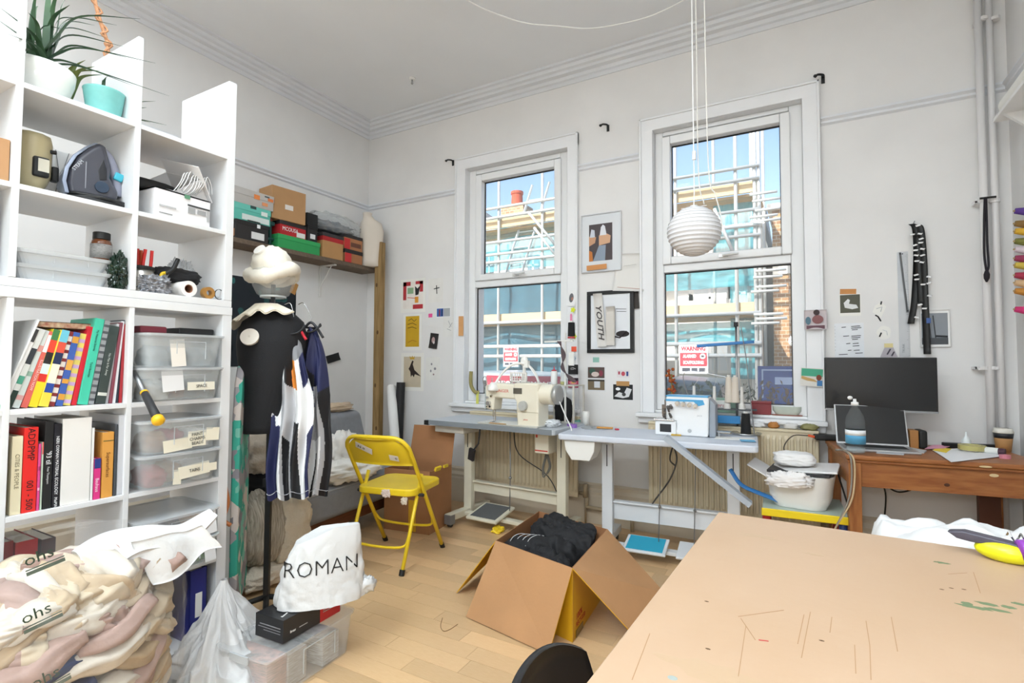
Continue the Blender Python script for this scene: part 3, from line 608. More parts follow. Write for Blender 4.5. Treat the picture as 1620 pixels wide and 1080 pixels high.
CT = {'top': (('9aa0a4', 'grey foam blocks'), ('b9bdc0', 'pale grey plastic trays'), ('8b9094', 'dull grey sleeve')), 'second': (('c8c4be', 'white reels of tape'), ('8a5a52', 'rust coloured pouch'), ('4f5a60', 'slate coloured pouch')),
 'third': (('a97a52', 'tan leather offcut'), ('b03a4a', 'red felt scrap'), ('e5e2dd', 'white cotton reels')), 'fourth': (('b8402e', 'red thread bundle'), ('c08a5a', 'light brown twine'), ('dcdad6', 'white crumpled tissue')),
 'fifth': (('b9b6b0', 'coil of grey rope'), ('3a3d58', 'navy cloth'), ('b08a70', 'tan ribbon roll')), 'bottom': (('cfc39a', 'cream yellow fabric'), ('d9d2bc', 'off-white lace'), ('57a83c', 'bright green cord'))}
for nm, z, h, cards in tubs:
    tub('clear plastic lidded tub, %s in the column of tubs' % nm, (XF-.125, yc, z), .312, .32, h, lid=True, cards=cards)
    for i, (c, w_) in enumerate(CT[nm]):
        t = S('tub_contents', '%s inside the %s clear tub' % (w_, nm), 'craft supplies', yc-.085+.085*i, .06+.04*(i % 2), z+.005, group='craft supplies in the tubs')
        obj('bundle', blob((0, 0, .035), (.043, .07, .042), ord(nm[0])+i, .22, 3, 24, 16, e=.6, floor=0), mt(c, .8, var=.25, vs=30), t, smooth=True)
for lab, c, y_, w_ in (('flat maroon wallet on the topmost clear tub', '7a2a36', 1.12, .1), ('flat black case on the topmost clear tub', '141416', 1.29, .15)):
    t = S('flat_case', lab, 'case', y_, .12, 1.332); obj('case', B().bb(-w_/2, w_/2, -.08, .08, 0, .028), mt(c, .5), t, bev=.006)
hm = S('hammer', 'black and yellow handled hammer poking out of the shelf over the tubs', 'hammer', 1.05, -.02, 1.12, rot=(rad(-60), rad(0), pi/2+.25))
p0 = at(217, 598, X=-2.25); p1 = at(250, 664, X=-2.02); hm.rotation_euler = (0, 0, 0); hm.location = p0; dv = p1-p0
obj('handle', B().tube([dv*.35, dv*.5, dv*.75, dv*.97], [.012, .014, .0145, .016], 12), mt('2c2c2e', .6), hm, smooth=True); obj('shaft', B().tube([dv*-.4, dv*.36], .009, 10), STEEL, hm, smooth=True)
obj('end_cap', B().tube([dv*.94, dv*.97, dv*1.03, dv*1.06], [.012, .02, .021, .012], 12), mt('f0b81c', .4), hm, smooth=True); obj('ring', B().tube([dv*.36, dv*.39], .014, 12), mt('f0b81c', .4), hm)
# bottom row: binder and folders
bd = S('lever_arch_file', 'dark blue lever arch file in the bottom shelf cell', 'file', 1.315, .02, .041); obj('cover', B().bb(-.035, .035, 0, .003, 0, .3).bb(-.035, -.032, 0, .28, 0, .3).bb(.032, .035, 0, .28, 0, .3), mt('252c78', .4), bd, bev=.001)
obj('spine_label', B().bb(-.012, .016, -.001, 0, .1, .2), PAPER, bd); obj('finger_ring', B().cyl((.003, -.002, .055), (.003, .002, .055), .011), CHROME, bd); obj('papers', B().bb(-.03, .03, .006, .25, .005, .29), PAGE, bd)
for i, (c, lab, y_, ln) in enumerate((('e2e4e8', 'white ring folder leaning against the blue file', 1.19, -.62), ('7a8074', 'grey green folder leaning under the white folder', 1.145, -.72), ('c4c0ba', 'pale card folder leaning lowest in the bottom cell', 1.1, -.82))):
    t = S('leaning_folder', lab, 'folder', y_, .03, .048+.004*i, rot=(0, ln, pi/2)); obj('folder', B().bb(0, .022, 0, .24, 0, .23), mt(c, .5), t, bev=.002)
carton('grey box file standing at the back of the bottom shelf cell', (XF-.22, 1.2, .041), (.12, .2, .26), pi/2, '8a857c', prints=())
# ================= left foreground: bags and boxes on the floor =================
random.seed(11)
FAB = [mt('c9b9a0', .85, var=.18, vs=16, bump=.15, bs=70), mt('d6ccbd', .85, var=.12, vs=16, bump=.15, bs=70), mt('ad9186', .85, var=.15, vs=16, bump=.15, bs=70), mt('2b3a66', .85, var=.3, vs=16), mt('1e3d2f', .85, var=.3, vs=16), mt('bca688', .85, var=.18, vs=16, bump=.15, bs=70)]
bc = V((-1.92, .62, 0)); NU, NV = 260, 150
fs_ = thing('fabric_scraps', 'bundles of cream and mauve fabric scraps packed in the big clear bag', 'fabric', bc); fs_['kind'] = 'stuff'
def bag_shape(a, v):
    """rounded barrel: half widths and height at angle a, height fraction v (0 floor, 1 top centre)"""
    q = v*1.28; z = min(q, 1.0)
    if q <= 1: k = 1-.06*(1-q)**2-.16*max(0, q-.72)**1.5/.148*.5; zz = .56*q
    else: t_ = (q-1)/.28; k = (1-.08)*cos(t_*pi/2)**.8 if t_ < 1 else 0; zz = .56+.06*sin(t_*pi/2)
    return .225*k, .37*k, zz+.05*cos(a-2.2)*max(0, v-.3)
vs, fc, mi_ = [], [], []
for j in range(NV+1):
    for i in range(NU):
        a = 2*pi*i/NU; v = j/NV; rx, ry, z = bag_shape(a, v); c_ = (cos(a)*1.6, sin(a)*1.6, 0)
        wz = z*9.5+1.6*nz((c_[0], c_[1], z*4), 1.0, 3)+.9*(a/6.283)
        l1 = abs(nz((c_[0]*1.1, c_[1]*1.1, wz), 1.0, 7)); l2 = abs(nz((c_[0]*2.6, c_[1]*2.6, wz*1.5), 1.0, 17)); l3 = abs(nz((c_[0]*4, c_[1]*4, wz*5), 1.0, 27))
        d = .10*min(l1, .34)+.055*min(l2, .4)+.022*l3-.055
        rk = min(1, (rx+.001)/.1); vs.append((cos(a)*(rx+d*rk), sin(a)*(ry+d*rk), max(.003, z+d*.5*(v > .6))))
for j in range(NV):
    for i in range(NU):
        fc.append((j*NU+i, j*NU+(i+1) % NU, (j+1)*NU+(i+1) % NU, (j+1)*NU+i)); a = 2*pi*i/NU; v = j/NV; rx, ry, z = bag_shape(a, v); c_ = (cos(a)*1.6, sin(a)*1.6, 0); wz = z*9.5+1.6*nz((c_[0], c_[1], z*4), 1.0, 3)+.9*(a/6.283)
        m_ = nz((c_[0]*1.1, c_[1]*1.1, wz), 1.0, 7); n2 = nz((c_[0]*2.2, c_[1]*2.2, wz*.7), 1.0, 57)
        k = 0 if m_ > 0 else 1
        if n2 > .22: k = 5
        if n2 < -.2: k = 2
        if sin(a)*ry < .02 and z < .40-.9*sin(a)*ry*1.0+.06*n2 and cos(a) > -.3: k = 3 if m_ > 0 else 4
        mi_.append(k)
b = B(); b.v = vs; b.f = fc; b.m = mi_; obj('fabric_bundles', b, FAB, fs_, smooth=True, kind='stuff')
cols = [B() for _ in FAB]; random.seed(23)
def strip(b, path, r0, sd, sq=.8):
    """pleated, rolled strip of cloth along a path"""
    P = spl(path, 7); N = len(P); n = 18; vs, fs = [], []; ph = sd*3
    for i, p in enumerate(P):
        t_ = i/(N-1); tg = (P[min(i+1, N-1)]-P[max(i-1, 0)]).normalized(); out = V((p.x*1.6, p.y, 0)); out = out.normalized() if out.length > .05 else V((0, 0, 1)); out = (out-tg*out.dot(tg)).normalized(); up_ = tg.cross(out)
        rr_ = r0*(.5+.5*sin(pi*min(max(t_, .03), .97))**.6)*(1+.16*nz((t_*4, sd, 0), 1))
        for j in range(n):
            q = 2*pi*j/n; k = rr_*(1+.13*cos(5*q+ph+2.5*t_)+.10*cos(8*q-ph+3*t_)+.12*nz((cos(q)*1.5+sd, sin(q)*1.5, t_*3), 1.3)); vs.append(p+out*(cos(q)*k)+up_*(sin(q)*k*sq))
    for i in range(N-1):
        for j in range(n): fs.append((i*n+j, i*n+(j+1) % n, (i+1)*n+(j+1) % n, (i+1)*n+j))
    fs += [tuple(range(n))[::-1], tuple((N-1)*n+j for j in range(n))]; b.add(vs, fs)
for k in range(11):
    z = .04+k*.052; v_ = z/.56/1.28; n_ = 11 if k % 2 else 10
    for i in range(n_):
        a0 = 2*pi*(i+.5*(k % 2)+random.uniform(-.2, .2))/n_; da = random.uniform(.55, .85); sl_ = random.uniform(-.09, .09); sd = random.random()*50
        pth = []
        for q in range(5):
            a = a0+da*(q/4-.5); rx, ry, _ = bag_shape(a, min(v_, .76)); kk = .95 if k < 9 else .8; zz = z+.05*cos(a-2.2)*max(0, v_-.3)+sl_*(q/4-.5)+.012*sin(q*2.1+sd)
            pth.append(V((cos(a)*rx*kk, sin(a)*ry*kk, max(.035, zz))))
        ci = random.choices((0, 1, 2, 5), (4, 4, 2, 2.4))[0]
        yl = sin(a0)*.37
        if yl < .0 and z < .38-.8*yl and cos(a0) > -.3: ci = random.choice((3, 3, 4))
        strip(cols[ci], pth, random.uniform(.034, .046), sd)
for i in range(13):
    y0 = -.3+.05*i; sd = random.random()*50; x0 = random.uniform(-.04, .05); tz_ = .575+.05*cos(math.atan2(y0, .1)-2.2)*.5-.25*max(0, abs(y0)-.22)
    strip(cols[random.choice((0, 1, 2, 2, 5))], [V((x0-.1, y0-.03, tz_)), V((x0-.03, y0, tz_+.03)), V((x0+.05, y0+.02, tz_+.03)), V((x0+.13, y0+.05, tz_-.005))], .042, sd)
for b_, m_ in zip(cols, FAB):
    if b_.v: obj('fabric_strips', b_, m_, fs_, smooth=True, kind='stuff')
pbag = thing('plastic_bag', 'big clear plastic bag of fabric standing before the bookshelf', 'bag', bc)
def film(u, v):
    a = 2*pi*u; rx, ry, z = bag_shape(a, min(v, .985)); c_ = (cos(a)*2, sin(a)*2, z*5)
    d = .047+.02*abs(nz(c_, 1.5, 5))*2+.012*abs(nz(c_, 4, 8)); return (cos(a)*(rx+d), sin(a)*(ry+d), z+.004+(.05 if v > .55 else .0)*(v-.55)*2+d*.3)
obj('film', B().sheet(film, 150, 90), mt('f4f4f4', .06, alpha=.06, bump=.5, bs=30), pbag, smooth=True)
for (px_, py_, n_) in ((62, 880, 'ohs'), (58, 970, 'ohs'), (72, 1072, 'ohs')):
    p = at(px_, py_, X=-1.655); M = Matrix.Translation(p-bc) @ Matrix.Rotation(pi/2-.1, 4, 'Z') @ Matrix.Rotation(pi/2, 4, 'X') @ Matrix.Rotation(.22, 4, 'Z')
    text(n_, .04, mt('2c4030', .5), pbag, M, 'printed_logo', ext=.0003)
    obj('printed_logo', B().bb(-.03, .045, -.024, -.021, 0, .0006).bb(-.03, .045, -.036, -.027, 0, .0006), mt('5a665c', .5), pbag).matrix_local = M
wd = [at(150, 830, X=-1.95), at(195, 812, X=-1.98), at(240, 835, X=-2.0), at(345, 808, X=-2.0)]
t = thing('wadding', 'white fluffy wadding sheet lying on top of the bag of fabric', 'wadding', (-1.93, .87, .585))
WAD = mt('dcdbd9', .95, bump=.3, bs=40)
def wds(u, v):
    x = (v-.5)*.2; y_ = -.12+u*.40; return (x*(1-.75*max(0, u-.45)/.55)+.03, y_, .045+.05*sin(u*5.2)*(1-u)+.02*u+.03*nz((u*2, v*1.5, 0), 1.1, 3)-.16*abs(v-.45)**1.5*(1.2-u))
obj('wadding', B().sheet(wds, 50, 24, .018), WAD, t, smooth=True)
obj('wadding_flap', B().sheet(lambda u, v: (.10+.035*v+.012*sin(u*6), -.02+.22*u+.05*v, .07-.13*v*(1-.35*u)+.02*nz((u*2, v*2, 0), 1, 1)), 30, 16, .016), WAD, t, smooth=True)
# crumpled white carrier bag by the shelf
t = thing('carrier_bag', 'crumpled white plastic carrier bag on the floor by the shelf corner', 'bag', (-2.02, 1.24, 0))
def cb_(u, v):
    a = u*2*pi; r_ = .19*(1-v)**1.3*(1.05+.75*crease((cos(a), sin(a), v*.25), 1.6, 3)+.28*crease((cos(a)*1.5, sin(a)*1.5, v*.6), 3, 8)+.06*crease((cos(a)*3, sin(a)*3, v*2.5), 2, 4))+.012
    if v < .3: r_ *= 1+.25*nz((cos(a), sin(a), 0), 2, 5)
    return (r_*cos(a)+.02*sin(v*5)-.02*v, r_*sin(a)*1.1+.06*v, .003+.34*v**1.15+.02*ridge((cos(a)*2, sin(a)*2, v*2), 2, 1)*min(1, v*6)*(1-v)*3)
obj('bag', B().sheet(cb_, 110, 60), mt('dcdbda', .35, bump=.5, bs=25), t, smooth=True)
for i, (dx, dy) in enumerate(((.05, -.16), (-.1, -.2))): obj('bag_handle', blob((dx, dy, .02), (.05, .1, .035), 12+i, .4, 2.5, 24, 14, e=1, floor=.001), mt('dcdbda', .35, bump=.5, bs=25), t, smooth=True)
# clear box with lid, black and red box, drawstring bag
LB = V((-1.815, 1.425, 0)); BR = .08
tub('long translucent storage box with lid on the floor under the black box', LB, .44, .27, .165, rz=pi/2+BR, name='storage_box', m=mt('e2e6e8', .3, alpha=.22), taper=.93, group=None)
for i, (c, n_, dx) in enumerate((('e3dfd8', 'stack of printed white cards', .1), ('cfc9c2', 'folded patterned paper', -.06), ('e8b7a8', 'pink paper sheets', -.15))):
    t = thing('box_contents', n_+' inside the long translucent storage box', 'paper', LB+V((.0, dx, .006)), pi/2+BR)
    obj('stack', B().bb(-.045, .045, -.113, .11, 0, .11+.01*i), mt(c, .8, var=.3, vs=25, stretch=(1, 1, 10), col2='9a948e'), t, bev=.003)
t = thing('product_box', 'black and red product box lying on the translucent storage box', 'box', LB+V((.02, .02, .171)), pi/2+.06)
obj('body', B().bb(-.135, .045, -.075, .075, 0, .085), mt('1d1e21', .4), t, bev=.001); obj('red_end', B().bb(.045, .155, -.075, .075, 0, .085), mt('c81f2a', .4), t, bev=.001)
text('linex', .014, WHITE, t, face(-.09, -.0756, .03)); obj('printed_lines', B().bb(-.06, -.02, -.0757, -.075, .028, .031).bb(.06, .14, -.0757, -.075, .05, .053).bb(.06, .12, -.0757, -.075, .042, .045).bb(.06, .13, -.0757, -.075, .034, .037), mt('b8b8b8', .5), t)
obj('printed_lines', B().bb(-.1357, -.135, -.06, .05, .05, .053).bb(-.1357, -.135, -.06, .06, .04, .042).bb(-.1357, -.135, -.06, .03, .03, .032), mt('8f8f92', .5), t)
obj('printed_photo', B().sph((-.04, .0, .0853), (.03, .022, .0006), 12, 6), mt('2f9a5c', .4), t); text('Buxton', .012, WHITE, t, flat(-.1, -.04, .0853, .3))
RB = V((-1.735, 1.51, .2565)); t = thing('drawstring_bag', 'white plastic drawstring bag with thin black capitals resting on the black box', 'bag', RB, pi/2-.62)
def rb(u, v):
    a = u*2*pi; w = (.178*(1-v)**.35*.55+.178*.45)*(1-.3*v) if v < 1 else .05; w = .17*(1-.27*v**1.6); d = .1*(1-.75*v)
    c_ = (cos(a)*1.2, sin(a)*1.2, v*1.4+.8*cos(a)); k = (abs(cos(a))**2.4+abs(sin(a))**2.4)**(-1/2.4)
    n_ = .085*crease(c_, 1.5, 6)+.03*crease((cos(a)*2, sin(a)*2, v*3+cos(a)), 1.6, 2)+.009*crease((cos(a)*4, sin(a)*4, v*6), 2, 12)
    if sin(a) < 0: n_ *= .45+.55*abs(cos(a))
    return (w*k*cos(a)*(1+n_*.6)+.02*v*v, d*k*sin(a)*(1+n_*1.6), .003+.285*v+.035*v*v*sin(a*1.0+1.2+pi/2)*0-.055*v*v*max(0, -cos(a-.2)))
b = B().sheet(rb, 110, 60); b.add([rb(i/60, 1) for i in range(60)], [tuple(range(60))])
RBM = mt('d0d0cf', .32, bump=.3, bs=26)
obj('bag', b, RBM, t, smooth=True)
obj('drawstring_tail', blob((.17, -.02, .035), (.04, .025, .035), 9, .5, 2.5, 30, 20, e=1, floor=.002), RBM, t, smooth=True)
lt_ = text('ROMAN', .08, BLACK, t, face(-.005, 0, .145), sx=1.0, ext=.0005, bold=-.0012)
for vx in lt_.data.vertices:                                  # wrap the print onto the bag surface
    x, z = vx.co.x, vx.co.z; v = (z-.003)/.285; lo, hi = .5, 1.0
    for _ in range(24):
        m_ = (lo+hi)/2; lo, hi = (m_, hi) if rb(m_, v)[0] < x else (lo, m_)
    vx.co.y += rb(lo, v)[1]-.0016
# ================= mannequin, hat, shirts =================
MX, MY = -2.345, 1.70
BLK = mt('17171a', .85, bump=.1, bs=200)
t = thing('dress_form', 'black dress form torso on a black pole with a cream arm plate', 'mannequin', (MX, MY, 0), rad(33))
sec = [(.868, .092, .09, -.045), (.9, .094, .092, -.043), (1.0, .1, .094, -.03), (1.1, .118, .098, -.02), (1.2, .148, .108, -.01), (1.3, .165, .115, -.005), (1.37, .165, .112, 0), (1.42, .148, .095, .005), (1.455, .105, .07, .01), (1.48, .06, .052, .012), (1.5, .046, .046, .012)]
obj('torso', loft(B(), [[(cx+w_*cos(a), d_*sin(a), z) for a in [2*pi*i/28 for i in range(28)]] for z, w_, d_, cx in sec]), BLK, t, smooth=True)
obj('arm_plate', B().cyl((-.06, -.112, 1.335), (-.058, -.125, 1.34), .042, n=28).cyl((-.06, -.125, 1.34), (-.06, -.127, 1.34), .006).cyl((-.06, -.126, 1.372), (-.06, -.127, 1.372), .003), mt('d8cfc2', .5), t, smooth=False)
obj('pole', B().bb(-.013, .013, -.013, .013, .05, .87), BLACK, t, bev=.002); obj('neck_pole', B().bb(-.009, .009, -.009, .009, 1.5, 1.66), BLACK, t, bev=.002); obj('clamp', B().box((.0, -.0, .62), (.045, .045, .04)).cyl((.02, -.01, .62), (.055, -.03, .61), .007), BLACK, t, bev=.002)
for a in (20, 110, 200, 290): obj('base_leg', B().tube([(0, 0, .06), (cos(rad(a))*.22, sin(rad(a))*.22, .016)], .0135, 8), BLACK, t, smooth=True)
rf = thing('ruffle_collar', 'cream ruffled collar draped over the shoulders of the dress form', 'collar', (MX, MY, 1.40), rad(33))
def ru(u, v):
    a = rad(125)+u*rad(200); s_ = .05+.1*v; zz = .105-.05*v-.07*max(0, -cos(a))*v
    w = .009*sin(u*44+2*sin(u*9))*v
    return (s_*cos(a)*1.25-.02, s_*sin(a)*.95+w*.4, zz+w)
obj('ruffle', B().sheet(ru, 90, 8, .006), mt('eadfc9', .9, var=.1, vs=14), rf, smooth=True)
hd = thing('head_form', 'clear plastic display head with open rim on the dress form pole', 'display head', (MX, MY, 1.545))
obj('shell', B().lathe([(.055, .0), (.075, .012), (.095, .05), (.105, .09), (.1, .13), (.08, .165), (.04, .185), (.0, .19)], 28), mt('e6eaea', .04, alpha=.22), hd, smooth=True); obj('rim', B().lathe([(.052, -.004), (.062, -.004), (.062, .006), (.052, .006)], 28, closed=True), mt('e6eaea', .1, alpha=.6), hd, smooth=True)
HATM = mt('ece4d4', .9, var=.08, vs=14, bump=.2, bs=40)
ht = thing('padded_hat', 'cream padded hat with a puffy rolled brim on the clear head', 'hat', (MX, MY, 1.655), rad(20), rot=(rad(6), rad(-8), 0))
obj('crown', B().sph((0, 0, .05), (.096, .096, .098), 40, 24, lambda d: 1+.04*crease(d, 2.2, 3)+.03*crease(d, 5, 6)), HATM, ht, smooth=True)
pts = [(.1*cos(a), .1*sin(a), .0+.016*sin(a*2+.5)) for a in [2*pi*i/36 for i in range(36)]]
obj('brim', B().tube(pts, [.034+.003*sin(i*1.7)+.004*sin(i*.9) for i in range(36)], 12, closed=True), HATM, ht, smooth=True); obj('patch', B().cyl((.012, -.062, .12), (.014, -.07, .127), .03, n=20), mt('f3eee6', .9), ht)
# jerseys
JM = [mt('b9b9bc', .6), mt('f0f0f0', .6), mt('17171b', .6), mt('262a52', .6), mt('e08a35', .6), mt('2e6e5c', .6), mt('8a8c90', .6)]
def jersey(label, o, rz, W_, H_, seed, hcol, scheme, hook):
    t = thing('jersey', label, 'shirt', o, rz, 'jerseys hung on the dress form'); nu, nv = 130, 120
    def fn(s_):
        def f(u, v):
            w = W_*(.32+.68*min(1, (v*2.6)**.75))*(1-.1*max(0, v-.5)); x = (u-.5)*2*w
            e = sin(pi*u)**.5; fold = .022*sin(u*19+seed+v*1.5)*min(1, v*3)+.012*nz((u*4, v*3, seed), 2)
            return (x+.01*sin(v*9+seed), s_*.028*e+fold, -H_*v-.06*abs(u-.5)*2*(1-v)*(1-v)+.012*sin(u*17+seed)*v)
        return f
    for s_, nm in ((-1, 'front_panel'), (1, 'back_panel')):
        b = B(); b.sheet(fn(s_), nu, nv); b.m = [scheme(i/nu, j/nv) for i in range(nu) for j in range(nv)]
        obj(nm, b, JM, t, smooth=True)
    obj('hem_stitch', B().tube([V(fn(-1)(i/40, .965))+V((0, -.003, 0)) for i in range(41)], .0016, 5), mt('c9c9cf', .6), t)
    obj('collar', B().tube([(.055*cos(a), -.01+.03*sin(a), .01-.045*(1 if sin(a) < 0 else .4)*abs(sin(a))) for a in [2*pi*i/20 for i in range(20)]], .006, 6, closed=True), JM[2], t, smooth=True)
    hg = B().tube(spl([(-W_*.6, 0, -.06), (-W_*.3, 0, -.01), (0, 0, .02), (W_*.3, 0, -.01), (W_*.6, 0, -.06)], 5), .007, 7); obj('hanger', hg, mt(hcol, .4), t, smooth=True)
    obj('hanger_hook', B().tube(spl([(0, 0, .02), (0, 0, .05), hook, V(hook)+V((-.03, 0, -.005))], 5), .002, 6), CHROME, t, smooth=True)
def sc1(u, v):
    v += .05*sin(u*7); u += .05*sin(v*6+1)
    if v < .22: return 3 if u > .45 else (2 if u > .25 else 6)
    if v < .3: return 2 if u < .7 else 3
    if u > .82+.1*(v-.5): return 2 if v > .35 else 3
    if .36 < u < .46 and v > .55+.5*abs(u-.41): return 2
    if v > .7 and .6 < u < .66: return 2
    if .3 < v < .42 and .45 < u < .66: return 3 if (v*40) % 2 < 1 else 0
    if .2 < u < .24 or (u > .5 and v > .62 and u < .78): return 1
    return 0
def sc2(u, v):
    v += .06*sin(u*6+1); u = min(max(u+.06*sin(v*5), 0), .999)
    if v < .12: return 6
    if v < .3: return (5, 4, 1, 2, 4, 1, 3)[int(u*6.99)]
    if u < .12 and v > .55: return 3
    if .55 < u < .72 and v > .5: return 2
    if .35 < u < .47 and v > .62: return 2
    if .12 < u < .3 and v > .45: return 1 if v < .62 else 3 if u < .2 else 1
    if u > .85 and v > .6: return 3
    return 0 if u < .6 else 1
jersey('grey and white jersey with navy shoulders, right one on the hangers', (-2.255, 1.86, 1.405), rad(26), .112, .87, 1.0, '2a2a2e', sc1, (-.04, 0, .12))
jersey('grey jersey with green and orange chest print on a red hanger', (-2.23, 1.735, 1.39), rad(34), .104, .84, 3.4, 'd8283c', sc2, (-.02, .01, .12))
# ================= ironing board and boards leaning by the shelf =================
t = thing('ironing_board', 'folded ironing board in a teal and grey patterned cover leaning upright', 'ironing board', (-2.475, 1.615, 0), rot=(0, rad(1), rad(-42)))
prof = [(-.13, .06), (.13, .06), (.15, .12), (.15, .95), (.11, 1.12), (.05, 1.2), (-.05, 1.2), (-.11, 1.12), (-.15, .95), (-.15, .12)]
def ckm():
    m = bpy.data.materials.new('m_patchwork'); m.use_nodes = True; n = m.node_tree; p = n.nodes['Principled BSDF']; p.inputs['Roughness'].default_value = .8
    co = n.nodes.new('ShaderNodeTexCoord'); vo = n.nodes.new('ShaderNodeTexVoronoi'); vo.inputs['Scale'].default_value = 16; vo.distance = 'MANHATTAN'; n.links.new(co.outputs['Object'], vo.inputs[0])
    cr = n.nodes.new('ShaderNodeValToRGB'); cr.color_ramp.interpolation = 'CONSTANT'; e = cr.color_ramp.elements
    e[0].color = lin('3fae98'); e[1].position = .3; e[1].color = lin('a7a3a6')
    for ps, c in ((.5, 'd9cfc8'), (.68, '8f8c92'), (.85, '7fc6b4')): q = e.new(ps); q.color = lin(c)
    sp_ = n.nodes.new('ShaderNodeSeparateColor'); n.links.new(vo.outputs['Color'], sp_.inputs[0]); n.links.new(sp_.outputs[0], cr.inputs[0]); n.links.new(cr.outputs[0], p.inputs['Base Color']); return m
obj('cover', B().prism(prof, .0, .035), ckm(), t, bev=.008)
obj('metal_tray', B().prism([(x*.93, z*.99+.005) for x, z in prof], -.055, .001), mt('d5d5d3', .4), t, bev=.003)
b = B(); [b.cyl((.12, -.058, .2+.07*i), (.12, -.054, .2+.07*i), .008, n=10) for i in range(11)]; [b.cyl((-.12, -.058, .2+.07*i), (-.12, -.054, .2+.07*i), .008, n=10) for i in range(11)]; [b.box((.14, -.028, .2+.06*i), (.003, .012, .012)) for i in range(13)]; obj('vent_hole', b, DARK, t)
for sx in (-1, 1): obj('folding_leg', B().tube([(sx*.07, -.068, .9), (sx*.07, -.068, .08), (sx*.1, -.068, .02), (sx*.14, -.068, .012)], .011, 8), mt('e2e2e0', .35), t, smooth=True)
t = thing('shelf_board', 'tall white laminated board leaning upright behind the ironing board', 'board', (-2.72, 1.62, 0), rot=(rad(-3), 0, rad(160))); obj('board', B().bb(-.15, .15, 0, .018, 0, 1.25), LAM, t, bev=.002)
t = thing('wooden_hanger', 'orange brown wooden hanger hooked low beside the ironing board', 'hanger', (-2.262, 1.423, .52)); obj('hanger', B().tube(spl([(0, 0, .14), (.005, .01, .07), (-.005, .0, 0), (.015, .02, -.03)], 5), .009, 8), mt('b06a3a', .6), t, smooth=True)
# ================= sofa and heaps =================
SF = mt('8b8d91', .9, var=.07, vs=30, bump=.2, bs=250); WD = mt('6a3f26', .5, var=.25, vs=8, stretch=(1, 1, 12))
SY0, SY1 = 1.75, 3.28; sl = SY1-SY0
t = thing('sofa', 'grey upholstered sofa bed on a wooden frame along the left wall', 'sofa', (-2.69, (SY0+SY1)/2, 0), pi/2+rad(6))
obj('seat_cushion', B().bb(-sl/2, sl/2, 0, .75, .2, .41), SF, t, bev=.05, seg=4); 
obj('backrest', B().add([(x, .34+q*.0, .3) for x, q in ((-sl/2, 0), (sl/2, 0))]+[(sl/2-.09, .42, .83), (-sl/2+.05, .42, .83)]+[(-sl/2, .62, .3), (sl/2, .62, .3), (sl/2-.09, .56, .83), (-sl/2+.05, .56, .83)], [(0, 1, 2, 3), (7, 6, 5, 4), (0, 4, 5, 1), (1, 5, 6, 2), (2, 6, 7, 3), (3, 7, 4, 0)]), SF, t, bev=.05, seg=4)
obj('piping', B().tube([(-sl/2+.03, .008, .39), (sl/2-.03, .008, .39)], .006, 6), mt('a2a4a8', .8), t)
obj('frame_rail', B().bb(-sl/2+.02, sl/2-.02, .06, .09, .12, .2).bb(-sl/2+.02, sl/2-.02, .7, .73, .12, .2).bb(-sl/2+.02, -sl/2+.06, .06, .73, .12, .2).bb(sl/2-.06, sl/2-.02, .06, .73, .12, .2), WD, t, bev=.006)
for i in range(5): obj('slat', B().box((0, .15+.12*i, .12), (sl-.1, .07, .015)), WD, t, bev=.003)
for x in (-sl/2+.1, sl/2-.1):
    for y_ in (.1, .7): obj('leg', B().cyl((x, y_, 0), (x, y_, .13), .02, .03), WD, t, smooth=True)
def heap(name, label, cat, px_, py_, plane, r_, seed, mat, amp=.25, sc=2.4, rz=0, e=.8, base=None, ani=(1, 1, 1)):
    p = at(px_, py_, **plane); z0 = base if base is not None else p.z-r_[2]
    t = thing(name, label, cat, (p.x, p.y, z0), rz); obj('cloth', blob((0, 0, r_[2]*.95), r_, seed, amp, sc, 44, 28, e, floor=0, ani=ani), mat, t, smooth=True); return t
heap('white_cloth', 'crumpled white cloth piled on the sofa seat behind the jerseys', 'cloth', 540, 702, {'X': -2.93}, (.11, .15, .15), 31, mt('eeeae4', .9, bump=.2), .35, base=.41)
heap('white_cloth', 'white cotton cloth spilling over the sofa front beside the yellow chair', 'cloth', 545, 742, {'X': -2.78}, (.14, .26, .07), 33, mt('efebe3', .9, bump=.2), .35, base=.41)
heap('beige_cloth', 'beige cloth folded on top of the sofa backrest', 'cloth', 532, 648, {'X': -3.22}, (.06, .14, .035), 35, mt('c9b49a', .9), .3, base=.83)
heap('beige_knit', 'beige knitted throw hanging at the left end of the sofa', 'cloth', 412, 722, {'X': -2.85}, (.17, .15, .13), 37, mt('d5c8b6', .95, bump=.6, bs=90), .3, base=.55)
heap('black_clothes', 'heap of black clothes on the left end of the sofa', 'clothes', 412, 757, {'X': -2.82}, (.15, .17, .09), 39, mt('131315', .9), .3, base=.41)
CORD = mt('beb5a6', .95, var=.35, vs=3, stretch=(4, 50, 4), col2='857d70')
heap('corduroy_garment', 'striped beige corduroy garment bundled in front of the sofa', 'clothes', 418, 835, {'X': -2.57}, (.085, .14, .19), 41, CORD, .16, base=.14)
heap('knitted_jumper', 'oatmeal cable knit jumper hanging over the sofa edge', 'jumper', 458, 830, {'X': -2.56}, (.08, .12, .2), 43, mt('d2c5b0', .95, bump=1, bs=60), .22, base=.1)
heap('oatmeal_wrap', 'pale folded knit lying lowest under the corduroy garment', 'clothes', 416, 895, {'X': -2.57}, (.08, .14, .055), 45, mt('d9cdbb', .95, bump=.4, bs=80), .25, base=.02)
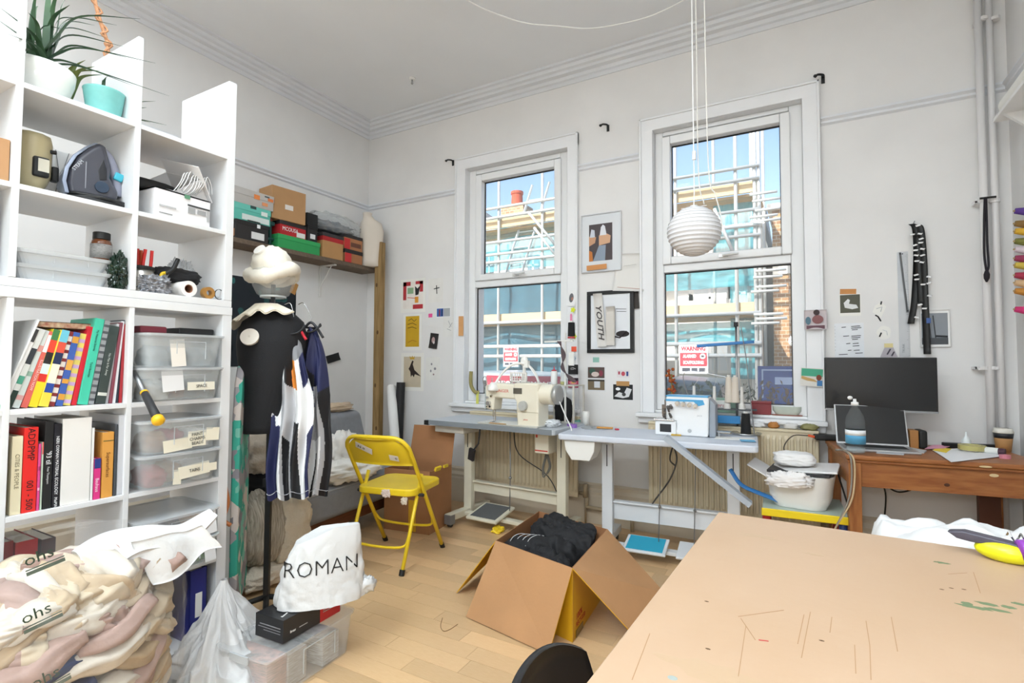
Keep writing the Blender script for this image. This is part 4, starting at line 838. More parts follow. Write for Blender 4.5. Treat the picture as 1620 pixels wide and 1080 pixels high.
# ================= left wall =================
def wallrect(px0, py0, px1, py1, wall='B', off=0):
    k = {'Y': D-off} if wall == 'B' else ({'X': L+off} if wall == 'L' else {'X': R-off})
    cx, cy = (px0+px1)/2, (py0+py1)/2
    a, b_, c, d_ = at(px0, cy, **k), at(px1, cy, **k), at(cx, py0, **k), at(cx, py1, **k)
    return at(cx, cy, **k), (b_-a).length, (c-d_).length
def marks(t, ms, w, h, y0, name='printed_motif'):
    bk = {}
    for m in ms:
        b = bk.setdefault(m[0], B()); y1 = y0-.0004-.0003*list(bk).index(m[0])
        if m[1] == 'r': b.bb(m[2]*w, m[4]*w, y1, y0, m[3]*h, m[5]*h)
        elif m[1] == 'e': b.prism([(m[2]*w+m[4]*w*cos(a), m[3]*h+m[5]*h*sin(a)) for a in [2*pi*i/18 for i in range(18)]], y1, y0)
        elif m[1] == 'p': b.prism([(u*w, v*h) for u, v in m[2]], y1, y0)
        elif m[1] == 'l': b.tube([(u*w, y0-.0004, v*h) for u, v in m[2]], m[3], 5)
    for c, b in bk.items(): obj(name, b, mt(c, .7), t, kind='stuff' if len(b.f) > 60 else None)
def card(name, label, cat, rect, col, ms=(), wall='B', tilt=0, th=.0012, off=0, group=None, border=None, rough=.7, tape=None, curl=0):
    p, w, h = wallrect(*rect, wall, off)
    t = thing(name, label, cat, p, 0, group, rot=(0, tilt, {'B': 0, 'L': pi/2, 'R': -pi/2}[wall]))
    if border:
        obj('paper', B().bb(-w/2, w/2, -th, 0, -h/2, h/2), PAPER, t); f_ = border
        obj('print', B().bb(-w/2+w*f_[0], w/2-w*f_[0], -th-.0005, -th, -h/2+h*f_[1], h/2-h*f_[2]), mt(col, rough, var=.06, vs=12), t)
        marks(t, ms, w, h, -th-.0005)
    else:
        if curl: obj('paper', B().sheet(lambda u, v: ((u-.5)*w, -.001-curl*((1-v)**2)-.004*sin(u*pi), (v-.5)*h), 10, 10, .0008), mt(col, rough), t, smooth=True)
        else: obj('paper', B().bb(-w/2, w/2, -th, 0, -h/2, h/2), mt(col, rough, var=.05, vs=12), t)
        marks(t, ms, w, h, -th-curl)
    if tape: obj('tape', B().box((tape[0]*w, -th-.0012, tape[1]*h), (tape[2], .0006, tape[3]), (0, tape[4], 0)), mt(tape[5], .6), t)
    return t
random.seed(8)
gl = [(random.choice(('1c4a4a', '2e6a66', '14302f', '0c1c22')), 'e', random.uniform(-.45, .45), random.uniform(-.45, .45), random.uniform(.01, .05), random.uniform(.01, .04)) for _ in range(46)]
card('poster', 'dark green galaxy poster on the left wall behind the dress form', 'poster', (330, 440, 472, 602), '101a22', gl, 'L', off=.002, tape=(.47, .46, .06, .1, .35, 'b98648'))
card('black_tape', 'small torn strip of black tape on the left wall above the sofa', 'tape', (516, 560, 537, 572), '1b1b1d', wall='L', tilt=-.25, curl=.012)
# shelf with boxes
t = thing('wall_shelf', 'rough brown timber shelf on the left wall carrying shoe boxes', 'shelf', (L, 2.98, 2.06), pi/2)
RW = mt('6f5e4e', .8, var=.25, vs=7, stretch=(10, 1, 10), bump=.2)
obj('board', B().bb(-.85, .79, -.23, -.001, .03, .066), RW, t, bev=.003)
for x in (.28,): obj('bracket', B().bb(x-.012, x+.012, -.2, -.002, .018, .03).bb(x-.012, x+.012, -.014, -.002, -.25, .03).tube([(x, -.01, -.16), (x, -.15, .02)], .005, 6), mt('dedcd8', .5), t)
SZ = 2.1265; SX = -3.615
def wbox(label, p0, p1, ytop, z0, col, lid=None, lidh=.03, dep=.2, prints=(), zt=None, rz=0, ins=0):
    a = at(p0, ytop, X=SX-ins); e = at(p1, ytop, X=SX-ins); zt = zt or (a.z+e.z)/2
    return carton(label, (SX-ins-dep/2, (a.y+e.y)/2, z0), (e.y-a.y, dep, zt-z0), pi/2+rz, col, lid, lidh=lidh, prints=prints), zt+.0008
t, z = wbox('black shoebox with white size label at the bottom of the left stack', 374, 426, 352, SZ, '2a2727', '232122', .03, prints=(('f', .45, .85, .12, .5, 'e8e6e4'), ('f', .62, .72, .75, .95, 'f0f0f0'), ('l', .1, .9, .1, .5, 'a87a52')))
t, z2 = wbox('turquoise shoebox in the left stack on the wall shelf', 371, 429, 326, z, '63bfae', '6cc6b6', .045, prints=(('f', .2, .95, .06, .4, 'dfe9e4'), ('f', .35, .7, .02, .1, '30302e'), ('f', .72, .9, .55, .8, 'e3ece8'), ('f', .42, .58, .82, 1.0, '2b4a46')))
t, z3 = wbox('grey box with orange marks on top of the left stack', 368, 434, 302, z2, 'bdb8b3', 'c2bdb8', .05, prints=(('f', .5, .64, .5, .8, 'e88a48'), ('f', .7, .84, .2, .42, 'e79a68'), ('f', .84, .98, .6, .8, 'e07a3c'), ('f', .76, .88, .8, .9, '4a5a5e')))
t = thing('clamp_tool', 'dark teal clamping tool standing between the box stacks', 'tool', (SX-.05, at(437, 360, X=SX).y-.01, SZ), pi/2)
obj('body', B().bb(-.03, .03, 0, .03, 0, .02).bb(-.008, .012, .005, .025, .02, .17).bb(-.03, .035, .0, .03, .17, .2).cyl((-.03, .012, .06), (.04, .012, .06), .012), mt('1e4f4a', .5), t, bev=.003); obj('handle', B().tube([(.0, .0, .2), (-.02, -.005, .26)], .008, 8), mt('8a2a24', .5), t)
t, g1 = wbox('bright green shoebox on the wall shelf', 440, 507, 377, SZ, '2f9a55', '33a35b', .035, dep=.23)
t, r1 = wbox('red and black shoebox on top of the green one', 443, 485, 353, g1, 'b82228', '2e2a2b', .03, ins=.01, prints=(('f', .62, .95, .05, .4, 'e5e1dd'),))
text('MCOUSA', .045, WHITE, t, face(-.03, -.1012, .05), sx=.8)
t, _ = wbox('tall brown cardboard box on top of the red and black shoebox', 434, 484, 300, r1, 'b58a5e', dep=.19, prints=(('f', .38, .62, .35, .5, 'e6dfd8'),), rz=-.1)
t, k1 = wbox('small black box with white label standing on the green shoebox', 487, 503, 357, g1, '222022', '1b1b1d', .03, dep=.14, prints=(('f', .25, .75, .15, .45, 'e6e6e6'),))
t, _ = wbox('small black rounded box on top of the labelled black box', 486, 503, 338, k1, '1a1a1c', dep=.1)
t, q1 = wbox('lower red and black shoebox in the right stack on the wall shelf', 546, 574, 396, SZ, 'a9714a', '2a2627', .035, prints=(('f', .0, .35, .0, .7, 'c32a2c'),))
t, q2 = wbox('upper red and black shoebox in the right stack on the wall shelf', 545, 574, 373, q1, 'b0764e', '2d292a', .03, prints=(('f', .0, .3, .0, .7, 'c32a2c'), ('f', .35, .9, .2, .5, '6a4030')))
t, c1 = wbox('open brown cardboard box in front of the right stack', 511, 543, 383, SZ, 'b88a58', dep=.18)
t, q3 = wbox('dark grey and red shoebox lying on the brown cardboard box', 511, 545, 371, c1, 'b32428', '3a3638', .03, dep=.2, ins=.01)
tb_ = thing('plastic_crate', 'clear plastic bag of grey offcuts on top of the right box stack', 'bag', (SX-.12, at(541, 360, X=SX).y, q2+.001), pi/2); obj('bag', blob((0, 0, .08), (.26, .1, .085), 14, .16, 3, e=.6, floor=0), CLEAR, tb_, smooth=True)
tb2 = thing('fabric_offcuts', 'grey and blue fabric offcuts inside the clear bag on the shelf', 'fabric', (SX-.12, at(541, 360, X=SX).y, q2+.003), pi/2); obj('offcuts', blob((-.02, 0, .045), (.2, .075, .05), 15, .4, 4, e=.8, floor=0), mt('8a8683', .9, var=.5, vs=15, col2='4a5868'), tb2, smooth=True)
t = thing('paper_torso', 'cream half body tailoring form standing at the end of the wall shelf', 'dress form', (-3.62, 3.66, SZ), rad(30))
obj('form', loft(B(), [[(cx+w_*cos(a), d_*sin(a), z) for a in [2*pi*i/24 for i in range(24)]] for z, w_, d_, cx in ((0, .1, .07, .0), (.05, .1, .07, 0), (.2, .105, .075, .01), (.34, .115, .08, .01), (.42, .1, .07, 0), (.46, .055, .05, -.02), (.5, .04, .04, -.035), (.52, .045, .045, -.035))]), mt('ddd2c4', .7), t, smooth=True)
# corner timber, tubes
t = thing('timber_post', 'rough sawn timber batten standing upright in the corner', 'timber', (-3.535, 3.70, 0)); obj('post', B().bb(-.04, .04, -.03, .03, 0, 2.36), mt('a98a5c', .75, var=.3, vs=5, stretch=(8, 8, .7), col2='7d6238', bump=.15), t, bev=.004)
for i, z in enumerate((.6, 1.0, 1.5, 1.95)): obj('knot', B().sph((.01*(-1)**i, -.03, z), (.012, .002, .02), 10, 6), mt('5a4022', .8), t)
p0, p1 = at(612, 612, Y=3.72), at(634, 735, Y=3.45)
t = thing('paper_tube', 'white paper tube leaning against the back wall by the sofa', 'tube', (p1.x+.08, 3.35, .0)); q = V((p1.x+.08, 3.35, .0)); obj('tube', B().tube([(0, 0, .012), V((p0.x, 3.78, p0.z))-q], .042, 18), mt('efeeec', .6), t, smooth=False)
t = thing('black_tube', 'black roll standing behind the white paper tube', 'tube', (-3.33, 3.74, 0)); obj('roll', B().cyl((.0, .0, 0), (-.005, .05, 1.03), .04), mt('1d1d1f', .6), t, smooth=False)
# ================= yellow folding chair =================
t = thing('folding_chair', 'yellow metal folding chair with tape scraps on its backrest', 'chair', (-2.219, 2.30, 0), rad(12)); hw = .213
YW = mt('efcd28', .35, var=.07, vs=7); YR = mt('e6c53e', .4, var=.5, vs=14, col2='bfa08a')
top = (-.01, .775); 
def mtub(z): return .5-.51*z/.78
fr = [(-hw, mtub(.0), .0), (-hw, mtub(.3), .3), (-hw, mtub(.62), .62)]+[(-hw+.09*(1-cos(a)), mtub(.69+.09*sin(a)), .69+.09*sin(a)) for a in [pi/2*i/6 for i in range(1, 7)]]
fr = fr+[(-x, y_, z) for x, y_, z in fr[::-1]]
obj('main_frame', B().tube(fr, .0125, 10), YW, t, smooth=True)
def brs(u, v):
    z = .605+.165*v; hwz = hw-.008-(.085*max(0, (z-.69)/.085)**2 if z > .69 else 0); x = (u-.5)*2*hwz; return (x, mtub(z)-.006-.035*(1-(2*u-1)**2)+.03*0, z)
obj('backrest', B().sheet(brs, 20, 8, .004), YW, t, smooth=True)
for sx in (-1, 1): obj('rear_leg', B().tube([(sx*(hw-.026), .0, .0), (sx*(hw-.026), .235, .53)], .0115, 10), YW, t, smooth=True); obj('hinge', B().cyl((sx*(hw-.04), .185, .415), (sx*(hw+.016), .185, .415), .01), DARK, t)
obj('rear_stretcher', B().tube(spl([(-hw+.026, .09, .2), (-hw+.07, .06, .135), (hw-.07, .06, .135), (hw-.026, .09, .2)], 6), .008, 8), YW, t, smooth=True)
obj('front_stretcher', B().tube(spl([(-hw, mtub(.24), .24), (-hw+.06, mtub(.17), .17), (hw-.06, mtub(.17), .17), (hw, mtub(.24), .24)], 6), .008, 8), YW, t, smooth=True)
obj('seat', loft(B(), [ring(rr(.385, .39, .06, 6, 0, .31), .415), ring(rr(.4, .405, .065, 6, 0, .31), .42), ring(rr(.4, .405, .065, 6, 0, .31), .452), ring(rr(.385, .39, .06, 6, 0, .31), .459), ring(rr(.28, .28, .05, 6, 0, .31), .452)]), YW, t, smooth=False, bev=.003)
for sx, y_ in ((-1, .0), (1, .0)): obj('rubber_foot', B().cyl((sx*(hw-.026), y_-.0, 0), (sx*(hw-.026), y_+.012, .03), .016), BLACK, t)
for sx in (-1, 1): obj('rubber_foot', B().cyl((sx*hw, .5, 0), (sx*hw, .48, .03), .016), BLACK, t)
for i, (x0, z0, w_, h_, r_) in enumerate(((-.06, .715, .12, .045, .35), (.12, .66, .06, .04, .1))):
    o = obj('tape_scrap', B().box((x0, mtub(z0)-.052, z0), (w_, .001, h_), (.57, r_, 0)), mt('e6ddd0', .7), t); 
text('N o l l', .03, BLACK, t, Matrix.Translation((-.06, mtub(.715)-.054, .715)) @ Matrix.Rotation(pi/2+.57, 4, 'X') @ Matrix.Rotation(-.38, 4, 'Z')); text('o', .03, BLACK, t, Matrix.Translation((.135, mtub(.66)-.055, .66)) @ Matrix.Rotation(pi/2+.57, 4, 'X'))
obj('tape_scrap', blob((.02, .102, .43), (.03, .008, .022), 4, .5, 3, 16, 10), mt('d6c3ba', .8), t); obj('tape_scrap', blob((.13, .12, .39), (.018, .006, .02), 5, .6, 3, 16, 10), mt('d6c8b4', .8), t); obj('tape_scrap', blob((.0, -.0, .778), (.05, .015, .008), 6, .4, 3, 16, 10), mt('e4dfd4', .8), t)
# cardboard box behind the chair, one flap standing up
def openbox(t, A, inner, outer, h, th=.004, names=True):
    """walls of an open carton from a floor quad A (4 xy points, local)"""
    for i in range(4):
        a, e = V((*A[i], 0)), V((*A[(i+1) % 4], 0)); n_ = V((0, 0, 1)).cross(e-a).normalized()*th
        b = B(); b.mi(0).add([a, e, e+V((0, 0, h)), a+V((0, 0, h))], [(0, 1, 2, 3)]); b.mi(1).add([a+n_, e+n_, e+n_+V((0, 0, h)), a+n_+V((0, 0, h)), a+V((0, 0, h)), e+V((0, 0, h))], [(3, 2, 1, 0), (4, 5, 2, 3)])
        obj('side_panel', b, [outer, inner], t)
    obj('base_panel', B().add([(x, y_, .003) for x, y_ in A], [(0, 1, 2, 3)]), inner, t)
def flap(t, a, e, c, d_, m, name='flap', th=.004, m2=None):
    a, e, c, d_ = V(a), V(e), V(c), V(d_); n_ = (e-a).cross(d_-a).normalized()*th
    b = B().mi(0).add([a, e, c, d_], [(0, 1, 2), (0, 2, 3)]).mi(1).add([a+n_, e+n_, c+n_, d_+n_, a, e, c, d_], [(2, 1, 0), (3, 2, 0), (4, 0, 1, 5), (5, 1, 2, 6), (6, 2, 3, 7), (7, 3, 0, 4)]); return obj(name, b, [m, m2 or m], t)
CB2 = mt('a5744d', .85, var=.1, vs=5, bump=.06, bs=60)
t = thing('cardboard_box', 'brown cardboard box with one flap up behind the yellow chair', 'box', (-2.555, 3.12, 0), rad(8))
A = [(-.19, -.17), (.19, -.17), (.19, .16), (-.19, .16)]; openbox(t, A, CB2, CB2, .44)
flap(t, (-.19, .16, .44), (.19, .16, .44), (.2, .2, .72), (-.17, .2, .72), CB2); flap(t, (-.19, -.17, .44), (.19, -.17, .44), (.185, -.01, .40), (-.185, -.01, .40), CB2)
obj('yellow_tape', B().box((.193, -.06, .445), (.015, .08, .03), (0, .4, 0)).box((.193, .06, .443), (.012, .06, .02)), YEL, t); obj('printed_side', B().box((.05, -.1715, .12), (.06, .002, .22)), mt('d9a92a', .6), t)
# ================= big open carton of black clothes =================
BO = V((-1.18, 2.53, 0)); t = thing('open_carton', 'large open cardboard carton with yellow outside and spread flaps', 'box', BO)
quad = [V((-1.385, 2.30, 0)), V((-.91, 2.165, 0)), V((-.955, 2.76, 0)), V((-1.43, 2.88, 0))]; quad = [q-BO for q in quad]; hB = .32
YC_ = mt('e0ab1e', .5, var=.06, vs=6); BRN = mt('b88a5f', .8, var=.1, vs=4, bump=.08, bs=50); BIN = mt('9a6a44', .85)
openbox(t, [(q.x, q.y) for q in quad], BIN, YC_, hB)
up = V((0, 0, hB)); A_, B_, C_, D_ = [q+up for q in quad]
flap(t, A_, B_, at(868, 1035, Z=.006)-BO, at(737, 975, Z=.006)-BO, BRN, m2=YC_)
flap(t, B_, C_, at(1052, 938, Z=.12)-BO, at(1010, 1012, Z=.02)-BO, BRN, m2=YC_)
flap(t, D_, A_, at(722, 937, Z=.006)-BO, D_+V((-.25, -.05, -.26)), BRN, m2=YC_)
flap(t, C_, D_, D_+V((-.03, -.02, -.2)), C_+V((.0, -.03, -.2)), BIN)
u_ = (quad[2]-quad[1]).normalized(); n_ = V((u_.y, -u_.x, 0))
Mx = Matrix(((u_.x, 0, n_.x, 0), (u_.y, 0, n_.y, 0), (0, 1, 0, 0), (0, 0, 0, 1)))
for s_, z, sz in (('100%', .085, .04), ('RECYCLED', .052, .028)):
    text(s_, sz, mt('b3341c', .6), t, Matrix.Translation(quad[1]+u_*.05+n_*.001+V((0, 0, z))) @ Mx, align='LEFT', ext=.0005)
obj('packing_tape', B().box(quad[1]+u_*.09+V((.004, 0, .018)), (.002, .1, .03), (0, 0, math.atan2(u_.y, u_.x)-pi/2)), mt('8a6a2a', .3), t)
BG = mt('1a1a1d', .8, bump=.25, bs=50)
for i, (x, y_, z, ln, rr_, rz) in enumerate(((.0, .22, .345, .17, .045, -.24), (.005, .135, .35, .18, .05, -.2), (.02, .04, .345, .19, .055, -.26), (-.03, -.07, .315, .19, .06, .25), (.06, -.17, .285, .14, .06, -.3))):
    c = thing('black_garment', 'folded black garment in the open carton, %s' % ('furthest back', 'second from the back', 'middle one', 'front one with white stitching', 'lowest at the front corner')[i], 'clothes', BO+V((x, y_, .02)), rz, 'black garments in the carton')
    z -= .02
    def gar(u, v, s_=i): a = v*2*pi; q = 1+.3*crease((u*3, cos(a), sin(a)), 1.5, 40+s_)+.14*crease((u*7, cos(a)*2, sin(a)*2), 1.6, s_); e_ = (1-abs(2*u-1)**6)**.5; zz = sin(a)*rr_*q*e_; return ((u-.5)*2*ln+.012*sin(a*2), cos(a)*rr_*.95*q*e_+.015*sin(u*7+s_), (z-rr_)+(zz if zz > 0 else zz*3.2))
    obj('cloth', B().sheet(gar, 50, 28), BG, c, smooth=True)
    if i == 3:
        for k in range(4): obj('stitching', B().tube(spl([(-.16+.03*k, -.05, z-.03), (-.14+.03*k, -.03, z+.004), (-.11+.03*k, .0, z+.014), (-.08+.03*k, .03, z+.004)], 5), .0016, 5), mt('c8c8c8', .7), c)
t = thing('tape_scrap', 'bright yellow scrap of tape on the floor beside the carton', 'tape', at(787, 842, Z=0)); obj('scrap', blob((0, 0, .02), (.04, .04, .025), 3, .4, 3, 20, 12, floor=0), YEL, t)
t = thing('thread_scrap', 'curl of beige thread lying on the wooden floor', 'thread', at(705, 988, Z=0)); p = [at(x, y_, Z=.002)-at(705, 988, Z=0) for x, y_ in ((700, 977), (697, 990), (702, 998), (712, 995), (724, 987))]; obj('thread', B().tube(spl(p, 6), .0015, 5), mt('8a6a48', .8), t)
# ================= sewing table with straight stitch machine =================
BEI = mt('dcd6c2', .4, var=.06, vs=6); GRYT = mt('bfc4c9', .4, var=.05, vs=6); IVORY = mt('e9e2cf', .35); GALV = mt('8e9092', .4, .5)
def tframe(t, w, d, top, m, cx, foot, rail_z=.22, rail_h=.085, wheels=True, yc=None):
    yc = yc or d*.5
    for x in cx:
        obj('column', B().bb(x-.035, x+.035, yc-.05, yc+.0, .07, top-.04), m, t, bev=.004); obj('column_slot', B().bb(x-.003, x+.003, yc-.052, yc-.05, top-.22, top-.08), DARK, t)
        obj('foot_bar', B().bb(x-.03, x+.03, foot[0], foot[1], .05, .1), m, t, bev=.006); obj('foot_cap', B().bb(x-.032, x+.032, foot[0]-.004, foot[0]+.05, .025, .095), GALV, t, bev=.004)
        for y_ in (foot[0]+.03, foot[1]-.03): obj('castor', B().cyl((x-.012, y_, .022), (x+.012, y_, .022), .022), DARK, t)
    obj('cross_rail', B().bb(cx[0]+.035, cx[1]-.035, yc-.01, yc+.02, rail_z, rail_z+rail_h).bb(cx[0]+.035, cx[1]-.035, yc-.03, yc+.02, rail_z+rail_h-.012, rail_z+rail_h), m, t, bev=.002)
a = at(672, 663, Z=.78); e = at(876, 680, Z=.78); r1 = math.atan2(e.y-a.y, e.x-a.x); w1 = (e-a).length+.005
t1 = thing('sewing_table', 'industrial sewing table with grey top on beige T-legs below the left window', 'table', (a.x, a.y, 0), r1)
T1 = Matrix.Translation((a.x, a.y, 0)) @ Matrix.Rotation(r1, 4, 'Z'); TI1 = T1.inverted()
d1 = .53
obj('table_top', B().prism(rr(w1, d1, .02, 4, w1/2, d1/2), .742, .778, 'z'), GRYT, t1, bev=.004); obj('edge_band', B().bb(.02, w1-.02, -.0015, 0, .742, .778), mt('80868c', .5), t1); obj('corner_guard', B().bb(-.004, .04, -.006, .05, .738, .775), BLACK, t1, bev=.004)
c0 = (TI1 @ at(746, 740, Y=a.y+.25)).x; c1 = (TI1 @ at(893, 745, Y=a.y+.2)).x
tframe(t1, w1, d1, .782, BEI, (c0, c1), (-.02, .48))
obj('drawer', B().bb(.06, .34, .05, .36, .685, .742), mt('cfcac0', .5), t1, bev=.006)
pq = TI1 @ at(776, 812, Z=.1); M_ = B().bb(pq.x-.13, pq.x+.13, pq.y-.13, pq.y+.14, 0, .02)
obj('treadle', B().box((pq.x, pq.y, .105), (.27, .26, .02), (.2, 0, 0)), BEI, t1, bev=.006); obj('treadle_mat', B().box((pq.x, pq.y, .117), (.22, .21, .004), (.2, 0, 0)), mt('5d5f60', .9, bump=.6, bs=150), t1)
obj('treadle_bar', B().bb(c0, c1, pq.y-.03, pq.y+.03, .06, .085), BEI, t1, bev=.003)
obj('pull_rod', B().tube([(pq.x+.13, pq.y+.06, .12), (pq.x+.11, pq.y+.1, .4), (pq.x+.09, pq.y+.12, .745)], .004, 8).sph((pq.x+.115, pq.y+.09, .36), .012, 10, 8), STEEL, t1, smooth=True)
obj('knee_lifter', B().tube([(pq.x-.06, .12, .742), (pq.x-.06, .1, .62), (pq.x-.1, .08, .56)], .006, 8).box((pq.x-.1, .07, .54), (.05, .02, .09), (.2, .3, 0)), DARK, t1, smooth=False)
mp = TI1 @ at(862, 712, Y=a.y+.12)
obj('motor_control_box', B().bb(mp.x-.055, mp.x+.055, mp.y-.05, mp.y+.1, .59, .742), IVORY, t1, bev=.008); obj('printed_stripe', B().bb(mp.x-.05, mp.x+.05, mp.y-.0515, mp.y-.05, .607, .615).bb(mp.x-.045, mp.x-.03, mp.y-.0515, mp.y-.05, .7, .72), mt('cf3a2c', .5), t1)
b = B(); [b.tube(spl([(mp.x+.01*i, mp.y, .592), (mp.x+.03+.006*i, mp.y+.01, .5), (mp.x+.01*i-.01, mp.y, .42+.01*i), (mp.x-.02+.005*i, mp.y, .48), (mp.x+.005*i, mp.y+.01, .575)], 6), .004, 6) for i in range(3)]; obj('cable_loop', b, mt('5f5d58', .5), t1, smooth=True)
b = B().tube(spl([(.3, .3, .735), (.5, .22, .71), (.7, .26, .735)], 6), .005, 6).tube(spl([(.62, .3, .735), (.7, .25, .55), (.92, .3, .4), (c1-.03, .3, .2)], 6), .004, 6); obj('cable', b, DARK, t1, smooth=True)
def onto(TI, px_, py_, z): p = TI @ at(px_, py_, Z=z); return p
# the machine head
ZT1 = .779
mo = at(812, 674, Z=ZT1); mo = T1 @ (TI1 @ mo+V((0, .06, 0)))
m1 = thing('sewing_machine', 'ivory industrial straight stitch sewing machine on the grey table', 'sewing machine', (mo.x, mo.y, ZT1), r1)
obj('bed', B().bb(-.3, .2, -.075, .12, 0, .012), mt('d3d0c6', .3, .2), m1, bev=.003); obj('needle_plate', B().bb(-.245, -.16, -.06, .04, .012, .0135), CHROME, m1); obj('wooden_ruler', B().bb(-.19, -.05, -.085, -.072, .0125, .015), mt('c9963e', .6), m1)
obj('pillar', B().prism([(.03, .0), (.2, 0), (.2, .3), (.0, .3), (.0, .2), (.02, .17)], -.06, .09), IVORY, m1, bev=.014, seg=3)
obj('arm', B().prism([(-.225, .19), (.02, .185), (.05, .2), (.05, .29), (-.2, .295), (-.225, .28)], -.05, .08), IVORY, m1, bev=.014, seg=3)
obj('head', B().prism([(-.245, .11), (-.175, .1), (-.165, .19), (-.17, .285), (-.245, .28)], -.052, .06), IVORY, m1, bev=.012, seg=3)
obj('face_plate', B().bb(-.258, -.244, -.045, .05, .1, .27), mt('b9c4c4', .3, .4), m1, bev=.006)
obj('tension_disc', B().cyl((-.21, -.052, .15), (-.21, -.075, .15), .016).cyl((-.225, -.052, .19), (-.225, -.068, .19), .009).cyl((-.19, -.052, .205), (-.19, -.064, .2), .008), CHROME, m1, smooth=False); [obj('screw', B().cyl((x, -.05, .125), (x, -.06, .125), r_), DARK, m1) for x, r_ in ((-.205, .007), (-.23, .004))]
obj('needle_bar', B().cyl((-.21, -.0, .1), (-.21, -.0, .05), .006).cyl((-.21, 0, .05), (-.21, 0, .014), .002).bb(-.22, -.2, -.025, .01, .014, .018).cyl((-.2, .01, .1), (-.2, .01, .016), .004), CHROME, m1)
obj('stitch_dial', B().cyl((.085, -.06, .145), (.085, -.085, .145), .033, n=24).cyl((.085, -.085, .145), (.085, -.088, .145), .009), mt('b9b9b4', .4), m1, bev=.003); obj('badge', B().bb(.0, .07, -.0625, -.06, .225, .265), mt('5f5a50', .4), m1); obj('base_seam', B().bb(.02, .2, -.0612, -.06, .1, .104), mt('b9ae92', .5), m1)
text('SINGER', .03, mt('d0503c', .5), m1, face(-.1, -.0506, .24), sx=1.1); text('JAPAN', .012, mt('d0503c', .5), m1, face(.1, -.0612, .05))
obj('motor_hub', B().lathe([(.0, 0), (.065, 0), (.07, .02), (.07, .09), (.06, .1), (0, .1)], 28, M=Matrix.Translation((.19, .01, .225)) @ Matrix.Rotation(pi/2, 4, 'Y')), IVORY, m1, smooth=False, bev=.004)
obj('handwheel', B().lathe([(.0, .105), (.03, .105), (.058, .1), (.066, .11), (.066, .13), (.055, .138), (.03, .128), (0, .128)], 28, M=Matrix.Translation((.19, .01, .225)) @ Matrix.Rotation(pi/2, 4, 'Y')), mt('a9a9a6', .3, .3), m1, smooth=True)
obj('take_up_guard', B().tube(spl([(-.25, -.055, .25), (-.255, -.07, .32), (-.235, -.065, .34), (-.225, -.055, .27)], 5), .003, 6).cyl((-.21, -.02, .285), (-.21, -.02, .33), .004), CHROME, m1)
for x in (-.15, -.06, .02): obj('thread_guide', B().cyl((x, 0, .29), (x, 0, .315), .004).sph((x, 0, .315), .006, 8, 6), CHROME, m1)
lp_ = thing('machine_lamp', 'white flexible lamp arching over the straight stitch machine', 'lamp', (mo.x, mo.y, ZT1), r1)
obj('flexible_arm', B().tube(spl([(.12, .085, .3), (.09, .08, .37), (.04, .04, .43), (-.06, .02, .425), (-.13, .0, .37), (-.16, -.04, .3), (-.17, -.06, .27)], 7), .009, 10), mt('eceae6', .4), lp_, smooth=True); obj('lamp_shade', B().lathe([(.015, .05), (.03, .03), (.042, 0), (.036, -.012), (0, -.014)], 20, M=Matrix.Translation((-.17, -.063, .25))), mt('f2f0ec', .4), lp_, smooth=True)
obj('clamp_base', B().sph((.02, .05, .45), (.03, .02, .04), 14, 10).box((.045, .045, .43), (.03, .03, .05)).tube([(.02, .05, .42), (.02, .05, .31)], .012, 10), mt('eceae4', .35), lp_, smooth=False); obj('lamp_cable', B().tube(spl([(.05, .05, .43), (.11, .04, .36), (.14, .05, .31)], 5), .004, 6), WHITE, lp_)
rk = thing('wire_basket', 'small white plastic basket panel standing on the sewing machine arm', 'basket', (mo.x, mo.y, ZT1+.303), r1); b = B()
b.bb(-.07, .07, .0, .01, 0, .012).bb(-.07, .07, 0, .01, .06, .07).bb(-.07, -.06, 0, .01, 0, .07).bb(.06, .07, 0, .01, 0, .07)
for i in range(1, 7): b.bb(-.07+i*.02-.002, -.07+i*.02+.002, 0, .008, .0, .07)
for z in (.024, .042): b.bb(-.07, .07, 0, .008, z-.002, z+.002)
obj('basket', b.bb(-.07, .07, 0, .05, -.001, .004), mt('efeae4', .5), rk); text('1.60', .022, mt('cf6a5a', .5), rk, face(0, -.001, .033))
# thread stand, bottles and small things on table 1
sp_ = T1 @ (TI1 @ at(880, 672, Z=ZT1)+V((.0, .14, 0))); st1 = thing('thread_stand', 'white metal thread stand with a black cone beside the straight stitch machine', 'thread stand', (sp_.x, sp_.y, ZT1), r1)
WM = mt('e6e5e0', .4)
obj('pole', B().cyl((0, 0, 0), (0, 0, .66), .008).cyl((.0, 0, .0), (0, 0, .012), .03), WM, st1, smooth=False); obj('arm', B().box((-.055, 0, .6), (.24, .014, .014), (0, -.02, 0)).cyl((.05, 0, .6), (.05, 0, .635), .01), WM, st1, bev=.002); obj('bracket', B().bb(.03, .075, -.01, .0, .42, .52), WM, st1, bev=.004)
obj('shelf_frame', B().bb(-.17, .09, -.04, .14, .27, .278).bb(-.17, -.158, -.04, -.028, 0, .27).bb(.078, .09, -.04, -.028, 0, .27).bb(-.17, -.158, .128, .14, 0, .27).bb(.078, .09, .128, .14, 0, .27), mt('cfcabf', .5), st1)
def cone(label, p, h, r0, rt, col, par=None, group='cones of thread'):
    t = thing('thread_cone', label, 'thread cone', p, 0, group); obj('thread', B().lathe([(0, 0), (r0*1.05, 0), (r0, .006), (rt, h), (0, h)], 20), mt(col, .85, bump=.3, bs=200), t, smooth=True)
    obj('spool_tip', B().lathe([(rt*.7, h), (rt*.55, h+.012), (0, h+.012)], 12), mt('e6e2dc', .5), t, smooth=True); return t
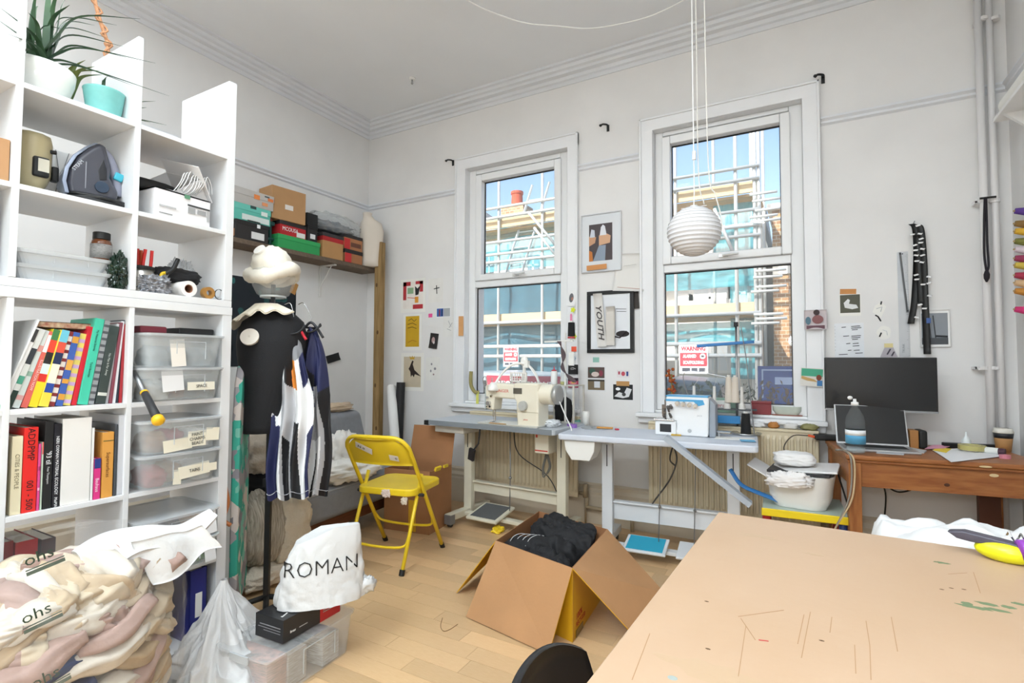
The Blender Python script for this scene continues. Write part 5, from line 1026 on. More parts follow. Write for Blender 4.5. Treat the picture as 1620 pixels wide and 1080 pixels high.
cp = T1 @ (TI1 @ sp_+V((.05, 0, 0))); cone('black thread cone on top of the white thread stand', (cp.x, cp.y, ZT1+.636), .1, .027, .024, '161617'); t = thing('red_bobbin', 'thin red base under the black cone on the stand', 'bobbin', (cp.x, cp.y, ZT1+.62)); obj('disc', B().lathe([(.011, 0), (.028, 0), (.028, .012), (.011, .012)], 18, closed=True), mt('b8303a', .4), t)
bb_ = T1 @ (TI1 @ sp_+V((-.12, .05, 0))); t = thing('oil_bottle', 'white oil bottle with a red nozzle behind the sewing machine', 'bottle', (bb_.x, bb_.y, ZT1+.279)); obj('body', B().lathe([(0, 0), (.024, 0), (.025, .004), (.025, .09), (.02, .1), (0, .1)], 20), WHITE, t, smooth=True); obj('nozzle', B().lathe([(.02, .1), (.018, .108), (.005, .112), (.0025, .135), (0, .135)], 14), mt('c23a48', .4), t, smooth=True)
bb_ = T1 @ (TI1 @ sp_+V((-.04, .05, 0))); t = thing('glass_bottle', 'clear pointed bottle with yellow residue by the thread stand', 'bottle', (bb_.x, bb_.y, ZT1+.279)); obj('bottle', B().lathe([(0, 0), (.026, 0), (.027, .03), (.012, .09), (.008, .12), (.0, .12)], 18), CLEAR, t, smooth=True); obj('residue', B().lathe([(0, .002), (.023, .002), (.024, .022), (0, .022)], 16), mt('c7c23c', .4), t)
t = thing('cable_bundle', 'bundle of dark cables hanging down the thread stand', 'cable', (sp_.x, sp_.y-.012, ZT1+.3)); b = B()
for i in range(6): b.tube(spl([(-.03-.004*i, -.004*i, .3), (-.02+.006*i, -.01, .2), (-.005*i, -.008, .1), (.03+.008*i, -.005, .03), (.07+.004*i, 0, .0)], 6), .0035, 6)
obj('cable', b, mt('5a4a4e', .5, var=.4, vs=20), t, smooth=True)
def small(name, label, cat, p, b, m, rz=0, smooth=False, bev=0): t = thing(name, label, cat, p, rz); obj(name.split('_')[-1], b, m, t, smooth=smooth, bev=bev); return t
bk_ = T1 @ (TI1 @ sp_+V((.0, .0, 0))); small('black_pouch', 'black felt pouch hanging under the thread stand shelf', 'pouch', (sp_.x-.02, sp_.y+.01, ZT1), blob((-.01, .03, .085), (.065, .03, .1), 4, .12, 2, e=.6, floor=0), mt('161617', .9), smooth=True)
p = at(873, 674, Z=ZT1); small('white_cloth', 'crumpled white cloth at the right end of the sewing table', 'cloth', p, blob((0, 0, .02), (.05, .06, .025), 8, .4, 3, floor=0), mt('eef0f2', .9), smooth=True)
p = at(856, 669, Z=ZT1); small('black_block', 'small black presser block beside the machine base', 'block', p, B().bb(-.025, .03, -.02, .02, 0, .022), DARK, bev=.003)
t = thing('lamp_cord', 'white cord running from the sewing machine down behind the table', 'cord', (mo.x, mo.y, ZT1), r1); obj('cord', B().tube(spl([(.33, .0, .18), (.38, -.02, .1), (.44, -.06, .03), (.46, -.08, .004)], 6), .004, 6), WHITE, t, smooth=True)
# ================= second sewing table with overlocker =================
a2 = at(881, 685.5, Z=.765); e2 = at(1200, 706, Z=.765); r2 = math.atan2(e2.y-a2.y, e2.x-a2.x); w2 = (e2-a2).length; d2 = .5; ZT2 = .766
t2 = thing('overlocker_table', 'white industrial overlocker table with printed ruler edge below the right window', 'table', (a2.x, a2.y, 0), r2)
T2 = Matrix.Translation((a2.x, a2.y, 0)) @ Matrix.Rotation(r2, 4, 'Z'); TI2 = T2.inverted(); PALE = mt('d3d8e2', .4, var=.03, vs=5); LG = mt('dcdfe2', .4)
obj('table_top', B().prism(rr(w2, d2, .03, 5, w2/2, d2/2), .725, .765, 'z'), PALE, t2, bev=.01, seg=3)
b = B(); [b.bb(.1+i*.01, .1+i*.01+.0015, .006, .006+(.016 if i % 5 else .024), .765, .7656) for i in range(92)]; obj('ruler_marks', b, mt('8a9098', .5), t2)
cc0 = (TI2 @ at(962, 760, Y=a2.y+.25)).x; cc1 = (TI2 @ at(1160, 770, Y=a2.y+.25)).x
tframe(t2, w2, d2, .765, LG, (cc0, cc1), (.0, .48), .2, .12)
obj('tray', B().prism([(.05, .66), (.09, .60), (.21, .60), (.24, .66), (.245, .725), (.04, .725)], .02, .2), mt('ecebe6', .5), t2, bev=.006)
q = TI2 @ at(1022, 862, Z=.09); obj('treadle', B().box((q.x, q.y, .09), (.26, .2, .016), (.18, 0, 0)), LG, t2, bev=.006); obj('treadle_mat', B().box((q.x, q.y, .0995), (.22, .165, .004), (.18, 0, 0)), mt('2aa5c6', .6), t2)
q2_ = TI2 @ at(1090, 872, Z=.09); obj('treadle_plate', B().box((q2_.x, q2_.y, .09), (.13, .2, .014), (.18, 0, 0)), LG, t2, bev=.004); obj('treadle_bar', B().bb(cc0, cc1, q.y+.02-.03, q.y+.05, .05, .072), LG, t2, bev=.003)
for dx in (.07, .28): obj('pull_chain', B().tube([(q.x+dx, q.y+.04, .1), (q.x+dx+.01, q.y+.1, .725)], .003, 6).sph((q.x+dx+.005, q.y+.06, .32), .01, 8, 6), STEEL, t2)
obj('waste_chute', B().prism([(0, 0), (.07, 0), (.07, .03), (.064, .03), (.064, .006), (.006, .006), (.006, .03), (0, .03)], 0, .56, 'z'), mt('aeb6c0', .4), t2).matrix_local = Matrix.Translation(TI2 @ at(1190, 797, Y=a2.y+.02)) @ Matrix.Rotation(rad(-53), 4, 'Y') @ Matrix.Rotation(rad(90), 4, 'Z')
q = TI2 @ at(1155, 750, Y=a2.y+.2); obj('blue_strap', B().tube(spl([q+V((-.0, 0, .03)), q+V((.06, -.02, -.05)), q+V((.16, -.02, -.09)), q+V((.26, -.03, -.12))], 6), .014, 8, flat=.3), mt('2a6fae', .4), t2, smooth=True)
b = B().tube(spl([(cc0+.2, .3, .2), (cc0+.3, .25, .35), (cc0+.4, .2, .5), (cc0+.44, .2, .62), (cc0+.42, .2, .7), (cc0+.4, .2, .62), (cc0+.43, .22, .58)], 6), .005, 6); obj('power_cable', b, mt('3d3b38', .5), t2, smooth=True)
# overlocker head
oc = at(1078, 690, Z=ZT2); oc = T2 @ (TI2 @ oc+V((0, .07, 0))); ov = thing('overlocker', 'white overlocker with light blue band and tension dials', 'overlocker', (oc.x, oc.y, ZT2), r2-.05)
OW = mt('f0f1f2', .3); BLU = mt('4aa5d8', .35)
obj('body', B().prism([(-.09, .0), (.155, 0), (.16, .02), (.165, .235), (.155, .25), (-.085, .25), (-.095, .235), (-.095, .1), (-.03, .09), (-.03, .04), (-.09, .04)], -.05, .1), OW, ov, bev=.01, seg=3)
obj('blue_band', B().prism([(-.094, .228), (.13, .228), (.14, .2), (.105, .19), (.075, .215), (-.094, .215)], -.0515, -.05).bb(-.094, .16, -.0515, .09, .244, .2515), BLU, ov)
for i in range(4): obj('tension_dial', B().cyl((-.02+.036*i, -.05, .205-.004*i), (-.02+.036*i, -.075, .203-.004*i), .014, n=14).cyl((-.02+.036*i, -.075, .203-.004*i), (-.02+.036*i, -.085, .203-.004*i), .006), mt('c2c2c0', .25, .7), ov)
obj('looper_cover', B().bb(-.16, -.03, -.06, .06, .0, .09), OW, ov, bev=.006); obj('presser_plate', B().bb(-.17, -.04, -.07, .06, .09, .1), CHROME, ov, bev=.003)
b = B(); random.seed(4)
for i in range(10): x, z = random.uniform(-.12, -.06), random.uniform(.12, .2); b.cyl((x, -.05, z), (x+.01, -.075, z-.01), random.uniform(.005, .011), n=10)
b.cyl((-.1, -.03, .1), (-.1, -.03, .22), .006).cyl((-.07, -.03, .1), (-.07, -.03, .24), .005).box((-.09, -.03, .16), (.06, .03, .06)); obj('needle_clamp', b, mt('77706a', .3, .8), ov)
obj('needle_hole', B().bb(-.13, -.06, -.0615, -.06, .02, .07), DARK, ov); obj('side_cover', B().prism([(.16, 0), (.2, .0), (.2, .2), (.165, .24)], -.03, .09), mt('9aa2ac', .4), ov, bev=.006); obj('logo_dial', B().cyl((.05, -.051, .035), (.05, -.053, .035), .012), mt('b5b8ba', .4), ov); obj('oil_gauge', B().bb(-.06, .0, -.062, -.055, .0, .01), mt('c9a23a', .4), ov)
text('JACK', .013, mt('b9bcc0', .4), ov, face(.11, -.0508, .13))
obj('feed_shelf', B().bb(.2, .28, -.0, .05, .03, .036).cyl((.21, .02, .0), (.21, .02, .03), .01), mt('b9bcc0', .3, .5), ov)
# overlocker thread stand
sq = T2 @ (TI2 @ at(1165, 690, Z=ZT2)+V((0, .22, 0))); s2 = thing('thread_stand', 'thread stand with blue crossbar and white spool pins behind the overlocker', 'thread stand', (sq.x, sq.y, ZT2), r2)
obj('pole', B().cyl((0, 0, 0), (0, 0, .7), .007), STEEL, s2, smooth=True); obj('crossbar', B().box((-.07, 0, .585), (.36, .02, .02), (0, -.07, 0)), mt('2f7cc0', .4), s2, bev=.004)
obj('spool_tray', B().box((-.1, 0, .15), (.44, .1, .006)), mt('45484c', .5), s2); obj('top_knob', B().cyl((.0, 0, .7), (.0, 0, .73), .014), DARK, s2)
[obj('spool_pin', B().cyl((x, 0, .153), (x, 0, .19), .022, .02).cyl((x, 0, .189), (x, 0, .3), .012, .009), mt('e6e2dc', .4), s2, smooth=False) for x in (-.27, -.14, -.06, .03)]
b = B(); [b.tube(spl([(x, 0, .3), (x*.6-.02, 0, .45), (-.07+x*.5, 0, .585)], 4), .0012, 4) for x in (-.27, -.14, -.06, .03)]; obj('thread_strand', b, mt('d8cfc2', .8), s2)
for i, x in enumerate((-.03, .01)): cp = T2 @ (TI2 @ sq+V((x-.02, 0, 0))); cone('cream thread cone on the overlocker stand, %s' % ('left', 'right')[i], (cp.x, cp.y, ZT2+.194), .17, .026, .018, 'dccfc0')
obj('blue_tray', B().bb(-.2, .02, -.06, -.03, .06, .11), mt('2e86c4', .4), s2, bev=.003); obj('guide_wire', B().tube(spl([(-.3, 0, .2), (-.34, 0, .36), (-.28, 0, .4), (-.05, 0, .36)], 6), .003, 6), CHROME, s2)
p = at(1180, 687, Z=ZT2); cone('tall black thread cone standing at the right end of the overlocker table', (p.x, p.y, ZT2+.004), .13, .031, .024, '19191a')
t = thing('tin_tray', 'round steel tray under the black cone on the overlocker table', 'tray', (p.x, p.y, ZT2)); obj('tray', B().lathe([(0, 0), (.085, 0), (.095, .012), (.092, .012), (.083, .003), (0, .003)], 30), mt('b9bab8', .25, .8), t, smooth=True)
p = at(1192, 690, Z=ZT2); t = thing('floor_rod', 'thin steel thread guide rod leaning by the black cone', 'rod', (p.x, p.y+.06, ZT2)); obj('rod', B().tube([(0, 0, .0), (-.05, .08, .5), (-.08, .1, .7)], .0035, 6), STEEL, t)
p = at(927, 672, Z=ZT2); t = thing('thread_cone', 'white thread cone at the left end of the overlocker table', 'thread cone', (p.x, p.y, ZT2)); obj('thread', B().lathe([(0, 0), (.028, 0), (.027, .09), (.02, .1), (0, .1)], 20), mt('eeebe4', .85, bump=.3, bs=200), t, smooth=True)
def tape_roll(label, px_, py_, z, col, r_=.035, h=.02, TI=None):
    p = at(px_, py_, Z=z); t = thing('tape_roll', label, 'tape', (p.x, p.y, z)); obj('roll', B().lathe([(r_*.62, 0), (r_, 0), (r_, h), (r_*.62, h)], 28, closed=True), mt(col, .35), t, smooth=False, bev=.0015); return t
tape_roll('purple tape roll at the left end of the overlocker table', 905, 676, ZT2, '9a6fc4', .036, .024); tape_roll('pink tape roll beside the purple tape roll', 897, 666, ZT2, 'd0456a', .04, .022); tape_roll('turquoise tape roll at the corner of the overlocker table', 912, 668, ZT2, '7cc0b4', .032, .02)
p = at(942, 677, Z=ZT2); small('cutting_disc', 'grey rotary cutting disc lying on the overlocker table', 'disc', (p.x, p.y, ZT2), B().lathe([(.03, 0), (.1, 0), (.1, .004), (.03, .004)], 30, closed=True), mt('a5a9ad', .4))
p = at(958, 679, Z=ZT2); small('wooden_tool', 'orange wooden handled tool on the overlocker table', 'tool', (p.x, p.y, ZT2+.005), B().bb(-.06, .05, -.012, .012, 0, .012), mt('c98c3e', .5), .15, bev=.003)
p = at(976, 680, Z=ZT2); small('red_clip', 'small red clip on the overlocker table', 'clip', (p.x, p.y, ZT2), B().bb(-.012, .012, -.015, .015, 0, .01), mt('c2384a', .4), .6, bev=.002)
p = at(1165, 694, Z=ZT2); small('paper_sheet', 'white papers at the right end of the overlocker table', 'paper', (p.x, p.y, ZT2), B().bb(-.12, .1, -.05, .07, 0, .003), PAPER, .1); p = at(1180, 698, Z=ZT2); small('blue_notes', 'light blue paper slip at the front right corner of the overlocker table', 'paper', (p.x, p.y, ZT2+.0035), B().bb(-.03, .05, -.03, .04, 0, .002), mt('6fb6dc', .7), .2)
# ================= basket on the small play table =================
pt = V((-.19, 3.34, 0)); t = thing('play_table', 'low child table with yellow edge, red and blue legs', 'table', pt, rad(3))
obj('top', B().bb(-.04, .36, -.14, .26, .42, .432), mt('b9c8bd', .5), t, bev=.003); obj('edge_strip', B().bb(-.045, .365, -.15, -.14, .393, .434), mt('f0d21c', .4), t, bev=.004)
for x, y_, c in ((-.02, -.11, 'b8242c'), (.34, -.11, '24407a'), (-.02, .23, '2f6a4a'), (.34, .23, '8a1f24')): obj('leg', B().cyl((x, y_, 0), (x, y_, .42), .022), mt(c, .45), t, smooth=False)
t = thing('plastic_basket', 'white rounded plastic basket with lid standing on the low table', 'basket', pt+V((.15, .03, .4325)), rad(-6))
obj('body', loft(B(), [ring(rr(.25, .22, .07, 6), 0), ring(rr(.29, .25, .08, 6), .04), ring(rr(.33, .28, .085, 6), .17), ring(rr(.34, .285, .085, 6), .185), ring(rr(.32, .265, .08, 6), .185), ring(rr(.3, .25, .08, 6), .05)], True, True), mt('eceae6', .35), t, smooth=False, bev=.004)
obj('lid', B().box((.02, .02, .205), (.33, .24, .012), (.05, -.08, 0)), mt('f0efee', .4), t, bev=.004); obj('lid_gap', B().box((.0, -.02, .193), (.3, .22, .012)), DARK, t); obj('side_flap', B().box((-.2, -.02, .19), (.12, .18, .008), (.1, .5, 0)), mt('e8e5e4', .5), t, bev=.003)
small('folded_towel', 'folded white towel on the lid of the plastic basket', 'towel', pt+V((.12, .06, .6495)), blob((0, 0, .033), (.1, .08, .036), 6, .12, 3, e=.5, floor=0), mt('f3f1ef', .95, bump=.3), .1, True)
small('white_cloth', 'white cloth hanging over the front rim of the basket', 'cloth', pt+V((.1, -.13, .555)), blob((0, 0, .035), (.1, .03, .045), 16, .35, 3.5, e=.8, floor=0), mt('f0ecea', .9), .0, True)
# ================= wooden desk =================
ZD = .76; a3 = at(1338.5, 719, Z=ZD); e3 = at(1620, 735.6, Z=ZD); r3 = math.atan2(e3.y-a3.y, e3.x-a3.x); w3 = .83; d3 = .57
T3 = Matrix.Translation((a3.x, a3.y, 0)) @ Matrix.Rotation(r3, 4, 'Z'); TI3 = T3.inverted()
dk_ = thing('wooden_desk', 'old orange brown wooden desk in the right corner', 'desk', (a3.x, a3.y, 0), r3)
OAK = mt('ad713f', .42, var=.3, vs=6, stretch=(1.2, 9, 9), col2='8a5029', bump=.08, bs=40); OAKV = mt('ad713f', .42, var=.3, vs=6, stretch=(9, 9, 1.2), col2='8a5029', bump=.08, bs=40)
obj('desk_top', B().bb(0, w3, 0, d3, .735, ZD), OAK, dk_, bev=.008, seg=3); obj('edge_moulding', B().bb(.008, w3-.008, .008, d3-.008, .722, .735), OAK, dk_, bev=.004)
obj('apron', B().bb(.06, w3-.06, .025, .045, .6, .722), OAK, dk_, bev=.002); obj('apron', B().bb(.06, w3-.06, d3-.045, d3-.025, .6, .722), OAK, dk_); obj('apron', B().bb(.025, .045, .06, d3-.06, .6, .722), OAK, dk_); obj('apron', B().bb(w3-.045, w3-.025, .06, d3-.06, .6, .722), OAK, dk_)
for x in (.04, w3-.04):
    for y_ in (.04, d3-.04): obj('leg', B().box((x, y_, .361), (.056, .056, .722)), OAKV, dk_, bev=.004)
obj('knot', B().sph((.42, .0245, .64), (.012, .0015, .008), 10, 6), mt('4a2812', .6), dk_); obj('chipped_paint', B().sph((.6, .024, .70), (.018, .002, .008), 10, 6).sph((.56, -.001, .742), (.025, .002, .005), 10, 6), mt('e0c89a', .7), dk_)
def D3(px_, py_, z=ZD): p = at(px_, py_, Z=z); return V((p.x, p.y, z))
# monitor
mc = at(1391, 608, Y=3.6); mn = thing('monitor', 'large black flat screen monitor above the desk', 'monitor', (mc.x, mc.y, ZD), rad(4)); mw, mh = .53, .305
zc = mc.z-ZD
obj('screen_housing', B().bb(-mw/2, mw/2, 0, .03, zc-mh/2, zc+mh/2), mt('1b1b1d', .4), mn, bev=.004); obj('screen', B().bb(-mw/2+.006, mw/2-.006, -.001, 0, zc-mh/2+.012, zc+mh/2-.006), mt('1a1b1d', .16), mn); obj('bottom_bezel', B().bb(-mw/2, mw/2, -.003, 0, zc-mh/2, zc-mh/2+.01), mt('9a9c9e', .3, .5), mn)
obj('stand_neck', B().bb(-.03, .03, .02, .05, .02, zc), mt('b5b6b8', .3, .6), mn, bev=.004); obj('stand_base', B().bb(-.1, .1, -.04, .1, .0005, .014), mt('b5b6b8', .3, .6), mn, bev=.004)
# laptop
lpn = D3(1380, 707); lt = thing('laptop', 'open silver laptop with black screen in front of the monitor', 'laptop', (lpn.x, lpn.y, ZD), rad(6)); AL = mt('b9babc', .35, .6)
obj('base', B().bb(-.17, .17, -.21, .005, .0005, .014), AL, lt, bev=.004); obj('keyboard', B().bb(-.14, .14, -.12, -.01, .014, .0145), mt('202022', .5), lt); obj('trackpad', B().bb(-.05, .05, -.2, -.13, .014, .0143), mt('a5a6a8', .3, .5), lt)
o = obj('lid', B().bb(-.17, .17, 0, .008, 0, .225), AL, lt, bev=.003, loc=(0, .0, .012), rot=(rad(-18), 0, 0)); obj('display', B().bb(-.163, .163, -.0008, 0, .01, .22), mt('17181a', .1), o)
# bottle
p = D3(1354, 717); bt = thing('water_bottle', 'large clear plastic water bottle with blue label on the desk', 'bottle', p)
obj('body', B().lathe([(0, .004), (.03, .0), (.043, .006), (.044, .04), (.042, .045), (.044, .05), (.0445, .125), (.042, .13), (.044, .15), (.04, .19), (.022, .225), (.014, .235), (.014, .25), (0, .25)], 28), mt('dbe6ea', .03, alpha=.05), bt, smooth=True)
obj('label_wrap', B().lathe([(.0452, .052), (.0452, .122)], 28), mt('5aa9d6', .4), bt, smooth=True); obj('label_band', B().lathe([(.0455, .095), (.0455, .122)], 28), mt('eef2f4', .4), bt, smooth=True)
obj('cap', B().lathe([(.0, .248), (.017, .248), (.017, .262), (.008, .266), (.007, .28), (0, .28)], 18).sph((-.02, 0, .285), (.012, .01, .01), 10, 8), WHITE, bt, smooth=True); obj('water', B().lathe([(0, .006), (.04, .008), (.0415, .03), (0, .03)], 24), mt('cfe0e6', .02, alpha=.3), bt, smooth=True)
p = D3(1305, 696); t = thing('hard_drive', 'black case with orange cable on the left corner of the desk', 'case', p, r3); obj('case', B().bb(-.055, .075, -.03, .07, 0, .03), mt('161617', .6), t, bev=.01, seg=3); obj('orange_plug', B().box((-.07, -.0, .02), (.04, .02, .014), (0, .2, 0)), mt('e8592a', .4), t, bev=.003)
obj('cable', B().tube(spl([(-.085, 0, .022), (-.17, .01, .015), (-.22, .02, -.06), (-.19, .02, -.13), (-.14, .03, -.2), (-.17, .03, -.26)], 7), .0035, 6), mt('4c463c', .5), t, smooth=True)
t = thing('cable_loop', 'grey and tan cables looping over the left front corner of the desk', 'cable', (a3.x, a3.y, 0)); b = B()
for i, (c, off) in enumerate((('8a847a', 0), ('c9b08a', .012))):
    obj('cable', B().tube(spl([V((-.04, .1+off, ZD+.006)), V((.0, .05, ZD+.012)), V((.02+off, -.006, ZD-.02)), V((.02+off, -.012, .62)), V((-.0+off, -.02, .52)), V((-.05, -.03, .4)), V((-.12, -.04, .22)), V((-.16, -.05, .01))], 7), .0045, 6), mt(c, .5), t, smooth=True)
t = thing('power_cable', 'black cable hanging in a loop below the desk', 'cable', T3 @ V((.22, .3, 0))); obj('cable', B().tube(spl([(0, 0, .72), (.02, .0, .58), (.07, .0, .535), (.14, 0, .56), (.16, 0, .6)], 7), .0045, 6).tube(spl([(0, 0, .72), (.0, 0, .6), (.02, .02, .5), (.015, .1, .3), (.02, .2, .03)], 6), .004, 6).tube(spl([(-.2, 0, .6), (-.15, -.05, .4), (-.12, -.06, .2), (-.12, -.06, .01)], 6), .0045, 6), BLACK, t, smooth=True)
p = D3(1447, 708); t = thing('speaker_block', 'small black rounded speaker with a wooden side behind the laptop', 'speaker', (p.x, p.y, ZD), r3); obj('body', B().bb(.01, .05, -.04, .06, 0, .1), BLACK, t, bev=.012, seg=3); obj('wooden_side', B().bb(-.03, .01, -.035, .055, 0, .098), mt('a9743e', .5), t, bev=.003)
def sheets(name, label, quad_px, z, col, th=.002, marks_=()):
    P = [D3(x, y_, z) for x, y_ in quad_px]; c = sum(P, V())/4; t = thing(name, label, 'paper', c); q = [p-c for p in P]; b = B(); b.add(q+[p+V((0, 0, th)) for p in q], [(3, 2, 1, 0), (4, 5, 6, 7), (0, 1, 5, 4), (1, 2, 6, 5), (2, 3, 7, 6), (3, 0, 4, 7)]); obj('sheet', b, mt(col, .7), t, fix=True); return t
sheets('paper_stack', 'white sheets hanging over the front edge of the desk', ((1475, 712), (1505, 731), (1585, 722), (1552, 707)), ZD+.0035, 'f2f2f4'); sheets('blue_folder', 'blue folder edge under the white sheets on the desk', ((1520, 722), (1512, 730), (1590, 722), (1575, 718)), ZD+.0005, '3d4a9a', .0025)
sheets('sticky_notes', 'yellow paper under the white sheets on the desk', ((1476, 712), (1497, 716), (1505, 710), (1482, 708)), ZD+.0065, 'f0d23a'); sheets('pink_paper', 'pink paper scrap at the back of the desk', ((1463, 710), (1494, 709), (1510, 704), (1475, 704)), ZD+.009, 'e3a0b8'); sheets('clear_sleeve', 'clear plastic sleeve of cards in front of the laptop', ((1386, 717), (1430, 720), (1432, 713), (1395, 712)), ZD+.0005, 'b9bcc2', .004)
sheets('silver_pad', 'flat silver trackpad to the right of the laptop', ((1405, 711), (1462, 717), (1466, 714), (1430, 707)), ZD+.0008, 'c2c3c6', .006)
p = D3(1538, 715); t = thing('tape_roll', 'large roll of clear yellow tape on the desk', 'tape', (p.x, p.y, ZD+.012)); obj('roll', B().lathe([(.036, 0), (.058, 0), (.058, .026), (.036, .026)], 30, closed=True), mt('c9bf7a', .25, alpha=.8), t, bev=.002)
p = D3(1529, 711); t = thing('glue_bottle', 'small white glue bottle with pointed tip behind the tape roll', 'bottle', (p.x, p.y, ZD)); obj('bottle', B().lathe([(0, 0), (.02, 0), (.02, .05), (.014, .06), (.005, .075), (.003, .095), (0, .095)], 16), mt('e6ecec', .3), t, smooth=True)
p = D3(1552, 710.5); t = thing('black_ruler_case', 'long black case lying along the back of the desk', 'case', (p.x, p.y, ZD), r3+.03); obj('case', B().bb(-.17, .12, -.02, .02, 0, .028), BLACK, t, bev=.004)
p = D3(1588, 714); t = thing('coffee_cup', 'brown paper coffee cup with white lid and black band', 'cup', (p.x, p.y, ZD)); obj('cup', B().lathe([(0, 0), (.03, 0), (.041, .1), (0, .1)], 24), mt('b98a56', .7), t, smooth=True); obj('band', B().lathe([(.0385, .072), (.0418, .1)], 24), mt('26272b', .5), t, smooth=True); obj('lid', B().lathe([(.043, .098), (.044, .106), (.04, .112), (.038, .122), (.0, .12)], 24), mt('e8e2d6', .4), t, smooth=True)
p = D3(1572, 719); t = thing('marker_pen', 'white marker pen with a maroon cap beside the coffee cup', 'pen', (p.x, p.y, ZD+.02), -.5); obj('barrel', B().cyl((-.06, 0, 0), (.02, 0, 0), .016), mt('e9ebe6', .4), t, smooth=False); obj('cap', B().cyl((.02, 0, 0), (.045, 0, 0), .0165), mt('4a2636', .4), t)
p = D3(1590, 725); t = thing('tape_roll', 'pink rimmed tape roll by the coffee cup', 'tape', (p.x, p.y, ZD)); obj('roll', B().lathe([(.014, 0), (.022, 0), (.022, .018), (.014, .018)], 20, closed=True), mt('d98a9a', .35), t)
p = T3 @ V((w3-.1, .3, 0)); t = thing('wood_panel', 'dark brown wooden panel standing under the right end of the desk', 'panel', p, r3); obj('panel', B().bb(-.09, -.0, .0, .03, 0, .59), mt('5a3322', .5), t, bev=.002)
# ================= cutting table, cloth, black chair =================
P0 = V((-.197, 1.405, 0)); r4 = rad(-2.2); tw, td_ = 1.17, 1.25; ZC = .85
ct = thing('cutting_table', 'large cutting table with scratched bare board top at bottom right', 'table', P0, r4)
MDF = mt('bda085', .5, var=.10, vs=3.2, col2='b69779', bump=.02, bs=60)
obj('table_top', B().bb(0, tw, -td_, 0, ZC-.022, ZC), MDF, ct, bev=.002)
for x in (.08, tw-.08):
    for y_ in (-.08, -td_+.08): obj('leg', B().box((x, y_, (ZC-.022)/2), (.06, .06, ZC-.022)), mt('c2a67c', .6), ct, bev=.003)
obj('rail', B().bb(.08, tw-.08, -.1, -.06, ZC-.11, ZC-.022).bb(.08, tw-.08, -td_+.06, -td_+.1, ZC-.11, ZC-.022), mt('c2a67c', .6), ct)
TI4 = (Matrix.Translation(P0) @ Matrix.Rotation(r4, 4, 'Z')).inverted()
def C4(px_, py_): return TI4 @ at(px_, py_, Z=ZC)
b = B(); random.seed(2)
for pl in (((1172, 978), (1195, 1012)), ((1028, 1002), (1000, 1075)), ((1370, 982), (1376, 1020), (1378, 1075)), ((1282, 968), (1268, 1040)), ((1272, 972), (1262, 1018)), ((1410, 976), (1420, 1030)), ((1316, 976), (1313, 1000)), ((1352, 1020), (1354, 1065)), ((1180, 990), (1168, 1070)), ((1540, 905), (1551, 938)), ((1500, 908), (1530, 906)), ((1168, 975), (1240, 965))):
    b.tube([C4(*q)+V((0, 0, 0)) for q in pl], .0005, 4)
obj('scratch', b, mt('a07c56', .8), ct, kind='stuff')
b = B()
for x, y_, rx, ry in ((1490, 890, .012, .006), (1540, 960, .02, .006), (1562, 955, .014, .006), (1578, 965, .016, .005), (1595, 960, .008, .006), (1530, 955, .008, .008), (1612, 955, .008, .005)): p = C4(x, y_); obj('green_paint', blob(p, (rx, ry, .0005), x, .5, 3, 16, 6, 1), mt('6a7a58', .8), ct)

b = B(); 
for x, y_, rx, ry in ((1200, 848, .035, .012), (1285, 876, .022, .006), (1125, 1062, .06, .02)): p = C4(x, y_); obj('stain', blob(p, (rx, ry, .0003), x, .6, 2, 20, 6, 1), mt('b79b7d', .5), ct)
p = C4(1208, 1013); obj('red_mark', B().box(p, (.012, .002, .0008), (0, 0, .3)), mt('b8383c', .7), ct); p = C4(1064, 1072); obj('paint_spot', B().sph(p, (.006, .005, .0004), 10, 4), mt('98a09a', .7), ct)
for x, y_ in ((1118, 951), (1300, 1013), (1120, 1026), (1490, 932), (1505, 930), (1525, 932)): p = C4(x, y_); obj('nick', B().sph(p, (.0035, .002, .0004), 8, 4), mt('5a4028', .8), ct)
# white cloth heaped over a stool behind the table
s_ = thing('stool', 'low wooden stool hidden under the white cloth behind the cutting table', 'stool', (.58, 1.74, 0)); obj('seat', B().bb(-.3, .3, -.12, .12, .7, .73), mt('b08a5e', .6), s_, bev=.004)
for x in (-.26, .26):
    for y_ in (-.09, .09): obj('leg', B().box((x, y_, .35), (.035, .035, .7)), mt('b08a5e', .6), s_)
wc_ = thing('white_sheet', 'white fabric sheet heaped behind the cutting table', 'cloth', (.57, 1.74, .715))
def ws(u, v):
    x = (u-.5)*.86; y_ = (v-.5)*.36; ed = max(abs(u-.5)*2, abs(v-.5)*2)**6
    return (x, y_, .06+.03*nz((u*3, v*2, 1), 1.3, 4)+.03*crease((u*4, v*2.5, u*2), 1.3, 2)+.012*crease((u*9, v*5, 0), 1.3, 7)-.075*ed-.3*max(0, ed-.6)+.03*(1-u))
obj('sheet', B().sheet(ws, 60, 30, .003), mt('e0e0e0', .8), wc_, smooth=True)
p = at(1592, 888, Z=ZC); g = thing('stapler_gun', 'yellow grey and purple hand tool on the cutting table', 'tool', (p.x, p.y, ZC), rad(-20))
obj('yellow_body', B().sph((0, 0, .018), (.046, .024, .02), 24, 14), mt('e2e01c', .3), g, smooth=True); obj('grey_blade', B().prism([(-.085, .038), (-.06, .044), (-.01, .04), (.03, .036), (.03, .028), (-.05, .026), (-.07, .028)], -.012, .014), mt('4a4652', .4), g, bev=.003); obj('purple_grip', B().tube(spl([(.02, -.015, .03), (.05, 0, .034), (.08, .01, .02)], 5), .018, 10), mt('8a3aa8', .4), g, smooth=True); obj('steel_spring', B().tube([(.0+.004*i, .01+.008*cos(i*1.5), .046+.008*sin(i*1.5)) for i in range(12)], .0018, 5), CHROME, g)
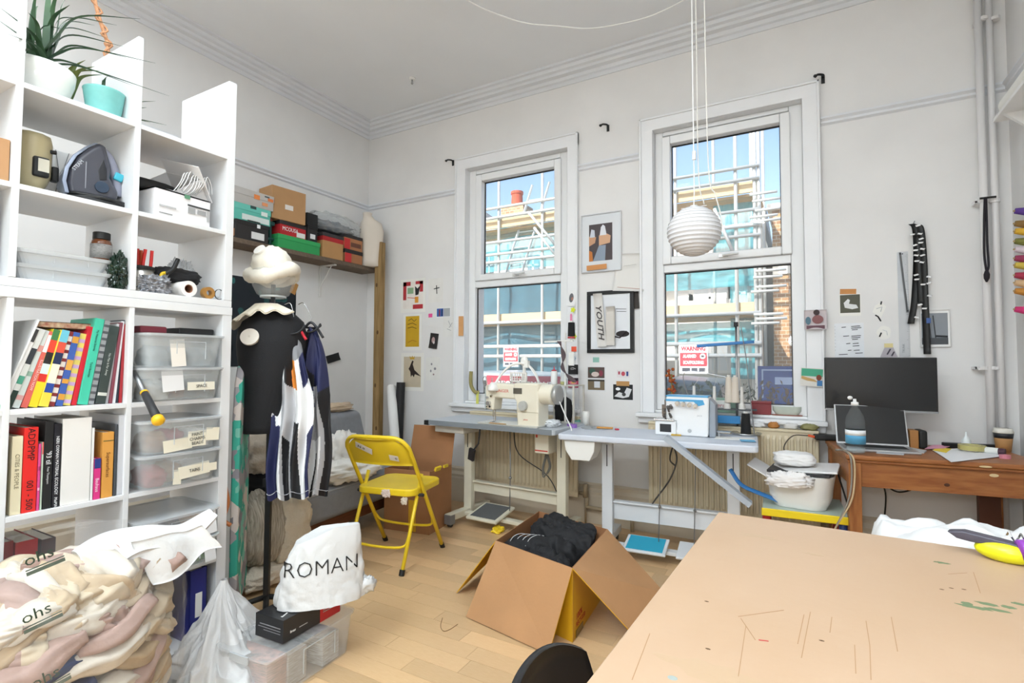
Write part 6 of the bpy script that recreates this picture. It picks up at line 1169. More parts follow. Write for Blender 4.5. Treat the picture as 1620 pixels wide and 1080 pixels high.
chx = thing('black_chair', 'black moulded chair pushed against the cutting table', 'chair', (-.258, .66, 0), rad(6)); BP = mt('18181b', .42)
def bk(u, v):
    y_ = (u-.5)*.40*(1-.32*max(0, v-.45)**1.5*2); z = .44+.365*v-.045*(abs(u-.5)*2)**2.6*(v > .3)*v; return (-.03-.05*v+.05*(1-(2*u-1)**2)*-.8+.04, y_, z)
obj('backrest', B().sheet(bk, 24, 16, .012), BP, chx, smooth=True); obj('seat', loft(B(), [ring(rr(.38, .4, .08, 5, .17, 0), .43), ring(rr(.4, .42, .09, 5, .17, 0), .445), ring(rr(.38, .4, .08, 5, .17, 0), .455)]), BP, chx, bev=.004)
for x in (.02, .32):
    for y_ in (-.16, .16): obj('leg', B().cyl((x*1.15-.03, y_*1.15, 0), (x, y_, .432), .012), mt('2a2a2c', .4, .5), chx, smooth=False)
# ================= pictures and notes on the back wall =================
G = 'prints and notes on the back wall'
def fr_marks(): return ()
card('art_print', 'print of a red framed crown drawing pinned left of the window', 'print', (634, 441, 673, 494), 'efe8e0', (('b8323a', 'r', -.4, -.12, -.27, .42), ('b8323a', 'r', .27, .1, .4, .42), ('b8323a', 'r', -.4, .3, -.1, .42), ('b8323a', 'r', .1, .33, .4, .42), ('b8323a', 'r', .0, -.4, .4, -.27), ('1d1d1f', 'p', [(.1, .0), (.22, .02), (.3, .3), (.18, .2), (.08, .28)]), ('8fb08a', 'r', -.22, .06, .02, .24), ('e09a3a', 'r', .08, -.22, .22, -.04), ('d04a3a', 'l', [(-.22, -.05), (.1, -.08)], .003)), border=(.1, .12, .08), group=G)
card('art_print', 'yellow print with dark scribbles pinned below the crown drawing', 'print', (638, 497, 667, 554), 'cfa41e', (('5a4a14', 'l', [(-.22, .33), (-.05, .38), (.1, .3), (.22, .36)], .003), ('5a4a14', 'l', [(-.25, .22), (0, .26), (.22, .2)], .003), ('5a4a14', 'l', [(-.25, .12), (.0, .15), (.22, .1)], .003), ('a8781c', 'l', [(-.22, -.28), (.0, -.22), (.24, -.26)], .003)), border=(.13, .1, .05), group=G)
card('art_print', 'print of a dark dinosaur with a yellow crown pinned lowest left of the window', 'print', (634.5, 558, 670, 618), 'cdbfa6', (('2a1c18', 'p', [(-.12, .12), (.0, .3), (.06, .28), (.02, .2), (.1, .05), (.4, -.12), (.12, -.06), (.08, -.14), (.0, -.08), (-.06, -.14), (-.08, .0), (-.16, .08)]), ('caa02c', 'p', [(-.1, .33), (-.12, .42), (-.04, .37), (.0, .43), (.04, .37), (.1, .42), (.09, .33)])), border=(.12, .1, .1), group=G)
card('paper_drawing', 'small paper with a black cross-shaped ink drawing', 'drawing', (678, 440, 701, 478), 'ebe8e3', (('1a1a1a', 'l', [(-.12, .06), (.25, .1)], .004), ('1a1a1a', 'l', [(.05, .2), (.08, -.15)], .004)), group=G)
card('photo', 'tiny blue and grey photo of figures left of the window', 'photo', (690, 486, 713, 502), 'efeeee', (('3a62a8', 'r', -.45, -.4, .0, .4), ('a9adb0', 'r', .02, -.4, .45, .4), ('8a2a3a', 'r', -.3, -.35, -.22, .3), ('26345e', 'r', -.12, -.35, -.04, .3)), group=G)
card('pink_sticker', 'tiny pink sticker by the small drawings', 'sticker', (678, 496, 684, 502), 'f0569a', group=G)
card('paper_drawing', 'faint pencil drawing on square paper beside the window casing', 'drawing', (701, 501, 722, 532), 'e9e7e3', (('9a9aa0', 'l', [(-.1, .3), (.1, .0), (-.05, -.05), (.2, .2)], .002), ('9a9aa0', 'l', [(-.2, -.1), (.1, -.2)], .002)), group=G)
card('photo', 'crumpled dark photo pinned left of the window', 'photo', (680, 527, 693, 551), '2a2626', (('b89a98', 'e', 0, .05, .2, .2), ('d8d0ce', 'e', .1, -.1, .1, .1)), tilt=.12, curl=.01, group=G)
card('paper_drawing', 'paper with tiny grey sketches below the dark photo', 'drawing', (674, 565, 696, 601), 'ebe9e4', (('8a8a90', 'e', -.1, .2, .06, .05), ('8a8a90', 'e', .15, .0, .08, .06), ('8a8a90', 'e', -.15, -.1, .05, .06), ('a0888a', 'e', .05, -.25, .06, .04)), group=G)
card('masking_tape', 'orange strip of masking tape on the left window casing', 'tape', (725.5, 500, 733, 531), 'd9a26a', off=.041, group=None)
SG = 'stickers on the window casing'
card('patterned_card', 'white card with a grey pattern, top of the stickers on the window casing', 'card', (897, 458, 911, 484), 'eeeeee', (('6a6a6e', 'e', .0, .0, .25, .28), ('b07a6a', 'e', .1, -.05, .1, .1)), tilt=.12, off=.041, group=SG)
for i, (r_, c, lb) in enumerate((((902, 485, 911, 495), 'd8e02c', 'lime green star sticker under the top card on the casing'), ((902, 496.5, 905, 508), 'e88ab0', 'narrow pink sticker on the casing'), ((902, 508, 910, 522), 'eceaea', 'white tag sticker on the casing'), ((904.5, 527, 913, 537), 'd0e034', 'lime green star sticker beside the black cone'), ((904, 548, 912, 556), 'ea5a3c', 'red orange square sticker on the casing'), ((901, 562, 912, 571), 'b9c4d4', 'pale blue scribbled sticker on the casing'))):
    p, w, h = wallrect(*r_, 'B', .041); t = thing('sticker', lb, 'sticker', p, 0, SG)
    if 'star' in lb: pts = [(w*.5*(1 if k % 2 == 0 else .6)*cos(k*pi/5), h*.5*(1 if k % 2 == 0 else .6)*sin(k*pi/5)) for k in range(10)]
    elif 'tag' in lb: pts = [(-w/2, -h/4), (0, -h/2), (w/2, -h/3), (w/3, h/2), (-w/3, h/3)]
    elif 'scribbled' in lb: pts = [(w*.5*cos(k*pi/6)*(1-.3*(k % 2)), h*.5*sin(k*pi/6)*(1-.3*(k % 2))) for k in range(12)]
    else: pts = [(-w/2, -h/2), (w/2, -h/2), (w/2, h/2), (-w/2, h/2)]
    obj('sticker', B().prism(pts, -.001, 0), mt(c, .6), t)
card('sticker', 'square black sticker with white script on the casing', 'sticker', (899, 576.5, 914.5, 592), '1c1c1e', (('c9c9c9', 'l', [(-.25, .12), (.0, .18), (.25, .05)], .0025), ('c9c9c9', 'l', [(-.25, -.02), (.1, .02)], .002)), off=.041, group=SG)
card('sticker', 'pink and red square sticker, lowest on the casing', 'sticker', (898.5, 597.5, 915, 613), 'a83a58', (('2a1a28', 'r', -.5, .2, .5, .5), ('e88a9a', 'e', 0, .0, .38, .16), ('f0c45a', 'e', 0, .0, .2, .07)), off=.041, group=SG)
def framed(label, rect, fcol, fw_, mat_w, mcol, col, ms, dep=.02, tilt=0):
    p, w, h = wallrect(*rect, 'B', .0); t = thing('picture_frame', label, 'picture', p, rot=(0, tilt, 0)); f = mt(fcol, .3, .3 if fcol > 'a' else 0); b = B()
    b.bb(-w/2, w/2, -dep, 0, h/2-fw_, h/2).bb(-w/2, w/2, -dep, 0, -h/2, -h/2+fw_).bb(-w/2, -w/2+fw_, -dep, 0, -h/2+fw_, h/2-fw_).bb(w/2-fw_, w/2, -dep, 0, -h/2+fw_, h/2-fw_); obj('frame', b, f, t, bev=.002)
    obj('mount', B().bb(-w/2+fw_, w/2-fw_, -dep*.5, 0, -h/2+fw_, h/2-fw_), mt(mcol, .5), t)
    obj('print', B().bb(-w/2+mat_w[0]*w, w/2-mat_w[1]*w, -dep*.5-.0008, -dep*.5, -h/2+mat_w[2]*h, h/2-mat_w[3]*h), mt(col, .5), t); marks(t, ms, w, h, -dep*.5-.0008)
    return t, w, h
t, w, h = framed('silver framed photo of hands holding white ice creams between the windows', (920, 337.5, 983, 430), 'c9c9cb', .008, (.2, .22, .19, .18), 'dcdfe2', '453a3c', (('c99a78', 'p', [(-.3, -.05), (-.15, .0), (-.12, .1), (-.3, .12)]), ('d8ab88', 'p', [(-.05, -.05), (.22, -.02), (.24, .1), (.1, .16), (-.05, .12)]), ('8f9cab', 'p', [(-.2, -.31), (.1, -.31), (.12, -.05), (-.05, -.05)]), ('e3e6ec', 'p', [(-.03, .12), (.14, .12), (.1, .27), (.05, .3), (-.0, .26)]), ('cfd4de', 'p', [(-.28, .1), (-.15, .1), (-.16, .22), (-.24, .24)]), ('c87a3a', 'p', [(-.3, -.31), (-.2, -.31), (-.22, -.15), (-.3, -.12)])))
obj('masking_tape', B().box((-.1*w, -.022, -.42*h), (.5*w, .001, .085*h), (0, -.02, 0)), mt('cf8e52', .6), t)
t, w, h = framed('black framed print with a dark brush signature partly covered by torn paper', (929, 459.5, 1003, 558), '19191a', .03, (.14, .14, .1, .11), 'e9ebee', 'e6e8ec', (('2a2224', 'e', .26, -.2, .14, .05), ('2a2224', 'l', [(.1, -.24), (.2, -.26), (.35, -.16)], .006), ('55555a', 'l', [(.12, .2), (.34, .19)], .002), ('55555a', 'l', [(.14, .16), (.34, .15)], .002)))
obj('torn_paper', B().sheet(lambda u, v: ((-.36+.2*u+.1*(1-v))*w, -.024-.012*sin(u*3), (-.4+.86*v)*h), 8, 8, .001), mt('ddd9d4', .8), t, smooth=True); text('YOUTH', .062, mt('4a4444', .6), t, face(-.2*w, -.04, .0*h, -pi/2+.1), sx=1.25, ital=.3, bold=.001)
obj('torn_paper', B().sheet(lambda u, v: ((-.08+.2*u)*w, -.026-.01*u, (-.38+.62*v)*h), 6, 6, .001), mt('d8d2ca', .8), t, smooth=True)
card('tissue_pattern', 'torn tracing paper pattern pinned beside the two frames', 'paper', (973, 401, 1022, 461), 'e6e3de', (('b9b4ae', 'l', [(-.2, .15), (.2, .2)], .0015), ('b98a7a', 'l', [(-.35, -.4), (.4, -.44)], .002)), tilt=.08, curl=.03, off=.0)
card('dark_swatch', 'dark fabric swatch hanging under the tracing paper', 'swatch', (1003, 461, 1011, 488), '3a332e', tilt=-.08, curl=.01, off=.002)
card('green_tag', 'pale green scribble sticker under the black frame', 'sticker', (938, 565, 948, 573), '8fbcae', off=0, group=G)
card('photo_pair', 'two polaroid style photos mounted together under the black frame', 'photo', (928, 579, 958.5, 619), 'e4e4e4', (('5a4a44', 'r', -.43, .03, .43, .46), ('3a5a4c', 'e', -.2, .3, .16, .12), ('d8c8c0', 'e', -.05, .18, .2, .1), ('8a3a4a', 'e', .25, .22, .1, .12), ('7a6a52', 'r', -.43, -.44, .43, -.03), ('d4d6da', 'r', -.1, -.35, .2, -.1), ('3a3428', 'r', -.43, -.1, .43, -.03)), group=G)
card('ticket', 'small red and white ticket pinned under the frames', 'ticket', (976, 585, 996, 597), 'e2dcdc', (('b04a5a', 'r', -.4, -.1, -.25, .3), ('3a4a8a', 'r', .25, -.3, .4, .3), ('c04a5a', 'e', 0, 0, .15, .3)), group=G)
card('photo', 'black and white photo with brown tape under the ticket', 'photo', (970, 608, 1001, 632), '1e1e1e', (('dcdcdc', 'p', [(-.45, -.3), (-.2, .0), (.05, -.1), (.2, .3), (.45, .2), (.3, -.3), (.0, -.4)]), ('3a3a3a', 'e', .05, -.15, .1, .12), ('f0f0f0', 'e', -.25, .2, .12, .1)), group=G, tape=(.0, .56, .1, .035, 0, 'b98a52'))
card('photo', 'curled colour portrait photo on the right window casing', 'photo', (1272, 490, 1308, 521), 'c9bec0', (('3a2a2c', 'e', .05, .36, .14, .14), ('8a5a5a', 'e', .1, .0, .25, .22), ('5a7a8a', 'e', -.32, -.05, .12, .2), ('6a4a54', 'r', -.4, -.48, .4, -.3)), tilt=.0, off=.042, curl=.015)
card('postcard', 'green and sand coloured beach postcard stuck to the right window casing', 'postcard', (1266, 582, 1302, 611), 'e3dfd8', (('4fae8c', 'r', -.46, .05, .48, .46), ('cda66a', 'p', [(-.45, .05), (.1, -.1), (.3, -.25), (-.2, -.2), (-.46, -.1)]), ('4a86c0', 'r', .25, -.45, .48, -.15), ('8a4a34', 'e', .32, .0, .12, .16)), tilt=.06, off=.042)
card('photo', 'instant photo of a white horse with brown tape right of the window', 'photo', (1328, 465, 1361.5, 499.5), '5c5c4e', (('e4e4e2', 'p', [(-.3, .1), (-.1, .28), (.0, .22), (-.05, .05), (.3, .0), (.38, -.15), (.1, -.2), (-.25, -.12)]),), border=(.03, .14, .03), tape=(-.08, .62, .085, .032, .05, 'c8894a'))
card('list_note', 'white handwritten list above the monitor', 'note', (1320, 511, 1366.5, 565), 'e9ebee', tuple(('3a3a40', 'l', [(x, z), (x+l, z+.01)], .0022) for x, z, l in ((-.25, .38, .15), (.08, .4, .3), (.08, .35, .34), (.1, .3, .2), (-.2, .12, .2), (.08, .12, .32), (.08, .07, .3), (.1, .02, .2), (-.1, -.1, .14), (.12, -.1, .2), (.12, -.17, .22), (-.05, -.3, .12), (.15, -.3, .2), (.2, -.38, .25), (-.36, -.42, .3)))+tuple(('c9c9c9', 'r', -.49, .4-.1*i, -.46, .42-.1*i) for i in range(8)))
p, w, h = wallrect(1380, 478, 1402, 503); t = thing('paper_cutout', 'white fish shaped paper cut-out with black tape right of the list', 'cut-out', p); obj('paper', B().prism([(-w*.5, -h*.1), (-w*.3, h*.3), (w*.2, h*.5), (w*.5, h*.2), (w*.1, -h*.5)], -.001, 0), PAPER, t); marks(t, (('1c1c1e', 'l', [(.12, .35), (.18, .55)], .004), ('1c1c1e', 'l', [(-.3, -.3), (-.1, -.4), (.1, -.7)], .004), ('8a94a0', 'l', [(-.2, .1), (.2, .2), (.1, -.1)], .0015)), w, h, -.001)
p, w, h = wallrect(1388, 515, 1409, 537); t = thing('paper_cutout', 'round white paper cut-out below the fish shaped one', 'cut-out', p); obj('paper', B().prism([(w*.5*cos(k*pi/8)*(1+.1*(k % 3)), h*.5*sin(k*pi/8)) for k in range(16)], -.001, 0), PAPER, t); marks(t, (('1c1c1e', 'l', [(-.35, -.3), (-.2, -.0)], .004), ('b9bcc2', 'l', [(-.1, .2), (.2, .1), (.25, -.2)], .0012)), w, h, -.001)
p, w, h = wallrect(1392, 543, 1420, 565); t = thing('paper_cutout', 'triangular photo scrap with yellow tape above the monitor', 'cut-out', p); obj('paper', B().prism([(-w*.5, -h*.5), (-w*.2, h*.3), (w*.2, h*.4), (w*.5, -h*.5)], -.001, 0), mt('b9b2b8', .6), t); marks(t, (('e4d49a', 'r', -.25, .2, .25, .5), ('55505a', 'l', [(-.1, -.3), (.1, .1)], .004), ('55505a', 'l', [(.15, -.4), (.3, -.1)], .004)), w, h, -.001)
p, w, h = wallrect(1421, 398, 1438, 564); t = thing('steel_ruler', 'long steel ruler hanging on the wall above the monitor', 'ruler', p); obj('blade', B().bb(-w/2, w/2, -.002, 0, -h/2, h/2), mt('b3b5b8', .35, .5), t); b = B(); [b.bb(w/2-.008-(.006 if i % 5 == 0 else 0), w/2, -.0024, -.002, -h/2+i*.01, -h/2+i*.01+.001) for i in range(int(h/.01))]; obj('graduation', b, DARK, t); obj('hanging_hole', B().cyl((-.0, -.0026, h/2-.012), (0, -.002, h/2-.012), .004), DARK, t); text('TRUNK', .016, mt('55585c', .5), t, face(-.005, -.0022, -h*.42, pi/2))
pa, pb_ = at(1424, 399, Y=D-.006), at(1436, 494, Y=D-.006); t = thing('metal_rod', 'thin silver curve ruler hanging slanted on the long steel ruler', 'ruler', pa); obj('rod', B().tube([(0, 0, 0), pb_-pa], .009, 4, flat=.25), mt('a0a2a5', .3, .6), t); obj('rivet', B().cyl((0, -.007, -.01), (0, -.003, -.01), .004).cyl(pb_-pa+V((0, -.007, .01)), pb_-pa+V((0, -.003, .01)), .004), DARK, t)
t, w, h = framed('small white framed picture of boat masts behind the black straps', (1454, 490, 1503, 549), 'ecebe8', .004, (.07, .08, .07, .09), 'efeeec', '8b9096', (('55585c', 'r', -.43, -.43, .42, -.25), ('3a3d42', 'l', [(-.05, .35), (.02, -.25)], .003), ('3a3d42', 'l', [(.0, -.2), (.4, -.22)], .006), ('6a6d72', 'l', [(-.2, .2), (-.12, -.25)], .003)), .012)
ta = thing('webbing_straps', 'black webbing straps with metal clips hanging from a nail', 'straps', at(1446, 352, Y=D-.02)); o0 = at(1446, 352, Y=D-.02)
for i, (pl, wd_) in enumerate((([(1442, 354), (1448, 362), (1450, 400), (1447, 470), (1441, 512)], .016), ([(1446, 356), (1456, 362), (1461, 410), (1463, 470), (1467, 560)], .017), ([(1450, 372), (1453, 430), (1457, 480)], .014))):
    P = spl([at(x, y_, Y=D-.022-.006*i)-o0 for x, y_ in pl], 8); obj('strap', B().sheet(lambda u, v: tuple(P[min(len(P)-1, int(round(v*(len(P)-1))))]+V(((u-.5)*wd_*2, .002*sin(v*20), 0))), 2, len(P)-1, .004), BLACK, ta, smooth=True)
for i, (x, y_) in enumerate(((1452, 357), (1443, 371), (1455, 370), (1457, 378), (1456, 384), (1459, 394), (1447, 388), (1448, 396), (1449, 404), (1459, 404), (1450, 413), (1458, 415), (1449, 435), (1450, 442), (1469, 438), (1469, 448), (1460, 450), (1470, 468), (1455, 482), (1462, 488), (1450, 502))):
    p = at(x, y_, Y=D-.036)-o0; obj('clip', B().box(p, (.02, .012, .009), (0, .3*((i % 3)-1), 0)).cyl(p+V((-.012, -.002, 0)), p+V((.014, -.002, .002)), .003), CHROME, ta)
obj('nail', B().cyl((0, .02, .0), (0, -.02, .004), .003), STEEL, ta); obj('blue_tab', B().box(at(1469, 507, Y=D-.04)-o0, (.02, .006, .03)), mt('3a5a98', .5), ta)
ly = thing('lanyard', 'dark cord tied round the heating pipes and hanging in a loop', 'cord', at(1564, 313, Y=D-.085)); o0 = at(1564, 313, Y=D-.085)
obj('tie', B().tube([at(x, y_, Y=D-.085)-o0 for x, y_ in ((1550, 314), (1558, 313), (1566, 312), (1576, 311))], .006, 8), BLACK, ly); P = [at(x, y_, Y=D-.085)-o0 for x, y_ in ((1558, 314), (1557, 350), (1557, 400), (1560, 425), (1562, 428), (1564, 418), (1562, 385), (1561, 345), (1560, 314))]; obj('cord', B().tube(spl(P, 6), .0055, 8), mt('1d1620', .7), ly, smooth=True); P = [at(1561, y_, Y=D-.085)-o0 for y_ in (428, 434, 440, 446)]; obj('tassel', B().tube(P, [.008, .014, .013, .004], 8), mt('1d1620', .7), ly, smooth=True)
# curtain brackets
for (x, y_, lb) in ((717, 257, 'black curtain rail bracket left of the left window'), (962, 202, 'black curtain rail bracket between the two windows'), (1302, 125, 'black curtain rail bracket at the top right of the right window')):
    p = at(x, y_, Y=D-.002); t = thing('curtain_bracket', lb, 'bracket', p, 0, 'curtain brackets'); obj('bracket', B().bb(-.01, .01, -.006, .0, -.03, .02).tube(spl([(0, -.004, .01), (-.0, -.03, .012), (-.03, -.045, .015), (-.045, -.05, .0)], 5), .007, 8).sph((-.045, -.05, .008), .01, 10, 8), BLACK, t)
# ================= pendant lantern and ceiling cables =================
dv = FW+RT*((1098-810)/FPX)-UP*((366-540)/FPX); lc = V((0, 0, CH))+dv*2.55; lr = 41/FPX*2.55
ln_ = thing('paper_lantern', 'round white ribbed paper lantern pendant in front of the right window', 'pendant lamp', lc)
prof_ = []
for i in range(16):
    a0 = -pi/2+.22+(pi-.44)*i/16
    for k in (0, .5): a = a0+(pi-.44)/16*k; rr_ = lr*(1 if k == 0 else .975); prof_.append((rr_*cos(a), rr_*sin(a)*.95))
obj('paper_shade', B().lathe(prof_, 40, closed=False), mt('e9e8ea', .8, alpha=.93), ln_, smooth=False); b = B()
for i in range(16): a = -pi/2+.22+(pi-.44)*i/16; b.tube([(lr*1.004*cos(a)*cos(q), lr*1.004*cos(a)*sin(q), lr*.95*sin(a)) for q in [2*pi*j/36 for j in range(36)]], .0012, 4, closed=True)
obj('wire_rib', b, mt('c2c2c4', .6), ln_); obj('bulb_holder', B().cyl((0, 0, lr*.6), (0, 0, lr*1.0), .018).cyl((-.06, 0, lr*.95), (.06, 0, lr*.95), .0015), WHITE, ln_); tz = Hc-lc.z
obj('flex', B().tube([(0, 0, lr*1.0), (.003, 0, lr*1.5), (0, 0, tz*.55), (0, 0, tz)], .003, 6), WHITE, ln_); obj('inline_switch', B().box((.004, 0, (at(1103, 245, Y=lc.y).z-lc.z)), (.018, .014, .045)), mt('e2dfda', .4), ln_, bev=.003); obj('ceiling_rose', B().lathe([(0, tz), (.05, tz), (.045, tz-.02), (.012, tz-.03), (0, tz-.03)], 24), WHITE, ln_, smooth=True)
t = thing('hanging_flex', 'two slack white cords hanging from the ceiling beside the lantern flex', 'cord', lc); obj('cord', B().tube(spl([(.055, .0, tz), (.06, .0, tz*.6), (.07, .0, lr*2.4), (.1, .0, lr*1.3), (.125, .0, lr*.4), (.122, 0, -lr*.15), (.1, .0, -lr*.4)], 8), .003, 6), mt('e6e3dc', .5), t, smooth=True); obj('cord', B().tube(spl([(.012, .02, tz), (.016, .02, tz*.6), (.02, .02, lr*2.4), (.045, .02, lr*1.05)], 8), .003, 6), mt('e6e3dc', .5), t, smooth=True)
cp_ = [at(x, y_, Z=3.42) for x, y_ in ((640, -60), (735, -2), (775, 18), (830, 36), (880, 41), (930, 45), (975, 39), (1030, 25), (1090, -4), (1150, -40))]
t = thing('ceiling_cable', 'white cable slung in a loose curve below the ceiling', 'cable', (0, 0, 0)); obj('cable', B().tube(spl(cp_, 6), .004, 8), WHITE, t, smooth=True)
for p in (cp_[0], cp_[-1]): obj('ceiling_clip', B().tube([p, (p.x, p.y, Hc)], .003, 6).cyl((p.x, p.y, Hc-.01), (p.x, p.y, Hc), .012), WHITE, t)
p = at(652, 124, Z=Hc); t = thing('ceiling_hook', 'small metal sprinkler hook on the ceiling', 'hook', p); obj('base', B().lathe([(0, 0), (.03, 0), (.025, -.008), (.012, -.012), (0, -.012)], 16), WHITE, t, smooth=True); obj('hook', B().cyl((0, 0, -.01), (0, 0, -.04), .006).sph((0, 0, -.042), .01, 10, 8), STEEL, t, smooth=True)
# ================= thread rack on the right wall =================
cols_ = (('5a3a8a', 'violet'), ('8a6a3a', 'bronze'), ('e0b03a', 'golden yellow'), ('7a7a3a', 'olive'), ('d8c8d0', 'pale pink'), ('9a3a5a', 'plum'), ('c9b04a', 'straw yellow'), ('a8324a', 'crimson'), ('d8b48a', 'peach'), ('c98a3a', 'amber'), ('d83a78', 'magenta'))
for i, ((c, nm), y_) in enumerate(zip(cols_, (335, 355, 367, 383, 396, 410, 421, 437, 449, 462, 491))):
    p = at(1616, y_, X=R-.03); t = thing('thread_cone', '%s thread cone on the right wall rack' % nm, 'thread cone', (R, p.y, p.z), group='thread cones on the wall rack')
    obj('thread', B().tube([(-.012, 0, .0), (-.055, 0, .008)], [.021, .014], 14), mt(c, .8, bump=.3, bs=200), t, smooth=False); obj('peg', B().tube([(-.0, 0, -.002), (-.062, 0, .009)], .004, 6), mt('b89a6a', .6), t)
p = at(1606, 135, X=R); t = thing('shelf_bracket', 'white bracket shelf high on the right wall with rolled paper', 'shelf', (R, p.y-.2, p.z-.22)); obj('board', B().bb(-.12, -.001, -.5, .1, 0, .018), WHITE, t, bev=.002); obj('brace', B().prism([(-.001, -.1), (-.1, .0), (-.001, 0)], -.012, .012, 'y'), WHITE, t)
t2_ = thing('paper_roll', 'white paper roll on the bracket shelf by the right wall', 'paper roll', (R-.065, p.y-.2, p.z-.2015)); obj('roll', B().cyl((0, -.45, .045), (0, .05, .045), .045, n=24), PAPER, t2_); t3_ = thing('blue_bobbin', 'dark blue tassel hanging from the right wall above the rack', 'tassel', (R-.03, at(1617, 150, X=R-.03).y, at(1617, 150, X=R-.03).z)); obj('tassel', B().tube([(.03, 0, .05), (0, 0, .04), (0, 0, -.02), (0, 0, -.08)], [.003, .012, .02, .012], 10), mt('3a3a72', .8), t3_, smooth=True)
# ================= things on the window sills =================
YS = D-.03; ZS = .8605
p = at(1203, 655, Y=YS); t = thing('red_box', 'dark red leather box on the right window sill', 'box', (p.x, D+.05, ZS+.02), .05); obj('body', B().bb(-.06, .06, -.03, .03, 0, .07), mt('8a3438', .5, var=.15, vs=20), t, bev=.004); obj('lid', B().bb(-.062, .062, -.032, .032, .07, .088), mt('8a3438', .5, var=.15, vs=20), t, bev=.004)
p = at(1243, 655, Y=YS); t = thing('stone_dish', 'pale green oval dish on the right window sill', 'dish', (p.x+.005, D+.05, ZS+.02)); obj('bowl', loft(B(), [ring(rr(.12, .05, .02, 5), 0), ring(rr(.165, .07, .03, 5), .03), ring(rr(.17, .075, .03, 5), .06), ring(rr(.155, .06, .025, 5), .06), ring(rr(.11, .04, .018, 5), .02)]), mt('c6ccbe', .5, var=.08, vs=20), t, smooth=False, bev=.003); obj('saucer', B().prism(rr(.18, .08, .03, 5), -.0, .006, 'z'), mt('9a5a4a', .6), t)
p = at(1145, 645, Y=YS); t = thing('tea_box', 'green and white printed box on the right window sill behind the overlocker', 'box', (p.x, D+.05, ZS+.02)); obj('box', B().bb(-.09, .07, -.03, .03, 0, .1), mt('8fae9c', .5), t, bev=.002); obj('printed_panel', B().bb(-.085, .03, -.0312, -.03, .02, .085), mt('ecece6', .5), t); text('Herdy', .04, mt('c25a6a', .5), t, face(-.03, -.0316, .05), ital=.2)
p = at(1056, 620, Y=YS); t = thing('dried_flowers', 'bunch of orange dried flowers in the corner of the right window', 'flowers', (p.x+.015, D+.04, ZS+.02)); b = B(); random.seed(6)
for i in range(40):
    k = random.random(); z = .05+.25*k; b.sph((random.gauss(0, .012+.02*(k > .75)), random.gauss(0, .01), z), random.uniform(.006, .013), 8, 6)
obj('blossom', b, mt('c0692a', .8, var=.5, vs=30, col2='8a2a1c'), t, smooth=True); obj('stem', B().tube([(0, 0, 0), (0, 0, .26)], .006, 6), mt('8a7a3a', .8), t)
p = at(746, 635, Y=YS); t = thing('fabric_caterpillar', 'olive green sausage shaped toy in the corner of the left window', 'toy', (p.x, D+.0, ZS+.001)); obj('body', B().tube(spl([(.06, .0, .1), (.03, -.02, .1), (-.01, -.02, .15), (-.02, -.015, .21), (-.02, -.01, .28)], 6), .016, 10), mt('9a8f5a', .8), t, smooth=True); obj('tag', B().bb(.04, .065, -.02, -.016, .0, .1), mt('d8d86a', .6), t)
for i, (x, c, lb, s_) in enumerate(((1197, 'eeeeee', 'white plastic spout on the right radiator', .03), (1224, 'b87a3a', 'small brown dried flower on the right radiator', .02), (1252, 'e6e4e0', 'white plug on the right radiator', .022), (1280, '8f8a5a', 'olive green cord bundle with white end on the right radiator', .03))):
    p = at(x, 676, Z=.806); t = thing('small_item', lb, 'clutter', (p.x, D-.075, .8065)); obj('item', blob((0, 0, .018), (s_*1.6, .025, .02), i, .35, 3, 20, 12, floor=0), mt(c, .6), t, smooth=True)
# ================= outside the windows =================
GZ = -1.0
struct('ground', B().bb(-30, 20, 4.2, 40, GZ-.2, GZ), mt('7d7b78', .9, var=.1, vs=.8))
YSc, YN, YF = 8.0, 8.35, 9.6
def pz(px_, py_, y_=YSc): return at(px_, py_, Y=y_).z
def pxx(px_, y_=YSc): return at(px_, 400, Y=y_).x
STK = mt('e4e0d6', .85, var=.08, vs=1); BRK = bpy.data.materials.new('m_brickwork'); BRK.use_nodes = True
n = BRK.node_tree; bt_ = n.nodes.new('ShaderNodeTexBrick'); tcx = n.nodes.new('ShaderNodeTexCoord'); mp_ = n.nodes.new('ShaderNodeMapping'); mp_.inputs['Rotation'].default_value = (pi/2, 0, 0)
n.links.new(tcx.outputs['Object'], mp_.inputs[0]); n.links.new(mp_.outputs[0], bt_.inputs[0]); bt_.inputs['Scale'].default_value = 4.4
bt_.inputs['Color1'].default_value = lin('b98f5e'); bt_.inputs['Color2'].default_value = lin('94683f'); bt_.inputs['Mortar'].default_value = lin('c9bca6'); n.links.new(bt_.outputs[0], n.nodes['Principled BSDF'].inputs[0])
